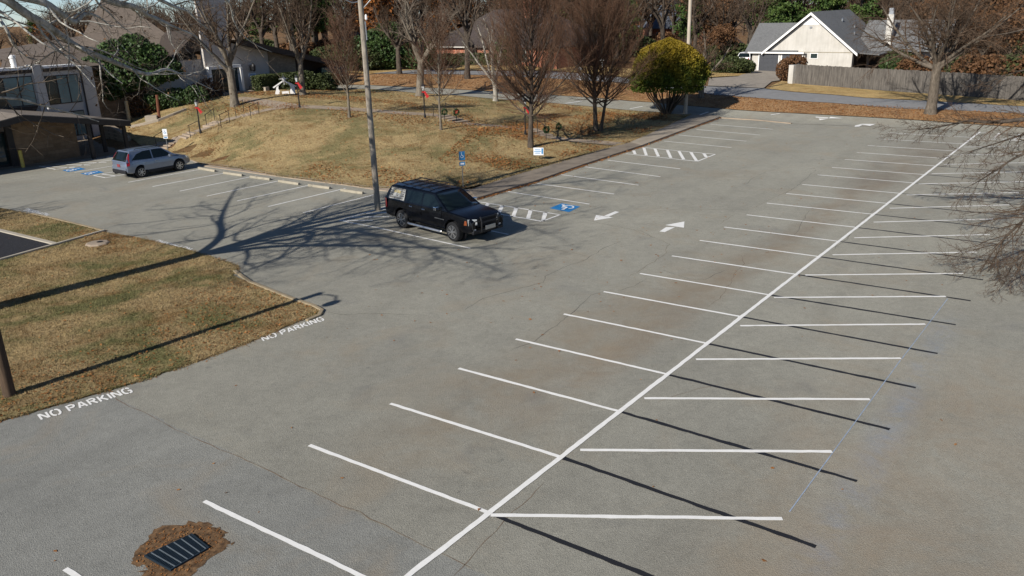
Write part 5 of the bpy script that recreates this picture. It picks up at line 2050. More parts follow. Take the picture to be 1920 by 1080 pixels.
# nativity cut-out: thin white boards, sunlit
gl, grr = WP(513, 178), WP(557, 176.5)
c = (gl + grr) / 2
t = thing('nativity_cutout', 'white flat nativity silhouette with star and stable arch on the church lawn', 'nativity', (c[0], c[1], c[2] - .02), math.atan2((grr - gl)[1], (grr - gl)[0]))
sc_ = np.hypot(*(grr - gl)[:2]) / 2.3


def board(name, pts, y=0.0, par=None, th=.04):
    return MB().slab([(x * sc_, y, z * sc_) for x, z in pts], (0, th, 0)).build(name, MATS['white_paint'], par or t)


board('left_figure', [(-1.0, 0), (-.48, 0), (-.58, .18), (-.50, .40), (-.62, .62), (-.58, .86), (-.36, 1.10), (-.10, 1.26), (-.12, 1.36), (-.62, 1.10), (-.80, .82), (-.86, .5), (-.96, .25)])
board('right_figure', [(.50, 0), (1.05, 0), (.98, .3), (1.02, .62), (.86, .95), (.66, 1.12), (.12, 1.36), (.10, 1.26), (.36, 1.10), (.54, .88), (.60, .6), (.48, .35)])
board('roof_board', [(-1.15, .80), (-1.05, .70), (0, 1.36), (1.10, .72), (1.16, .80), (.75, 1.08), (.55, 1.10), (0, 1.48)], -.045)
st = []
for k in range(16):
    a = 2 * math.pi * k / 16
    r = (.50 if k % 4 == 0 else .28) if k % 2 == 0 else .11
    st.append((r * math.sin(a), 1.58 + r * math.cos(a)))
board('star', st, -.09)
board('star_ray', [(-.04, 1.46), (.04, 1.46), (.02, 1.0), (-.02, 1.0)], -.092)
board('manger', [(-.34, .0), (-.28, .0), (-.2, .12), (.26, .12), (.34, 0), (.40, 0), (.36, .30), (.40, .34), (.2, .36), (-.1, .34), (-.34, .32), (-.28, .24)], .01)

# concrete service cover with a round opening in the island
g = G(183, 458)
t = thing('utility_cover', 'small round edged concrete service slab with dark hole in the grass island', 'utility cover', tuple(g), R(-20))
MB().lathe([(.50, -.05), (.50, .05), (.42, .09)], (0, 0, 0), 'z', 9).build('slab', MATS['path_concrete'], t, bevel=.02)
MB().lathe([(.13, .092), (.13, .098)], (.05, .10, 0), 'z', 18).build('opening', MATS['drain_pit'], t)

# storm drain with mud and leaves round it
q = [G(*p) for p in ((275, 1044), (359, 1005), (390.5, 1029.6), (321.5, 1069.7))]
c = sum(q) / 4
t = thing('storm_drain', 'dark iron storm drain grate with pale cross bars, ringed by muddy leaves', 'drain', tuple(c))


def dq(x, y, z):
    p = q[3] * (1 - x) * (1 - y) + q[2] * x * (1 - y) + q[1] * x * y + q[0] * (1 - x) * y
    return np.array([p[0], p[1], z])


MB(c).slab([dq(x, y, .006) for x, y in ((0, 0), (1, 0), (1, 1), (0, 1))], (0, 0, .004)).build('pit', MATS['drain_pit'], t)
m = MB(c)
nbar = 17
for k in range(nbar):
    y0, y1 = (k + .15) / nbar, (k + .68) / nbar
    m.slab([dq(0, y0, .014), dq(1, y0, .014), dq(1, y1, .014), dq(0, y1, .014)], (0, 0, .022))
m.build('grate', MATS['drain_iron'], t)
for k in range(6):
    x0, x1 = (k + .48) / 6 + .018, (k + .48) / 6 + .040
    MB(c).slab([dq(x0, 0, .022), dq(x1, 0, .022), dq(x1, 1, .022), dq(x0, 1, .022)], (0, 0, .020)).build('cross_bar', MATS['drain_rib'], t)
fm = MB(c)
for a, b in (((-.03, -.03), (1.03, 0)), ((-.03, 1), (1.03, 1.03)), ((-.03, 0), (0, 1)), ((1, 0), (1.03, 1))):
    fm.slab([dq(a[0], a[1], .005), dq(b[0], a[1], .005), dq(b[0], b[1], .005), dq(a[0], b[1], .005)], (0, 0, .035))
fm.build('frame', MATS['drain_iron'], t)
DEB = [(242, 1052), (262, 1028), (285, 1000), (305, 986), (350, 981), (382, 978), (408, 988), (425, 999), (424, 1010), (437, 1020), (425, 1025), (398, 1043), (372, 1066), (350, 1085), (300, 1100), (262, 1085), (270, 1062), (250, 1060)]
dxy = [G(*p)[:2] for p in DEB]
ring = []
rr = random.Random(2)
for i in range(len(dxy)):
    a, b = dxy[i], dxy[(i + 1) % len(dxy)]
    for k in range(5):
        p = a + (b - a) * k / 5
        ring.append(p + np.array([rr.gauss(0, .035), rr.gauss(0, .03)]))
hole = [q[0][:2], q[1][:2], q[2][:2], q[3][:2]]
cc = c[:2]
hole = [cc + (p - cc) * 1.07 for p in hole]
region('leaf_mud', ring, 'debris', .006, drape=False, kind='stuff', holes=[hole])

# planting-bed posts and stone
for (a, b, r_, mat, lab) in (((243, 229), (236, 189), .16, 'wood_post', 'thick pale wooden post at the front of the planting bed'), ((206, 226), (202, 193), .06, 'wood_post', 'thin wooden stake left of the holly trunk'),
                             ((214, 226), (213, 195), .06, 'wood_post', 'thin wooden stake beside the thick pale post'), ((299, 226), (294, 178), .13, 'rust_post', 'rusty red post at the end of the planting bed')):
    g = WP(*a)
    d = ray(*b)
    tp = np.array([0, 0, CAM_H]) + d * (g[1] / d[1])
    t = thing('garden_post', lab, 'post', tuple(g))
    MB(g).tube([g - [0, 0, .2], g + (tp - g) * .5, tp], [r_, r_ * .95, r_ * .9], 8).build('shaft', MATS[mat], t)
g = WP(287, 229)
tag(MB().slab([(-.5, -.3, -.2), (.5, -.3, -.2), (.5, .3, -.2), (-.5, .3, -.2)], (0, 0, .75)).build('stone_block', MATS['sidewalk'], bevel=.05), 'squared pale stone block at the foot of the holly tree', 'stone block').location = g
# small things across the street
for px, lab in (((1129, 132), 'white mailbox on post seen through the right pear tree'), ((1088, 151), 'white mailbox by the street left of the right pear trunk')):
    g = WP(*px)
    t = thing('mailbox', lab, 'mailbox', tuple(g))
    MB().tube([(0, 0, 0), (0, 0, 1.05)], .05, 6).build('post', MATS['white_paint'], t)
    MB().box((0, 0, 1.2), (.5, .3, .32)).build('box', MATS['white_paint'], t, bevel=.08)
g = WP(1215, 128)
t = thing('garden_umbrella', 'folded blue garden umbrella left of the clipped evergreen', 'umbrella', tuple(g))
t.scale = (.6, .6, .62)
MB().tube([(0, 0, 0), (0, 0, 3.4)], .04, 6).build('pole', MATS['white_paint'], t)
MB().lathe([(.45, 1.5), (.7, 1.9), (.55, 2.6), (.12, 3.5)], (0, 0, 0), 'z', 10).build('canopy', MATS['blue_tarp'], t)


# ------------------------------------------------------------------ trees
def tubes_mesh(name, lines):
    """lines: list of (pts (k,3), radii (k,), sides) -> one mesh, batched by (k, sides)"""
    groups = {}
    for p, r, s in lines:
        groups.setdefault((len(p), s), []).append((p, r))
    VV, QQ, base = [], [], 0
    for (k, s), L in groups.items():
        P = np.array([p for p, _ in L], float)
        Rr = np.array([r for _, r in L], float)
        N = len(P)
        T = np.empty_like(P)
        T[:, 1:-1] = P[:, 2:] - P[:, :-2]
        T[:, 0] = P[:, 1] - P[:, 0]
        T[:, -1] = P[:, -1] - P[:, -2]
        T /= np.linalg.norm(T, axis=2, keepdims=True) + 1e-12
        ref = np.where(np.abs(T[:, :1, 2:3]) < .9, np.array([[[0, 0, 1.0]]]), np.array([[[1.0, 0, 0]]]))
        ref = np.broadcast_to(ref, T.shape)
        X = np.cross(T, ref)
        X /= np.linalg.norm(X, axis=2, keepdims=True) + 1e-12
        Y = np.cross(T, X)
        an = np.arange(s) * 2 * math.pi / s
        V = P[:, :, None, :] + Rr[:, :, None, None] * (np.cos(an)[None, None, :, None] * X[:, :, None, :] + np.sin(an)[None, None, :, None] * Y[:, :, None, :])
        VV.append(V.reshape(-1, 3))
        idx = base + np.arange(N * k * s).reshape(N, k, s)
        a = idx[:, :-1, :]
        b = np.roll(idx, -1, axis=2)[:, :-1, :]
        c = np.roll(idx, -1, axis=2)[:, 1:, :]
        d = idx[:, 1:, :]
        QQ.append(np.stack([a, b, c, d], -1).reshape(-1, 4))
        base += N * k * s
    return mesh_np(name, np.concatenate(VV), quads=np.concatenate(QQ), smooth=True)


def unit(v):
    return v / (np.linalg.norm(v) + 1e-12)


def grow(out, rg, P, base, d, L, r, lev):
    """recursive branching; out[lev] collects polylines"""
    n = P['seg'][lev]
    d = unit(np.asarray(d, float))
    pts = [np.asarray(base, float)]
    dirs = []
    step = L / n
    wob, up = P['wob'][lev], P['up'][lev]
    for i in range(n):
        d = unit(d + rg.normal(0, wob, 3) + np.array([0, 0, up * (1 if up > 0 else (i + 1) / n)]))
        dirs.append(d)
        pts.append(pts[-1] + d * step)
    tp = P['taper'][lev]
    rad = [r * (1 - (1 - tp) * i / n) for i in range(n + 1)]
    if lev == 0 and P.get('flare', 0):
        rad[0] *= 1 + P['flare']
    out[lev].append((np.array(pts), np.array(rad), P['sides'][lev]))
    spawn(out, rg, P, pts, rad, L, lev)


def spawn(out, rg, P, pts, rad, L, lev, k=None, t0=None):
    if lev + 1 >= P['levels']:
        return
    n = len(pts) - 1
    k = P['n'][lev] if k is None else k
    t0 = P['t0'][lev] if t0 is None else t0
    az = rg.uniform(0, 6.28)
    for j in range(k):
        t = t0 + (1 - t0) * (j + rg.uniform(.1, .9)) / k
        if lev == 0 and P.get('top_fork') and j == k - 1:
            t = 1.0
        x = min(t * n, n - 1e-6)
        i = int(x)
        f = x - i
        b = pts[i] * (1 - f) + pts[i + 1] * f
        ax = unit(pts[i + 1] - pts[i])
        rr_ = rad[i] * (1 - f) + rad[i + 1] * f
        an = R(P['ang'][lev] + rg.normal(0, P['angv'][lev]))
        if lev == 0 and P.get('ang_fall'):
            an *= 1 - P['ang_fall'] * (t - t0) / (1 - t0 + 1e-6)
        az += 2.4 + rg.normal(0, .4)
        s = unit(np.cross(ax, [.3, .5, .81]))
        q = np.cross(ax, s)
        dd = math.cos(an) * ax + math.sin(an) * (math.cos(az) * s + math.sin(az) * q)
        shape = P.get('shape', lambda t: 1 - .45 * t)(t) if lev > 0 or P.get('shape0') is None else P['shape0'](t)
        Lc = L * P['lr'][lev] * shape * rg.uniform(.75, 1.2) if lev > 0 else P['L1'] * shape * rg.uniform(.85, 1.15)
        rc = max(min(rr_ * P['rr'][lev], rr_ * .95), P['rmin'])
        grow(out, rg, P, b, dd, Lc, rc, lev + 1)


def leaf_quads(name, C, size, rg, flat=.0, jit=.35):
    """random leaf-sized quads at centres C"""
    N = len(C)
    nrm = rg.normal(0, 1, (N, 3))
    nrm[:, 2] += flat
    nrm /= np.linalg.norm(nrm, axis=1, keepdims=True)
    a = np.cross(nrm, rg.normal(0, 1, (N, 3)))
    a /= np.linalg.norm(a, axis=1, keepdims=True)
    b = np.cross(nrm, a)
    s = size * rg.uniform(1 - jit, 1 + jit, (N, 1))
    V = np.stack([C - a * s - b * s * .6, C + a * s * .3 - b * s * .75, C + a * s + b * s * .2, C - a * s * .2 + b * s * .75], 1).reshape(-1, 3)
    Q = np.arange(4 * N).reshape(N, 4)
    return mesh_np(name, V, quads=Q)


BIG = dict(levels=5, seg=[5, 8, 6, 5, 3], wob=[.03, .075, .12, .17, .2], up=[.02, .065, .06, .05, .03], taper=[.78, .25, .22, .25, .35], sides=[12, 8, 5, 4, 3], flare=.35, top_fork=True,
           n=[6, 9, 8, 6], t0=[.72, .22, .18, .12], ang=[34, 42, 42, 40], angv=[8, 9, 10, 14], lr=[0, .50, .48, .50], rr=[.68, .58, .55, .55], rmin=.008, L1=8.5)


def big_tree(seed, H=3.6, r=.33, **over):
    P = dict(BIG)
    P.update(over)
    out = [[] for _ in range(P['levels'])]
    rg = np.random.default_rng(seed)
    grow(out, rg, P, (0, 0, -.15), (0, 0, 1), H, r, 0)
    return out


def tree_meshes(name, out, split=2):
    tr = tubes_mesh(name + '_trunk', [l for o in out[:split] for l in o])
    cr_ = tubes_mesh(name + '_crown', [l for o in out[split:] for l in o])
    return tr, cr_


def place(name, label, meshes, loc, rz=0.0, sc=1.0, mats=('bark_grey', 'twig'), group=None, cat='tree', leaves=None, leaf_mat=None):
    t = thing(name, label, cat, tuple(loc), rz, group)
    t.scale = (sc, sc, sc) if not hasattr(sc, '__len__') else sc
    for me, m, nm in zip(meshes, mats, ('trunk', 'crown')):
        if not me.materials:
            me.materials.append(MATS[m])
        link(bpy.data.objects.new(nm, me), t)
    if leaves is not None:
        if not leaves.materials:
            leaves.materials.append(MATS[leaf_mat])
        link(bpy.data.objects.new('foliage', leaves), t)
    return t


def tips(out, rg, n, spread, levs=(-1, -2)):
    P = np.concatenate([l[0][1:] for k in levs for l in out[k]])
    C = P[rg.integers(0, len(P), n)] + rg.normal(0, spread, (n, 3))
    return C


# --- lawn and roadside trees, each its own growth
o = big_tree(11, 3.5, .32)
place('bare_tree', 'bare grey tree with stout straight trunk at the head of the left lawn steps', tree_meshes('ta', o), WP(441, 199), R(20), 1.05)
o = big_tree(12, 3.3, .27, n=[5, 9, 8, 6], ang=[30, 40, 42, 40])
place('bare_tree', 'bare forked tree with twin limbs just right of the white nativity cut-out', tree_meshes('tb', o), WP(568, 179), R(0), 1.0)
o = big_tree(13, 3.3, .36, n=[8, 8, 8, 6], ang=[36, 40, 42, 40], up=[.02, .09, .06, .04, .02], t0=[.8, .25, .18, .12])
place('bare_tree', 'big many limbed bare tree fanning up beside the aisle road behind the wooden pole', tree_meshes('tc', o), WP(787, 181), R(40), 1.0, ('bark_grey', 'twig_grey'))
o = big_tree(14, 1.9, .24, n=[5, 8, 8, 6], ang=[28, 38, 42, 40], t0=[.7, .3, .18, .12], up=[.02, .1, .06, .04, .02], L1=9)
place('bare_tree', 'bare tree with pale trunk splitting low, at the lawn edge behind the pears', tree_meshes('td', o), WP(929, 190), R(75), 1.0, ('bark_pale', 'twig_grey'))
o = big_tree(15, 6.0, .30, n=[7, 8, 7, 6], t0=[.6, .2, .18, .12])
m5 = tree_meshes('te', o)
place('bare_tree', 'dark straight trunked bare tree on the leafy bank before the brick house', m5, WP(876, 148), R(130), .95, ('bark_dark', 'twig'))
o = big_tree(16, 3.6, .30, n=[6, 9, 8, 6], ang=[48, 42, 42, 40])
m6 = tree_meshes('tf', o)
place('bare_tree', 'dark spreading bare tree on the leafy bank left of the brick house', m6, WP(749, 139), R(10), .95, ('bark_dark', 'twig'))
o = big_tree(17, 2.0, .27, n=[7, 9, 8, 6], ang=[50, 42, 42, 40], up=[.0, .05, .04, .02, .0], t0=[.55, .2, .18, .12], L1=7.5)
m7 = tree_meshes('tg', o)
place('bare_tree', 'low spreading bare tree behind the clipped evergreen and pale pole', m7, WP(1314, 184), R(15), 1.0)
# broad drooping tree before the fence
o = big_tree(18, 3.6, .33, n=[14, 10, 10, 7], ang=[66, 40, 38, 36], up=[.0, .05, -.14, -.20, -.16], lr=[0, .58, .55, .55], rr=[.5, .5, .5, .5], rmin=.006, t0=[.78, .2, .15, .1], ang_fall=.6, L1=8.2, wob=[.02, .07, .08, .09, .11])
place('bare_tree', 'broad bare tree with stout trunk and arching twigs on the leaf strip before the fence', tree_meshes('th', o), WP(1744, 214), R(100), 1.2, ('bark_mid', 'twig'))

# --- upright pear trees with dense twigs
PEAR = dict(levels=4, seg=[9, 8, 6, 4], wob=[.025, .07, .11, .15], up=[.02, .085, .08, .06], taper=[.16, .2, .25, .45], sides=[10, 6, 4, 3], flare=.25,
            n=[64, 19, 10], t0=[.22, .10, .12], ang=[60, 30, 32], angv=[8, 9, 11], lr=[0, .44, .48], rr=[.46, .42, .48], rmin=.0075, L1=4.0, ang_fall=.62,
            shape0=lambda t: 1.12 - .62 * max(0, (t - .3)) if t > .3 else .85 + .9 * (t - .03))


def pear(seed, H, r, **over):
    P = dict(PEAR)
    P.update(over)
    out = [[] for _ in range(4)]
    grow(out, np.random.default_rng(seed), P, (0, 0, -.1), (0, 0, 1), H, r, 0)
    return out


def pear_meshes(nm, o):
    return tree_meshes(nm, o, 2)


place('pear_tree', 'dense upright bare pear tree on single trunk by the lower lawn steps', pear_meshes('pa', pear(21, 9.0, .19, L1=4.2)), WP(995, 277), 0, 1.0, ('bark_dark', 'twig_red'))
o = pear(22, 8.6, .18, L1=4.4, n=[56, 18, 10])
o2_ = pear(23, 7.6, .13, L1=3.6, n=[40, 16, 10])
for a, b in zip(o, o2_):
    for p, r, s in b:
        q = p + np.c_[.32 + np.clip(p[:, 2], 0, 5) * .20, np.zeros(len(p)), np.zeros(len(p))]
        a.append((q, r, s))
place('pear_tree', 'wide dense bare pear tree with two trunks, right of the other big pear', pear_meshes('pb', o), WP(1117, 246), 0, 1.0, ('bark_dark', 'twig_red'))
YP = dict(n=[38, 14, 8], t0=[.30, .12, .12], ang=[56, 30, 32])
place('young_tree', 'young bare vase shaped tree on the lawn left of the wooden pole', pear_meshes('pc', pear(24, 5.6, .105, L1=2.7, **YP)), WP(655, 221), 0, 1.0, ('bark_grey', 'twig_red'))
place('young_tree', 'young bare upright tree on the lawn by the upper steps', pear_meshes('pd', pear(25, 6.2, .095, L1=2.7, **YP)), WP(827, 244), R(50), 1.0, ('bark_grey', 'twig_red'))

# --- the sycamore left of the frame: pale limbs reach into the picture, its shadow falls across the lot
SYC = dict(levels=5, seg=[8, 8, 6, 4, 3], wob=[.03, .09, .16, .22, .26], up=[0, .02, .0, -.02, -.02], taper=[.7, .3, .25, .3, .4], sides=[14, 9, 6, 4, 3], flare=.3,
           n=[5, 6, 6, 5], t0=[.8, .25, .2, .15], ang=[45, 45, 48, 45], angv=[8, 12, 14, 16], lr=[0, .44, .55, .52], rr=[.6, .52, .55, .5], rmin=.006, L1=9)
rg = np.random.default_rng(31)
so = [[] for _ in range(5)]
SB = np.array([-18.5, 24.4, 0.0])
trunk_p = [SB + np.array([0, 0, -.2]), SB + [0.02, 0, 1.5], SB + [.1, .05, 3.2], SB + [.13, .08, 4.1], SB + [.15, .1, 5.0]]
so[0].append((np.array(trunk_p), np.array([.50, .40, .36, .34, .34]), 16))
FK = trunk_p[-1]


def smooth_path(P, per=4):
    P = [np.asarray(p, float) for p in P]
    P = [2 * P[0] - P[1]] + P + [2 * P[-1] - P[-2]]
    out = []
    for i in range(1, len(P) - 2):
        for k in range(per):
            t = k / per
            out.append(.5 * ((2 * P[i]) + (-P[i - 1] + P[i + 1]) * t + (2 * P[i - 1] - 5 * P[i] + 4 * P[i + 1] - P[i + 2]) * t * t + (-P[i - 1] + 3 * P[i] - 3 * P[i + 1] + P[i + 2]) * t ** 3))
    out.append(P[-2])
    return out


def limb(out, P, spec, ra, rb, kids, lev=1, t0=.15):
    pts = smooth_path(P)
    n = len(pts)
    L = sum(np.linalg.norm(pts[i + 1] - pts[i]) for i in range(n - 1))
    rad = [ra + (rb - ra) * (i / (n - 1)) ** .8 for i in range(n)]
    out[lev].append((np.array(pts), np.array(rad), SYC['sides'][lev]))
    spawn(out, rg, spec, pts, rad, min(L, 9), lev, kids, t0)


S2 = dict(SYC)
S2['lr'] = [0, .34, .5, .5]
S2['rr'] = [.6, .36, .48, .5]
S3 = dict(SYC)
S3['n'] = [5, 10, 9, 7]
S3['up'] = [0, .05, .07, .06, .03]
S3['lr'] = [0, .55, .55, .5]
limb(so, [FK, FK + [.5, .7, 1.5], PD(-40, -2, 26), PD(60, 33, 27), PD(105, 60, 28), PD(150, 90, 29), PD(215, 117, 30), PD(275, 139, 31), PD(312, 130, 32), PD(352, 146, 33), PD(398, 168, 34)], S2, .21, .02, 16, t0=.3)
limb(so, [FK, FK + [.3, .5, 2.2], PD(-60, -30, 25.5), PD(30, -8, 26.5), PD(85, 6, 27), PD(120, 30, 27.6), PD(141, 41, 28), PD(160, 26, 28.4), PD(185, 32, 29), PD(210, 52, 29.5)], S2, .22, .02, 13, t0=.35)
limb(so, [FK, FK + [.3, 1.0, 2.8], PD(40, -60, 27), PD(150, -25, 28.5), PD(212, 4, 30), PD(252, 13, 31), PD(275, 28, 32), PD(298, 36, 33), PD(315, 48, 33.5), PD(322, 84, 34)], S2, .24, .015, 13, t0=.35)
limb(so, [PD(150, -25, 28.5), PD(260, -15, 30), PD(330, 14, 31.5), PD(352, 22, 32.5), PD(378, 46, 33), PD(403, 62, 34)], S2, .10, .012, 8, 2, .2)
limb(so, [PD(275, 28, 32), PD(330, 52, 33), PD(366, 68, 33.5), PD(390, 95, 34), PD(416, 120, 34.5), PD(442, 131, 35)], S2, .06, .012, 6, 2, .2)
limb(so, [PD(60, 33, 27), PD(95, 62, 27.4), PD(118, 90, 27.6), PD(150, 118, 28), PD(154, 132, 28.2)], S2, .05, .012, 6, 2, .2)
limb(so, [PD(-60, -30, 25.5), PD(-10, 25, 25), PD(10, 52, 24.8), PD(22, 78, 24.8), PD(32, 92, 25), PD(52, 108, 25.2), PD(70, 112, 25.5)], S2, .07, .012, 6, 2, .2)
limb(so, [PD(-20, 8, 26.2), PD(30, 42, 26), PD(75, 78, 26), PD(112, 98, 26.2), PD(145, 112, 26.6)], S2, .05, .012, 6, 2, .2)
limb(so, [PD(250, -30, 30), PD(390, -12, 32), PD(428, 4, 33), PD(438, 38, 33.5), PD(452, 62, 34), PD(476, 82, 35), PD(510, 98, 36)], S2, .06, .010, 4, 2, .3)
# limbs outside the frame: seen only by their shadows
def over(px, py, z):
    return G(px, py) + np.array([-math.cos(SHADOW_AZ), -math.sin(SHADOW_AZ), math.tan(SUN_EL)]) * z / math.tan(SUN_EL)


limb(so, [FK, FK + [.05, .2, 2.2], over(610, 428, 8.6), over(690, 437, 9.1), over(775, 456, 9.7), over(855, 480, 10.2), over(935, 506, 10.7)], S3, .15, .02, 18, t0=.3)
limb(so, [FK, FK + [.0, -.1, 2.2], over(588, 436, 8.5), over(556, 467, 8.9), over(498, 494, 9.2), over(432, 520, 9.4)], S3, .13, .02, 12, t0=.35)
limb(so, [FK, FK + [.3, 1.2, 1.8], FK + [.8, 2.6, 4.0], FK + [2.2, 4.6, 6.0], FK + [4.0, 6.0, 7.6]], S3, .21, .03, 14)
limb(so, [FK, FK + [-1.6, 1.0, 1.4], FK + [-4.0, 2.6, 2.6], FK + [-6.0, 5.0, 3.6], FK + [-7.4, 8.0, 4.2]], S3, .165, .03, 14)
limb(so, [FK, FK + [.5, -1.6, 2.0], FK + [1.6, -3.8, 3.6], FK + [3.6, -6.0, 4.8], FK + [6.4, -7.6, 5.6]], S3, .18, .025, 18)
limb(so, [FK, FK + [.9, -.8, 2.4], FK + [2.4, -2.6, 4.8], FK + [4.4, -4.4, 6.0], FK + [6.8, -5.6, 6.8]], S3, .165, .025, 18)
limb(so, [FK, FK + [.2, -.4, 2.4], FK + [.8, -1.6, 5.0], FK + [3.2, -2.8, 7.2], FK + [6.2, -3.4, 8.4]], S3, .165, .025, 14)
limb(so, [FK + [.8, 2.6, 4.0], FK + [3.0, 2.6, 6.0], FK + [6.4, 2.2, 7.4], FK + [9.6, 2.4, 8.2]], S3, .14, .02, 14)
limb(so, [FK, FK + [-1.2, -.8, 2.2], FK + [-3.2, -2.0, 5.0], FK + [-4.0, -2.4, 8.0]], S3, .15, .04, 8)
so = [[(p - SB, r, s) for p, r, s in l] for l in so]
tm = (tubes_mesh('syc_trunk', so[0] + so[1] + so[2]), tubes_mesh('syc_crown', so[3] + so[4]))
sl = leaf_quads('syc_leaves', tips(so, rg, 420, .10), .055, rg)
place('sycamore_tree', 'white barked sycamore whose mottled limbs reach in at the upper left over the church', tm, SB, 0, 1, ('bark_sycamore', 'twig_grey'), leaves=sl, leaf_mat='leaf_brown')

place('bare_tree', 'bare tree left of the picture, casting branch shadows before the blue accessible bays', tree_meshes('lt', big_tree(33, 4.2, .34)), (-33.5, 31.5, 0), R(40), .85)

# --- the tree right of the frame with drooping twigs
rg = np.random.default_rng(41)
RT = dict(SYC)
RT.update(up=[0, .0, -.02, -.05, -.06], n=[5, 9, 9, 6], lr=[0, .165, .52, .52], ang=[45, 38, 40, 40], rr=[.6, .42, .5, .5], rmin=.0055, wob=[.03, .08, .10, .14, .16])
ro_ = [[] for _ in range(5)]
RB = np.array([26.5, 29.5, 0.0])
ro_[0].append((np.array([RB + [0, 0, -.2], RB + [0, 0, 1.0], RB + [-.1, .05, 2.2], RB + [-.2, .1, 3.4]]), np.array([.55, .42, .38, .36]), 14))
RF = RB + [-.2, .1, 3.4]
sy = SYC['sides']
limb(ro_, [RF, PD(2120, 190, 30), PD(2010, 214, 30.3), PD(1920, 224, 30.6), PD(1860, 229, 31), PD(1815, 227, 31.3), PD(1780, 234, 31.6), PD(1730, 242, 32), PD(1680, 242, 32.4)], RT, .15, .005, 24, t0=.3)
limb(ro_, [RF, PD(2080, 240, 29.5), PD(1990, 262, 29.5), PD(1920, 288, 29.6), PD(1880, 310, 29.8), PD(1838, 338, 30), PD(1795, 360, 30.3)], RT, .11, .005, 20, t0=.3)
limb(ro_, [RF, PD(2080, 215, 31.5), PD(1990, 232, 32), PD(1920, 252, 32.5), PD(1876, 266, 33), PD(1832, 280, 33.5), PD(1790, 292, 34)], RT, .10, .005, 16, t0=.3)
RT2 = dict(RT)
RT2['lr'] = [0, .30, .52, .52]
RT2['n'] = [5, 9, 9, 6]
limb(ro_, [RF, PD(2100, 300, 27.5), PD(2000, 350, 27), PD(1935, 400, 26.8), PD(1885, 445, 26.6), PD(1850, 490, 26.4), PD(1822, 540, 26.2)], RT2, .12, .006, 30, t0=.3)
limb(ro_, [RF, PD(2140, 330, 26), PD(2040, 390, 25.2), PD(1965, 440, 24.8), PD(1905, 490, 24.5), PD(1880, 535, 24.4)], RT2, .12, .006, 28, t0=.3)
limb(ro_, [RF, RF + [0.5, -1.5, 1.5], RF + [-.6, -4, 2.2], RF + [-2.0, -7.0, 2.4], RF + [-3.0, -9.5, 2.0]], RT, .16, .01, 18)
limb(ro_, [RF, RF + [0, .4, 2.0], RF + [-.4, 1.2, 4.5], RF + [-1.4, 1.4, 7.0]], RT, .18, .01, 14)
limb(ro_, [RF, RF + [-.6, .8, 1.8], PD(2060, 60, 31), PD(1960, 50, 32), PD(1890, 62, 33), PD(1840, 70, 34)], RT, .10, .01, 16)
limb(ro_, [RF, RF + [-.4, 1.2, 1.4], PD(2060, 130, 33), PD(1960, 125, 34.5), PD(1890, 140, 35.5), PD(1830, 165, 36.5)], RT, .11, .01, 16)
limb(ro_, [RF, RF + [1.5, .5, 1.5], RF + [4, 1.0, 3.0], RF + [7, 1, 4.0]], RT, .16, .01, 10)
ro_ = [[(p - RB, r, s) for p, r, s in l] for l in ro_]
tm = (tubes_mesh('rt_trunk', ro_[0] + ro_[1]), tubes_mesh('rt_crown', ro_[2] + ro_[3] + ro_[4]))
place('bare_tree', 'bare tree whose drooping fine twigs hang in from the right edge over the stalls', tm, RB, 0, 1, ('bark_dark', 'twig'))

# --- clipped evergreen: multi-stem base, dome of fine foliage
rg = np.random.default_rng(51)
EB = WP(1250, 214)
t = thing('clipped_evergreen', 'tall dome shaped golden green clipped evergreen on many bare stems', 'tree', tuple(EB))
st_l = []
for k in range(26):
    a = rg.uniform(0, 6.28)
    rr_ = rg.uniform(.05, .45)
    tx, ty = math.cos(a), math.sin(a)
    R2 = rg.uniform(.8, 2.5)
    st_l.append((np.array([[tx * rr_ * .6, ty * rr_ * .6, -.1], [tx * (rr_ + R2 * .22), ty * (rr_ + R2 * .22), .7], [tx * (rr_ + R2 * .55), ty * (rr_ + R2 * .55), 1.45], [tx * R2, ty * R2, 2.75]]), np.array([.085, .06, .05, .03]), 6))
mobj('stems', tubes_mesh('stems', st_l), MATS['bark_dark'], t)
HT = 6.1


def dome_r(f):            # f 0 bottom..1 top
    f = np.clip(f, 0, 1)
    return 2.95 * np.where(f < .18, .80 + .20 * np.sin(f / .18 * math.pi / 2), np.sqrt(np.maximum(1 - ((f - .18) / .82) ** 2.1, 0)) * 1.0)


def dome_pts(N, rg, inner=.0):
    f = rg.uniform(0, 1, N) ** .85
    a = rg.uniform(0, 2 * math.pi, N)
    lump = .07 * np.sin(3 * a + 5 * f) + .05 * np.sin(7 * a - 9 * f) + .045 * np.sin(11 * a + 13 * f) + rg.normal(0, .045, N)
    r = dome_r(f) * (1 + lump) * (1 - inner * rg.uniform(0, 1, N))
    z = 2.2 + (HT - 2.2) * f - .12 * np.cos(2.2 * a)
    # ragged skirt
    z = z - np.where(f < .1, rg.uniform(0, .35, N), 0)
    return np.c_[r * np.cos(a), r * np.sin(a), z]


core = []
for i in range(14):
    f = i / 13
    for j in range(24):
        a = 2 * math.pi * j / 24
        r = max(float(dome_r(np.array([f]))[0]) * .86, .02)
        core.append((r * math.cos(a), r * math.sin(a), 2.4 + (HT - 2.6) * f))
cq = [(i * 24 + j, i * 24 + (j + 1) % 24, (i + 1) * 24 + (j + 1) % 24, (i + 1) * 24 + j) for i in range(13) for j in range(24)]
C = np.concatenate([dome_pts(34000, rg), dome_pts(12000, rg, .25)])
lm = leaf_quads('arbor', C, .075, rg)
lo = mobj('foliage', lm, MATS['leaf_arbor'], t)
mobj('inner_foliage', mesh_np('inner', np.array(core), quads=cq), MATS['leaf_hedge'], t)


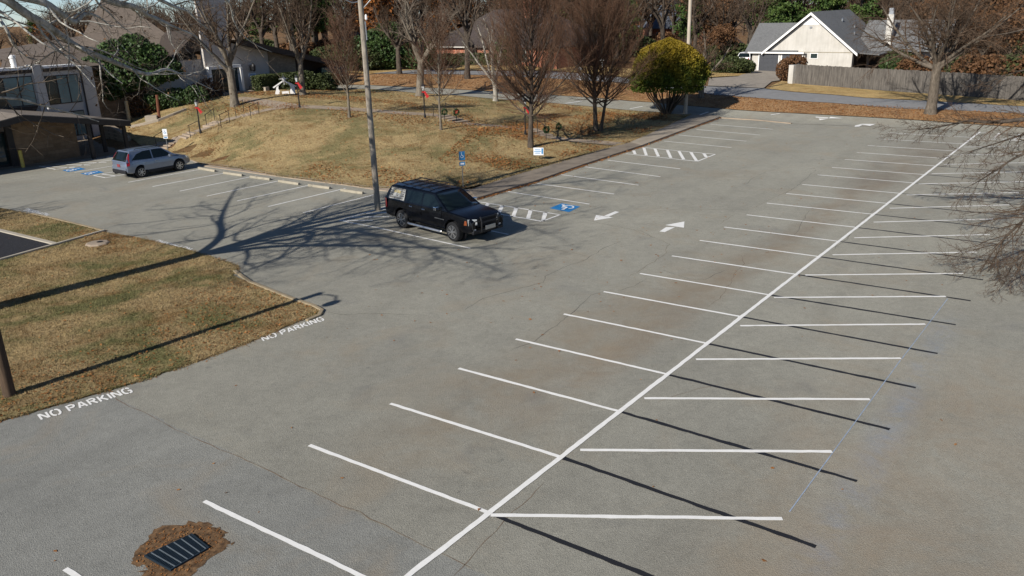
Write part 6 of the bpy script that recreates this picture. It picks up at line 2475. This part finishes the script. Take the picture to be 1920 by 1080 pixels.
# --- shrubs, hedges and leafy trees
def blob_pts(rg, N, lobes):
    """points through the outer volume of a cluster of ellipsoid lobes (c, r3)"""
    vol = np.array([l[1][0] * l[1][1] * l[1][2] for l in lobes]) ** .67
    idx = rg.choice(len(lobes), N, p=vol / vol.sum())
    d = rg.normal(0, 1, (N, 3))
    d /= np.linalg.norm(d, axis=1, keepdims=True)
    rad = 1 - np.abs(rg.normal(0, .22, (N, 1)))
    c = np.array([l[0] for l in lobes])[idx]
    r = np.array([l[1] for l in lobes])[idx]
    return c + d * r * np.clip(rad, .05, 1.0)


def shrub(name, label, base, lobes, N, size, mat, stems=6, cat='shrub', group=None, seed=1, stem_mat='bark_dark'):
    rg = np.random.default_rng(seed)
    t = thing(name, label, cat, tuple(base), 0, group)
    C = blob_pts(rg, N, lobes)
    C = C[C[:, 2] > -.05]
    mobj('foliage', leaf_quads('fol', C, size, rg), MATS[mat], t)
    L = []
    for k in range(stems):
        l = lobes[rg.integers(0, len(lobes))]
        e = np.array(l[0]) + rg.normal(0, .3, 3) * np.array(l[1])
        b = np.array([e[0] * .35 + rg.normal(0, .1), e[1] * .35 + rg.normal(0, .1), -.1])
        L.append((np.array([b, b * .5 + e * .5 + [0, 0, .1], e]), np.array([.05, .035, .015]), 5))
    mobj('stems', tubes_mesh('stems', L), MATS[stem_mat], t)
    return t


def hedge(label, a, b, depth, h, mat='leaf_hedge', seed=1, size=.07, dens=900):
    """clipped hedge between two ground points"""
    a, b = np.asarray(a, float), np.asarray(b, float)
    L = np.hypot(*(b - a)[:2])
    rg = np.random.default_rng(seed)
    t = thing('hedge', label, 'hedge', tuple((a + b) / 2), math.atan2((b - a)[1], (b - a)[0]))
    N = int(dens * L)
    P = np.c_[rg.uniform(-L / 2, L / 2, N), rg.uniform(-depth / 2, depth / 2, N), rg.uniform(0, h, N)]
    k = rg.integers(0, 5, N)
    P[k < 2, 2] = h + .03 * np.sin(P[k < 2, 0] * 3)
    P[k == 2, 1] = -depth / 2
    P[k == 3, 1] = depth / 2
    e = k == 4
    P[e, 0] = np.sign(P[e, 0]) * L / 2
    P += rg.normal(0, .045, P.shape)
    mobj('foliage', leaf_quads('fol', P, size, rg), MATS[mat], t)
    m = MB().box((0, 0, h * .46), (L - .2, depth - .25, h * .88))
    m.build('inner_foliage', MATS['leaf_hedge'], t)
    return t


hedge('long clipped hedge under the church stone panel beside the nativity cut-out', UV(45.9, -65.4, 2.35), UV(51.5, -65.2, 2.35), 1.2, 1.35, seed=61)
hedge('clipped hedge in front of the red brick house', np.append(WP(800, 121)[:2], h1(*WP(800, 121)[:2])), WP(985, 122), 1.3, 1.25, seed=62, dens=500, size=.1)
hl = WP(262, 222)
rg = np.random.default_rng(63)
HB = WP(280, 214)
lobes = [((-3.4, 0, 3.6), (2.0, 1.6, 1.5)), ((-2.0, .4, 4.8), (1.9, 1.6, 1.4)), ((-1.2, -.6, 3.4), (1.9, 1.6, 1.5)), ((-3.9, .3, 2.2), (1.4, 1.3, .9)), ((.6, 0, 4.6), (1.9, 1.6, 1.3)), ((-.4, .2, 5.6), (1.4, 1.3, 1.0)), ((2.0, .3, 3.6), (1.3, 1.2, 1.0)), ((-2.8, -.4, 1.9), (1.2, 1.2, .7)), ((1.0, -.5, 3.1), (1.2, 1.1, .8))]
t = thing('holly_tree', 'leaning dense dark green broadleaf tree in the planting bed before the church', 'tree', tuple(HB))
C = blob_pts(rg, 15000, lobes)
mobj('foliage', leaf_quads('holly', C, .12, rg), MATS['leaf_holly'], t)
L = [(np.array([[0, 0, -.2], [-.35, 0, .9], [-.9, 0, 2.0], [-1.6, .1, 3.4]]), np.array([.16, .13, .11, .06]), 8)]
for l in lobes:
    L.append((np.array([[-.7, 0, 1.6], np.array(l[0]) * .6 + np.array([-.4, 0, .7]), np.array(l[0])]), np.array([.08, .06, .02]), 6))
mobj('trunk', tubes_mesh('hollytrunk', L), MATS['bark_dark'], t)
shrub('dry_shrub', 'tangled brown shrub behind the thick pale post', WP(262, 219), [((0, 0, .9), (1.1, .9, 1.0)), ((1.2, .3, .8), (.9, .8, .8))], 1500, .06, 'leaf_brown', 16, seed=64)
shrub('evergreen_shrub', 'dark low spreading evergreen shrubs against the church wall', WP(322, 203), [((-1.2, .2, .7), (1.2, .9, .9)), ((.4, .3, .8), (1.3, .9, .9)), ((2.0, .4, .9), (1.2, .9, .9))], 5000, .09, 'leaf_holly', 8, seed=65)
shrub('dry_shrub', 'dry reddish shrub by the church entrance steps', UV(41.2, -65.6, 2.1), [((0, 0, .8), (1.2, 1.0, 1.1)), ((-1.3, .2, .6), (.9, .8, .8))], 2600, .07, 'leaf_brown', 14, seed=66)
shrub('evergreen_shrub', 'rounded green shrubs between the nativity cut-out and the dark car', WP(590, 170), [((-.8, .5, .8), (1.3, 1.0, 1.0)), ((1.0, .6, .7), (1.3, 1.0, .9)), ((-2.4, .6, .8), (1.1, .9, .9))], 5000, .10, 'leaf_hedge', 8, seed=67)
shrub('evergreen_shrub', 'large glossy green shrub mass right of the wooden pole', WP(722, 130), [((0, 0, 2.2), (3.4, 2.4, 2.4)), ((3.4, .4, 1.6), (2.6, 2, 1.8)), ((-2.6, .4, 1.8), (2.2, 2, 2.0)), ((.8, .3, 3.8), (1.8, 1.6, 1.4))], 15000, .14, 'leaf_holly', 8, seed=68)
shrub('evergreen_shrub', 'bronze green shrub mass before the low brick house', WP(650, 133), [((0, 0, 1.4), (2.8, 1.8, 1.5)), ((2.6, .4, 1.3), (2.2, 1.8, 1.4)), ((-2.4, .4, 1.3), (2.0, 1.6, 1.4))], 9000, .13, 'leaf_hedge', 8, seed=69)
shrub('evergreen_shrub', 'dark conical shrub at the corner of the red brick house', WP(945, 123), [((0, 0, 1.4), (1.5, 1.3, 1.6)), ((.1, 0, 2.6), (.9, .8, .9)), ((2.4, .2, .9), (1.4, 1.1, .9))], 6000, .12, 'leaf_holly', 5, seed=70)
shrub('evergreen_shrub', 'rounded olive shrub left of the pale house drive', WP(1376, 137), [((0, 0, .9), (1.8, 1.4, 1.0)), ((-1.6, .2, .7), (1.3, 1.1, .8)), ((1.4, .2, .7), (1.2, 1.0, .8))], 6000, .11, 'leaf_hedge', 6, seed=71)
shrub('dry_shrub', 'rusty brown shrub at the end of the timber fence by the drive', WP(1474, 150), [((0, 0, 1.1), (1.2, 1.1, 1.2)), ((1.0, .5, 1.7), (1.3, 1.0, .9))], 4200, .09, 'leaf_brown', 14, seed=72)
shrub('evergreen_shrub', 'green shrub peering over the timber fence beside the chimney', UV(97, -22.6, .6), [((0, 0, 1.5), (1.1, .9, 1.0)), ((1.3, -.2, 1.2), (.9, .8, .9))], 3000, .11, 'leaf_holly', 6, seed=73)


# --- the wood behind the houses: prototypes shared by many individual trees
def leafy_tree(seed, H, r, nleaf, size, spread, **over):
    o = big_tree(seed, H, r, levels=4, n=[7, 8, 7], t0=[.55, .2, .15], **over)
    rg = np.random.default_rng(seed + 500)
    return tree_meshes('lt%d' % seed, o), leaf_quads('ll%d' % seed, tips(o, rg, nleaf, spread), size, rg)


bare = []
for i, (s, kw) in enumerate(((101, {}), (102, dict(ang=[26, 36, 40, 40], up=[.02, .1, .08, .05, .02])), (103, dict(n=[8, 9, 8, 6], ang=[46, 44, 42, 40])), (104, dict(L1=9.5)))):
    bare.append(tree_meshes('wood%d' % i, big_tree(s, 4.2, .30, rmin=.011, **kw)))
rust = [leafy_tree(111, 3.2, .28, 9000, .20, .40), leafy_tree(112, 3.6, .30, 6500, .20, .45)]


def pine_mesh(seed, H, R0, N):
    rg = np.random.default_rng(seed)
    L = [(np.array([[0, 0, -.2], [.05, 0, H * .4], [0, .1, H * .75], [0, 0, H]]), np.array([.28, .20, .12, .03]), 9)]
    C = []
    for k in range(46):
        f = rg.uniform(.22, 1) ** .9
        a = rg.uniform(0, 6.28)
        ln = R0 * (1.08 - f) ** .7 * rg.uniform(.55, 1.1) + .35
        b = np.array([0, 0, H * f])
        e = b + np.array([math.cos(a) * ln, math.sin(a) * ln, ln * rg.uniform(.0, .35)])
        L.append((np.array([b, b * .5 + e * .5, e]), np.array([.06, .045, .02]), 5))
        n = int(N / 46)
        t_ = rg.uniform(.25, 1.05, (n, 1))
        C.append(b + (e - b) * t_ + rg.normal(0, 1, (n, 3)) * np.array([.45, .45, .28]) * (ln / R0 + .35))
    return (tubes_mesh('pine_t', L), leaf_quads('pine_l', np.concatenate(C), .17, rg))


pines = [pine_mesh(121, 13, 3.6, 9000), pine_mesh(122, 15, 3.0, 9000)]


def wood_pt(px, Y):
    d = ray(px, 60)
    x = d[0] / d[1] * Y
    return np.array([x, Y, h1(x, Y) * max(0, 1 - max(0, Y - 150) / 60) + (0 if Y < 150 else .6) - .1])


rr = random.Random(77)


def plant(kind, px, Y, sc, label, group):
    p = wood_pt(px, Y)
    rz = rr.uniform(0, 6.28)
    if kind.startswith('b'):
        place('bare_tree', label, bare[int(kind[1])], p, rz, sc, ('bark_dark', 'twig'), group)
    elif kind.startswith('r'):
        ms, lf = rust[int(kind[1])]
        place('oak_tree', label, ms, p, rz, sc, ('bark_dark', 'twig'), group, leaves=lf, leaf_mat='leaf_rust' if kind[1] == '0' else 'leaf_brown')
    else:
        tr, lf = pines[int(kind[1])]
        t = thing('pine_tree', label, 'tree', tuple(p), rz, group)
        t.scale = (sc, sc, sc)
        for me, m, nm in ((tr, 'bark_dark', 'trunk'), (lf, 'leaf_pine', 'crown')):
            if not me.materials:
                me.materials.append(MATS[m])
            link(bpy.data.objects.new(nm, me), t)


# single trees one can point at
plant('p0', 592, 116, 1.15, 'bright green pine rising behind the forked tree by the nativity', None)
plant('p1', 1478, 128, 1.0, 'dark green pine just behind the pale house gable', None)
plant('p0', 1545, 126, .95, 'dark green pine over the ridge of the pale house', None)
plant('p1', 1610, 122, .95, 'dark green pine behind the grey roof left of the chimney', None)
plant('p0', 1425, 140, .9, 'green pine left of the pale house gable', None)
plant('p1', 1295, 125, .62, 'small green pine below the slate roof by the pale pole', None)
plant('p0', 1180, 126, .6, 'dark pine beside the blue garden umbrella', None)
plant('r0', 690, 118, 1.05, 'rust leaved oak right behind the top of the wooden pole', None)
plant('r0', 745, 124, 1.0, 'rust leaved oak above the glossy shrub mass', None)
plant('r0', 830, 136, 1.1, 'rust leaved oak behind the left roof of the brick house', None)
plant('r1', 1850, 105, 1.0, 'brown leaved oak behind the timber fence at far right', None)
plant('r1', 1770, 118, .9, 'brown leaved oak behind the right wing of the pale house', None)
plant('r1', 1356, 112, .52, 'small rust brown oak between the pale pole and the pale house', None)
plant('r0', 85, 150, .55, 'orange brown oak glimpsed behind the left church roof', None)
plant('p0', 68, 150, .5, 'green pine glimpsed behind the left church roof', None)
# the woods, row by row
for i in range(4):
    plant('b%d' % (i % 4), -10 + 32 * i, rr.uniform(128, 140), rr.uniform(.50, .58), 'low bare tree in the wood beyond the far left church roof', 'bare trees beyond the far left roof')
for i in range(9):
    plant('b%d' % (i % 4), 130 + 32 * i + rr.uniform(-10, 10), rr.uniform(118, 145), rr.uniform(.75, .95), 'bare brown tree in the wood behind the church roof', 'bare trees behind the church')
for i in range(15):
    plant('b%d' % rr.randrange(4), 415 + 24 * i + rr.uniform(-10, 10), rr.uniform(108, 140), rr.uniform(.9, 1.2), 'bare brown tree in the wood between the church end and the brick house', 'bare trees right of the church')
for i in range(16):
    plant('b%d' % rr.randrange(4), 770 + 22 * i + rr.uniform(-10, 10), rr.uniform(118, 150), rr.uniform(1.0, 1.3), 'bare brown tree in the wood behind the brick house', 'bare trees behind the brick house')
for i in range(15):
    plant('b%d' % rr.randrange(4), 1110 + 22 * i + rr.uniform(-10, 10), rr.uniform(112, 145), rr.uniform(.9, 1.25), 'bare brown tree in the wood around the slate roofed house', 'bare trees around the slate house')
for i in range(18):
    plant('b%d' % rr.randrange(4), 1430 + 30 * i + rr.uniform(-10, 10), rr.uniform(118, 145), rr.uniform(.95, 1.25), 'bare brown tree in the wood behind the pale house and fence', 'bare trees behind the pale house')
for i in range(9):
    plant('r%d' % (i % 2), 560 + 150 * i + rr.uniform(-40, 40), rr.uniform(128, 150), rr.uniform(.8, 1.05), 'brown leaved oak half hidden in the far wood', 'brown oaks in the wood')
for i in range(8):
    plant('p%d' % (i % 2), 520 + 130 * i + rr.uniform(-40, 40), rr.uniform(135, 155), rr.uniform(.8, 1.0), 'dark pine half hidden in the far wood', 'pines in the wood')
for i in range(9):
    px = 1690 + 36 * i
    p = wood_pt(px, rr.uniform(82, 100))
    shrub('understory_shrub', 'dark shrub behind the right end of the timber fence', p, [((0, 0, 1.4), (2.0, 1.6, 1.5)), ((1.6, .3, 1.0), (1.5, 1.3, 1.2))], 2600, .14, ('leaf_hedge', 'leaf_brown', 'leaf_brown')[i % 3], 6, 'shrub', 'shrubs behind the fence', 400 + i)
for i in range(4):
    plant('r1' if i % 2 else 'b%d' % i, 1800 + 50 * i, rr.uniform(88, 100), rr.uniform(.7, .9), 'tree crowding behind the right end of the timber fence', 'trees behind the fence end')
for i in range(26):
    px = 420 + 60 * i + rr.uniform(-15, 15)
    Y = rr.uniform(112, 130)
    if px > 1380:
        Y = rr.uniform(114, 124)
    p = wood_pt(px, Y)
    w = rr.uniform(.9, 1.4)
    shrub('understory_shrub', 'dark shrub in the understory of the wood behind the houses', p, [((0, 0, 1.1 * w), (1.9 * w, 1.5, 1.2 * w)), ((1.9, .3, .9 * w), (1.5, 1.3, 1.0 * w)), ((-1.9, .2, .9 * w), (1.4, 1.2, 1.0 * w))], 2600, .17,
          ('leaf_brown', 'leaf_hedge', 'leaf_brown')[i % 3], 5, 'shrub', 'understory shrubs', 300 + i)
# the farthest wood reads as one mass
fw_l = []
rg = np.random.default_rng(88)
p2 = big_tree(105, 4, .28, levels=4, n=[8, 9, 8], rmin=.035)
proto = [l for o in p2 for l in o]
lines = []
for i in range(95):
    px = 90 + 22 * i + rg.uniform(-12, 12)
    p = wood_pt(px, rg.uniform(165, 215))
    sc = rg.uniform(.85, 1.2)
    a = rg.uniform(0, 6.28)
    Rz = np.array([[math.cos(a), -math.sin(a), 0], [math.sin(a), math.cos(a), 0], [0, 0, 1]]) * sc
    for q, r, s in proto:
        lines.append((q @ Rz.T + p, r * sc, 3))
struct(mobj('far_wood', tubes_mesh('far_wood', lines), MATS['twig']), 'stuff')


# ------------------------------------------------------------------ loose leaves and grass blades
def lying(name, P, size, rg, mat, lift=.012, tilt=.25):
    P = np.asarray(P)
    N = len(P)
    a = rg.uniform(0, 6.28, N)
    s_ = size * rg.uniform(.5, 1.3, N)
    ca, sa = np.cos(a) * s_, np.sin(a) * s_
    Z = rg.normal(0, tilt, (N, 4)) * s_[:, None]
    Z = np.abs(Z) + lift
    X = np.stack([np.c_[P[:, 0] + ca, P[:, 1] + sa], np.c_[P[:, 0] - sa * .6, P[:, 1] + ca * .6], np.c_[P[:, 0] - ca, P[:, 1] - sa], np.c_[P[:, 0] + sa * .6, P[:, 1] - ca * .6]], 1)
    V = np.dstack([X, P[:, 2][:, None] + Z]).reshape(-1, 3)
    return struct(mobj(name, mesh_np(name, V, quads=np.arange(4 * N).reshape(N, 4)), MATS[mat]), 'stuff')


rg = np.random.default_rng(201)


def in_poly(poly, N, rg, wfun=None):
    poly = np.array([np.asarray(p)[:2] for p in poly])
    lo, hi = poly.min(0), poly.max(0)
    out = []
    got = 0
    while got < N:
        Q = rg.uniform(lo, hi, (4 * N, 2))
        Q = Q[inside(Q, poly)]
        if wfun is not None:
            Q = Q[rg.uniform(0, 1, len(Q)) < wfun(Q)]
        out.append(Q)
        got += len(Q)
    return np.concatenate(out)[:N]


def patchy(sc, thr, seed):
    ph = np.random.default_rng(seed).uniform(0, 6.28, (6, 3))
    kk = np.random.default_rng(seed + 1).normal(0, sc, (6, 2))

    def f(Q):
        v = sum(np.sin(Q @ kk[i] + ph[i, 0]) for i in range(6)) / 6
        return np.clip((v - thr) * 3 + .12, .05, 1)
    return f


lot_leaf = [G(*p)[:2] for p in ((900, 380), (1330, 226), (1700, 260), (1560, 420), (1300, 560), (1000, 640), (700, 600), (650, 480), (960, 440))]
L1_ = in_poly(lot_leaf, 480, rg)
L2_ = in_poly([G(*p)[:2] for p in ((100, 790), (600, 600), (1300, 500), (1900, 300), (1900, 1060), (100, 1060))], 60, rg)
kerb_pts = []
cb = [G(*p)[:2] for p in LOT_CURB]
for i in range(1500):
    k = rg.integers(0, len(cb) - 1)
    p = cb[k] + (cb[k + 1] - cb[k]) * rg.uniform()
    n = np.array([(cb[k + 1] - cb[k])[1], -(cb[k + 1] - cb[k])[0]])
    n /= np.hypot(*n)
    kerb_pts.append(p + n * abs(rg.normal(0, .09)))
Q = np.concatenate([L1_, L2_])
lying('fallen_leaves', np.c_[Q, np.zeros(len(Q))], .046, rg, 'dry_leaf', .006)
lying('fallen_leaves', np.c_[np.array(kerb_pts), np.zeros(1500)], .055, rg, 'dry_leaf', .008, .5)
Q = in_poly(LAWN_XY, 15000, rg, patchy(.55, .12, 5))
lying('fallen_leaves', np.c_[Q, HH(Q) + .04], .065, rg, 'dry_leaf', .01, .4)
Q = in_poly(isl_xy, 5200, rg, patchy(.7, .05, 9))
lying('fallen_leaves', np.c_[Q, np.full(len(Q), .02)], .040, rg, 'dry_leaf', .01, .4)
Q = in_poly(pxs([(860, 330), (980, 318), (1170, 264), (1285, 214), (1180, 208), (1000, 215), (880, 250), (820, 300)]), 9000, rg, patchy(.8, .0, 15))
lying('fallen_leaves', np.c_[Q, HH(Q) + .04], .065, rg, 'dry_leaf', .01, .4)
bank = pxs([(700, 140), (1052, 149), (1293, 172), (1500, 191), (1920, 214), (1920, 239), (1500, 212), (1233, 192), (939, 171.5), (690, 159)])
Q = in_poly(bank, 16000, rg)
lying('fallen_leaves', np.c_[Q, HH(Q) + .035], .062, rg, 'dry_leaf', .006, .4)
Q = in_poly([G(*p)[:2] for p in ((250, 1052), (290, 1000), (350, 984), (405, 990), (425, 1010), (390, 1045), (340, 1082), (280, 1080))], 420, rg)
Q = Q[~inside(Q, np.array(hole))]
lying('fallen_leaves', np.c_[Q, np.full(len(Q), .010)], .022, rg, 'dry_leaf', .002, .3)


def blades(name, Q, z, h, w, rg, mat):
    N = len(Q)
    a = rg.uniform(0, 6.28, N)
    hh = h * rg.uniform(.5, 1.4, N)
    lean = rg.normal(0, .6, (N, 2)) * hh[:, None]
    d = np.c_[np.cos(a), np.sin(a)] * w
    b = np.c_[Q, z]
    V = np.stack([np.c_[Q - d, z], np.c_[Q + d, z], np.c_[Q + lean, z + hh]], 1).reshape(-1, 3)
    return struct(mobj(name, mesh_np(name, V, tris=np.arange(3 * N).reshape(N, 3)), MATS[mat]), 'stuff')


vis = [G(*p)[:2] for p in ((-60, 388), (0, 391), (60, 403), (150, 424), (200, 437), (262, 447), (345, 467), (418, 489), (448, 500), (436, 516), (470, 532), (545, 562), (585, 575), (602, 582), (597, 589), (560, 602), (490, 632.5), (380, 674), (245, 720), (120, 756), (-20, 795), (-60, 700))]
Q = in_poly(vis, 90000, rg)
bedp = np.array([G(*p)[:2] for p in ((-220, 396), (0, 432), (108, 459.5), (0, 490), (-260, 545))])
Q = Q[~inside(Q, bedp)]
blades('grass', Q, np.full(len(Q), .012), .055, .009, rg, 'island_grass')
Q = in_poly(LAWN_XY, 60000, rg)
blades('grass', Q, HH(Q) + .02, .06, .022, rg, 'lawn_grass')
# ragged grass and crumbs of soil along the edges


def edge_points(px, N, rg, spread, z=0.0):
    P = [G(x, y, z)[:2] for x, y in px]
    L = np.array([np.hypot(*(P[i + 1] - P[i])) for i in range(len(P) - 1)])
    k = rg.choice(len(L), N, p=L / L.sum())
    t_ = rg.uniform(0, 1, (N, 1))
    A_ = np.array(P)
    Q = A_[k] + (A_[k + 1] - A_[k]) * t_
    clump = .6 + .8 * np.sin(Q[:, 0] * 5.0) * np.sin(Q[:, 1] * 4.3)
    n = (A_[k + 1] - A_[k])[:, ::-1] * np.array([1, -1])
    n = n / np.linalg.norm(n, axis=1, keepdims=True)
    return Q + n * (rg.normal(0, spread, N) * np.clip(clump, .15, 1.6))[:, None]


E1 = [(604, 589), (560, 602), (490, 632.5), (380, 674), (245, 720), (120, 756), (0, 790), (-60, 806)]
E2 = [(0, 391), (60, 403), (150, 424), (200, 437), (262, 447), (345, 467), (418, 489), (448, 500), (436, 516)]
for E_, n_ in ((E1, 5200), (E2, 3600)):
    Q = edge_points(E_, n_, rg, .06)
    blades('grass', Q, np.zeros(len(Q)), .05, .010, rg, 'island_grass')
Q = np.concatenate([edge_points(E1, 500, rg, .13), edge_points(E2, 500, rg, .16)])
lying('fallen_leaves', np.c_[Q, np.zeros(len(Q))], .030, rg, 'dry_leaf', .005, .3)
Q = edge_points([(370, 306), (443, 314.5), (534, 331), (598, 339), (680, 350), (760, 354), (860, 358)], 3000, rg, .10, .05)
blades('grass', Q, np.full(len(Q), .05), .06, .018, rg, 'lawn_grass')
Q = edge_points([(905, 347), (958, 330), (1060, 300), (1120, 282), (1181, 266), (1240, 240), (1297, 214)], 3600, rg, .10, .12)
blades('grass', Q, np.full(len(Q), .12), .06, .018, rg, 'lawn_grass')
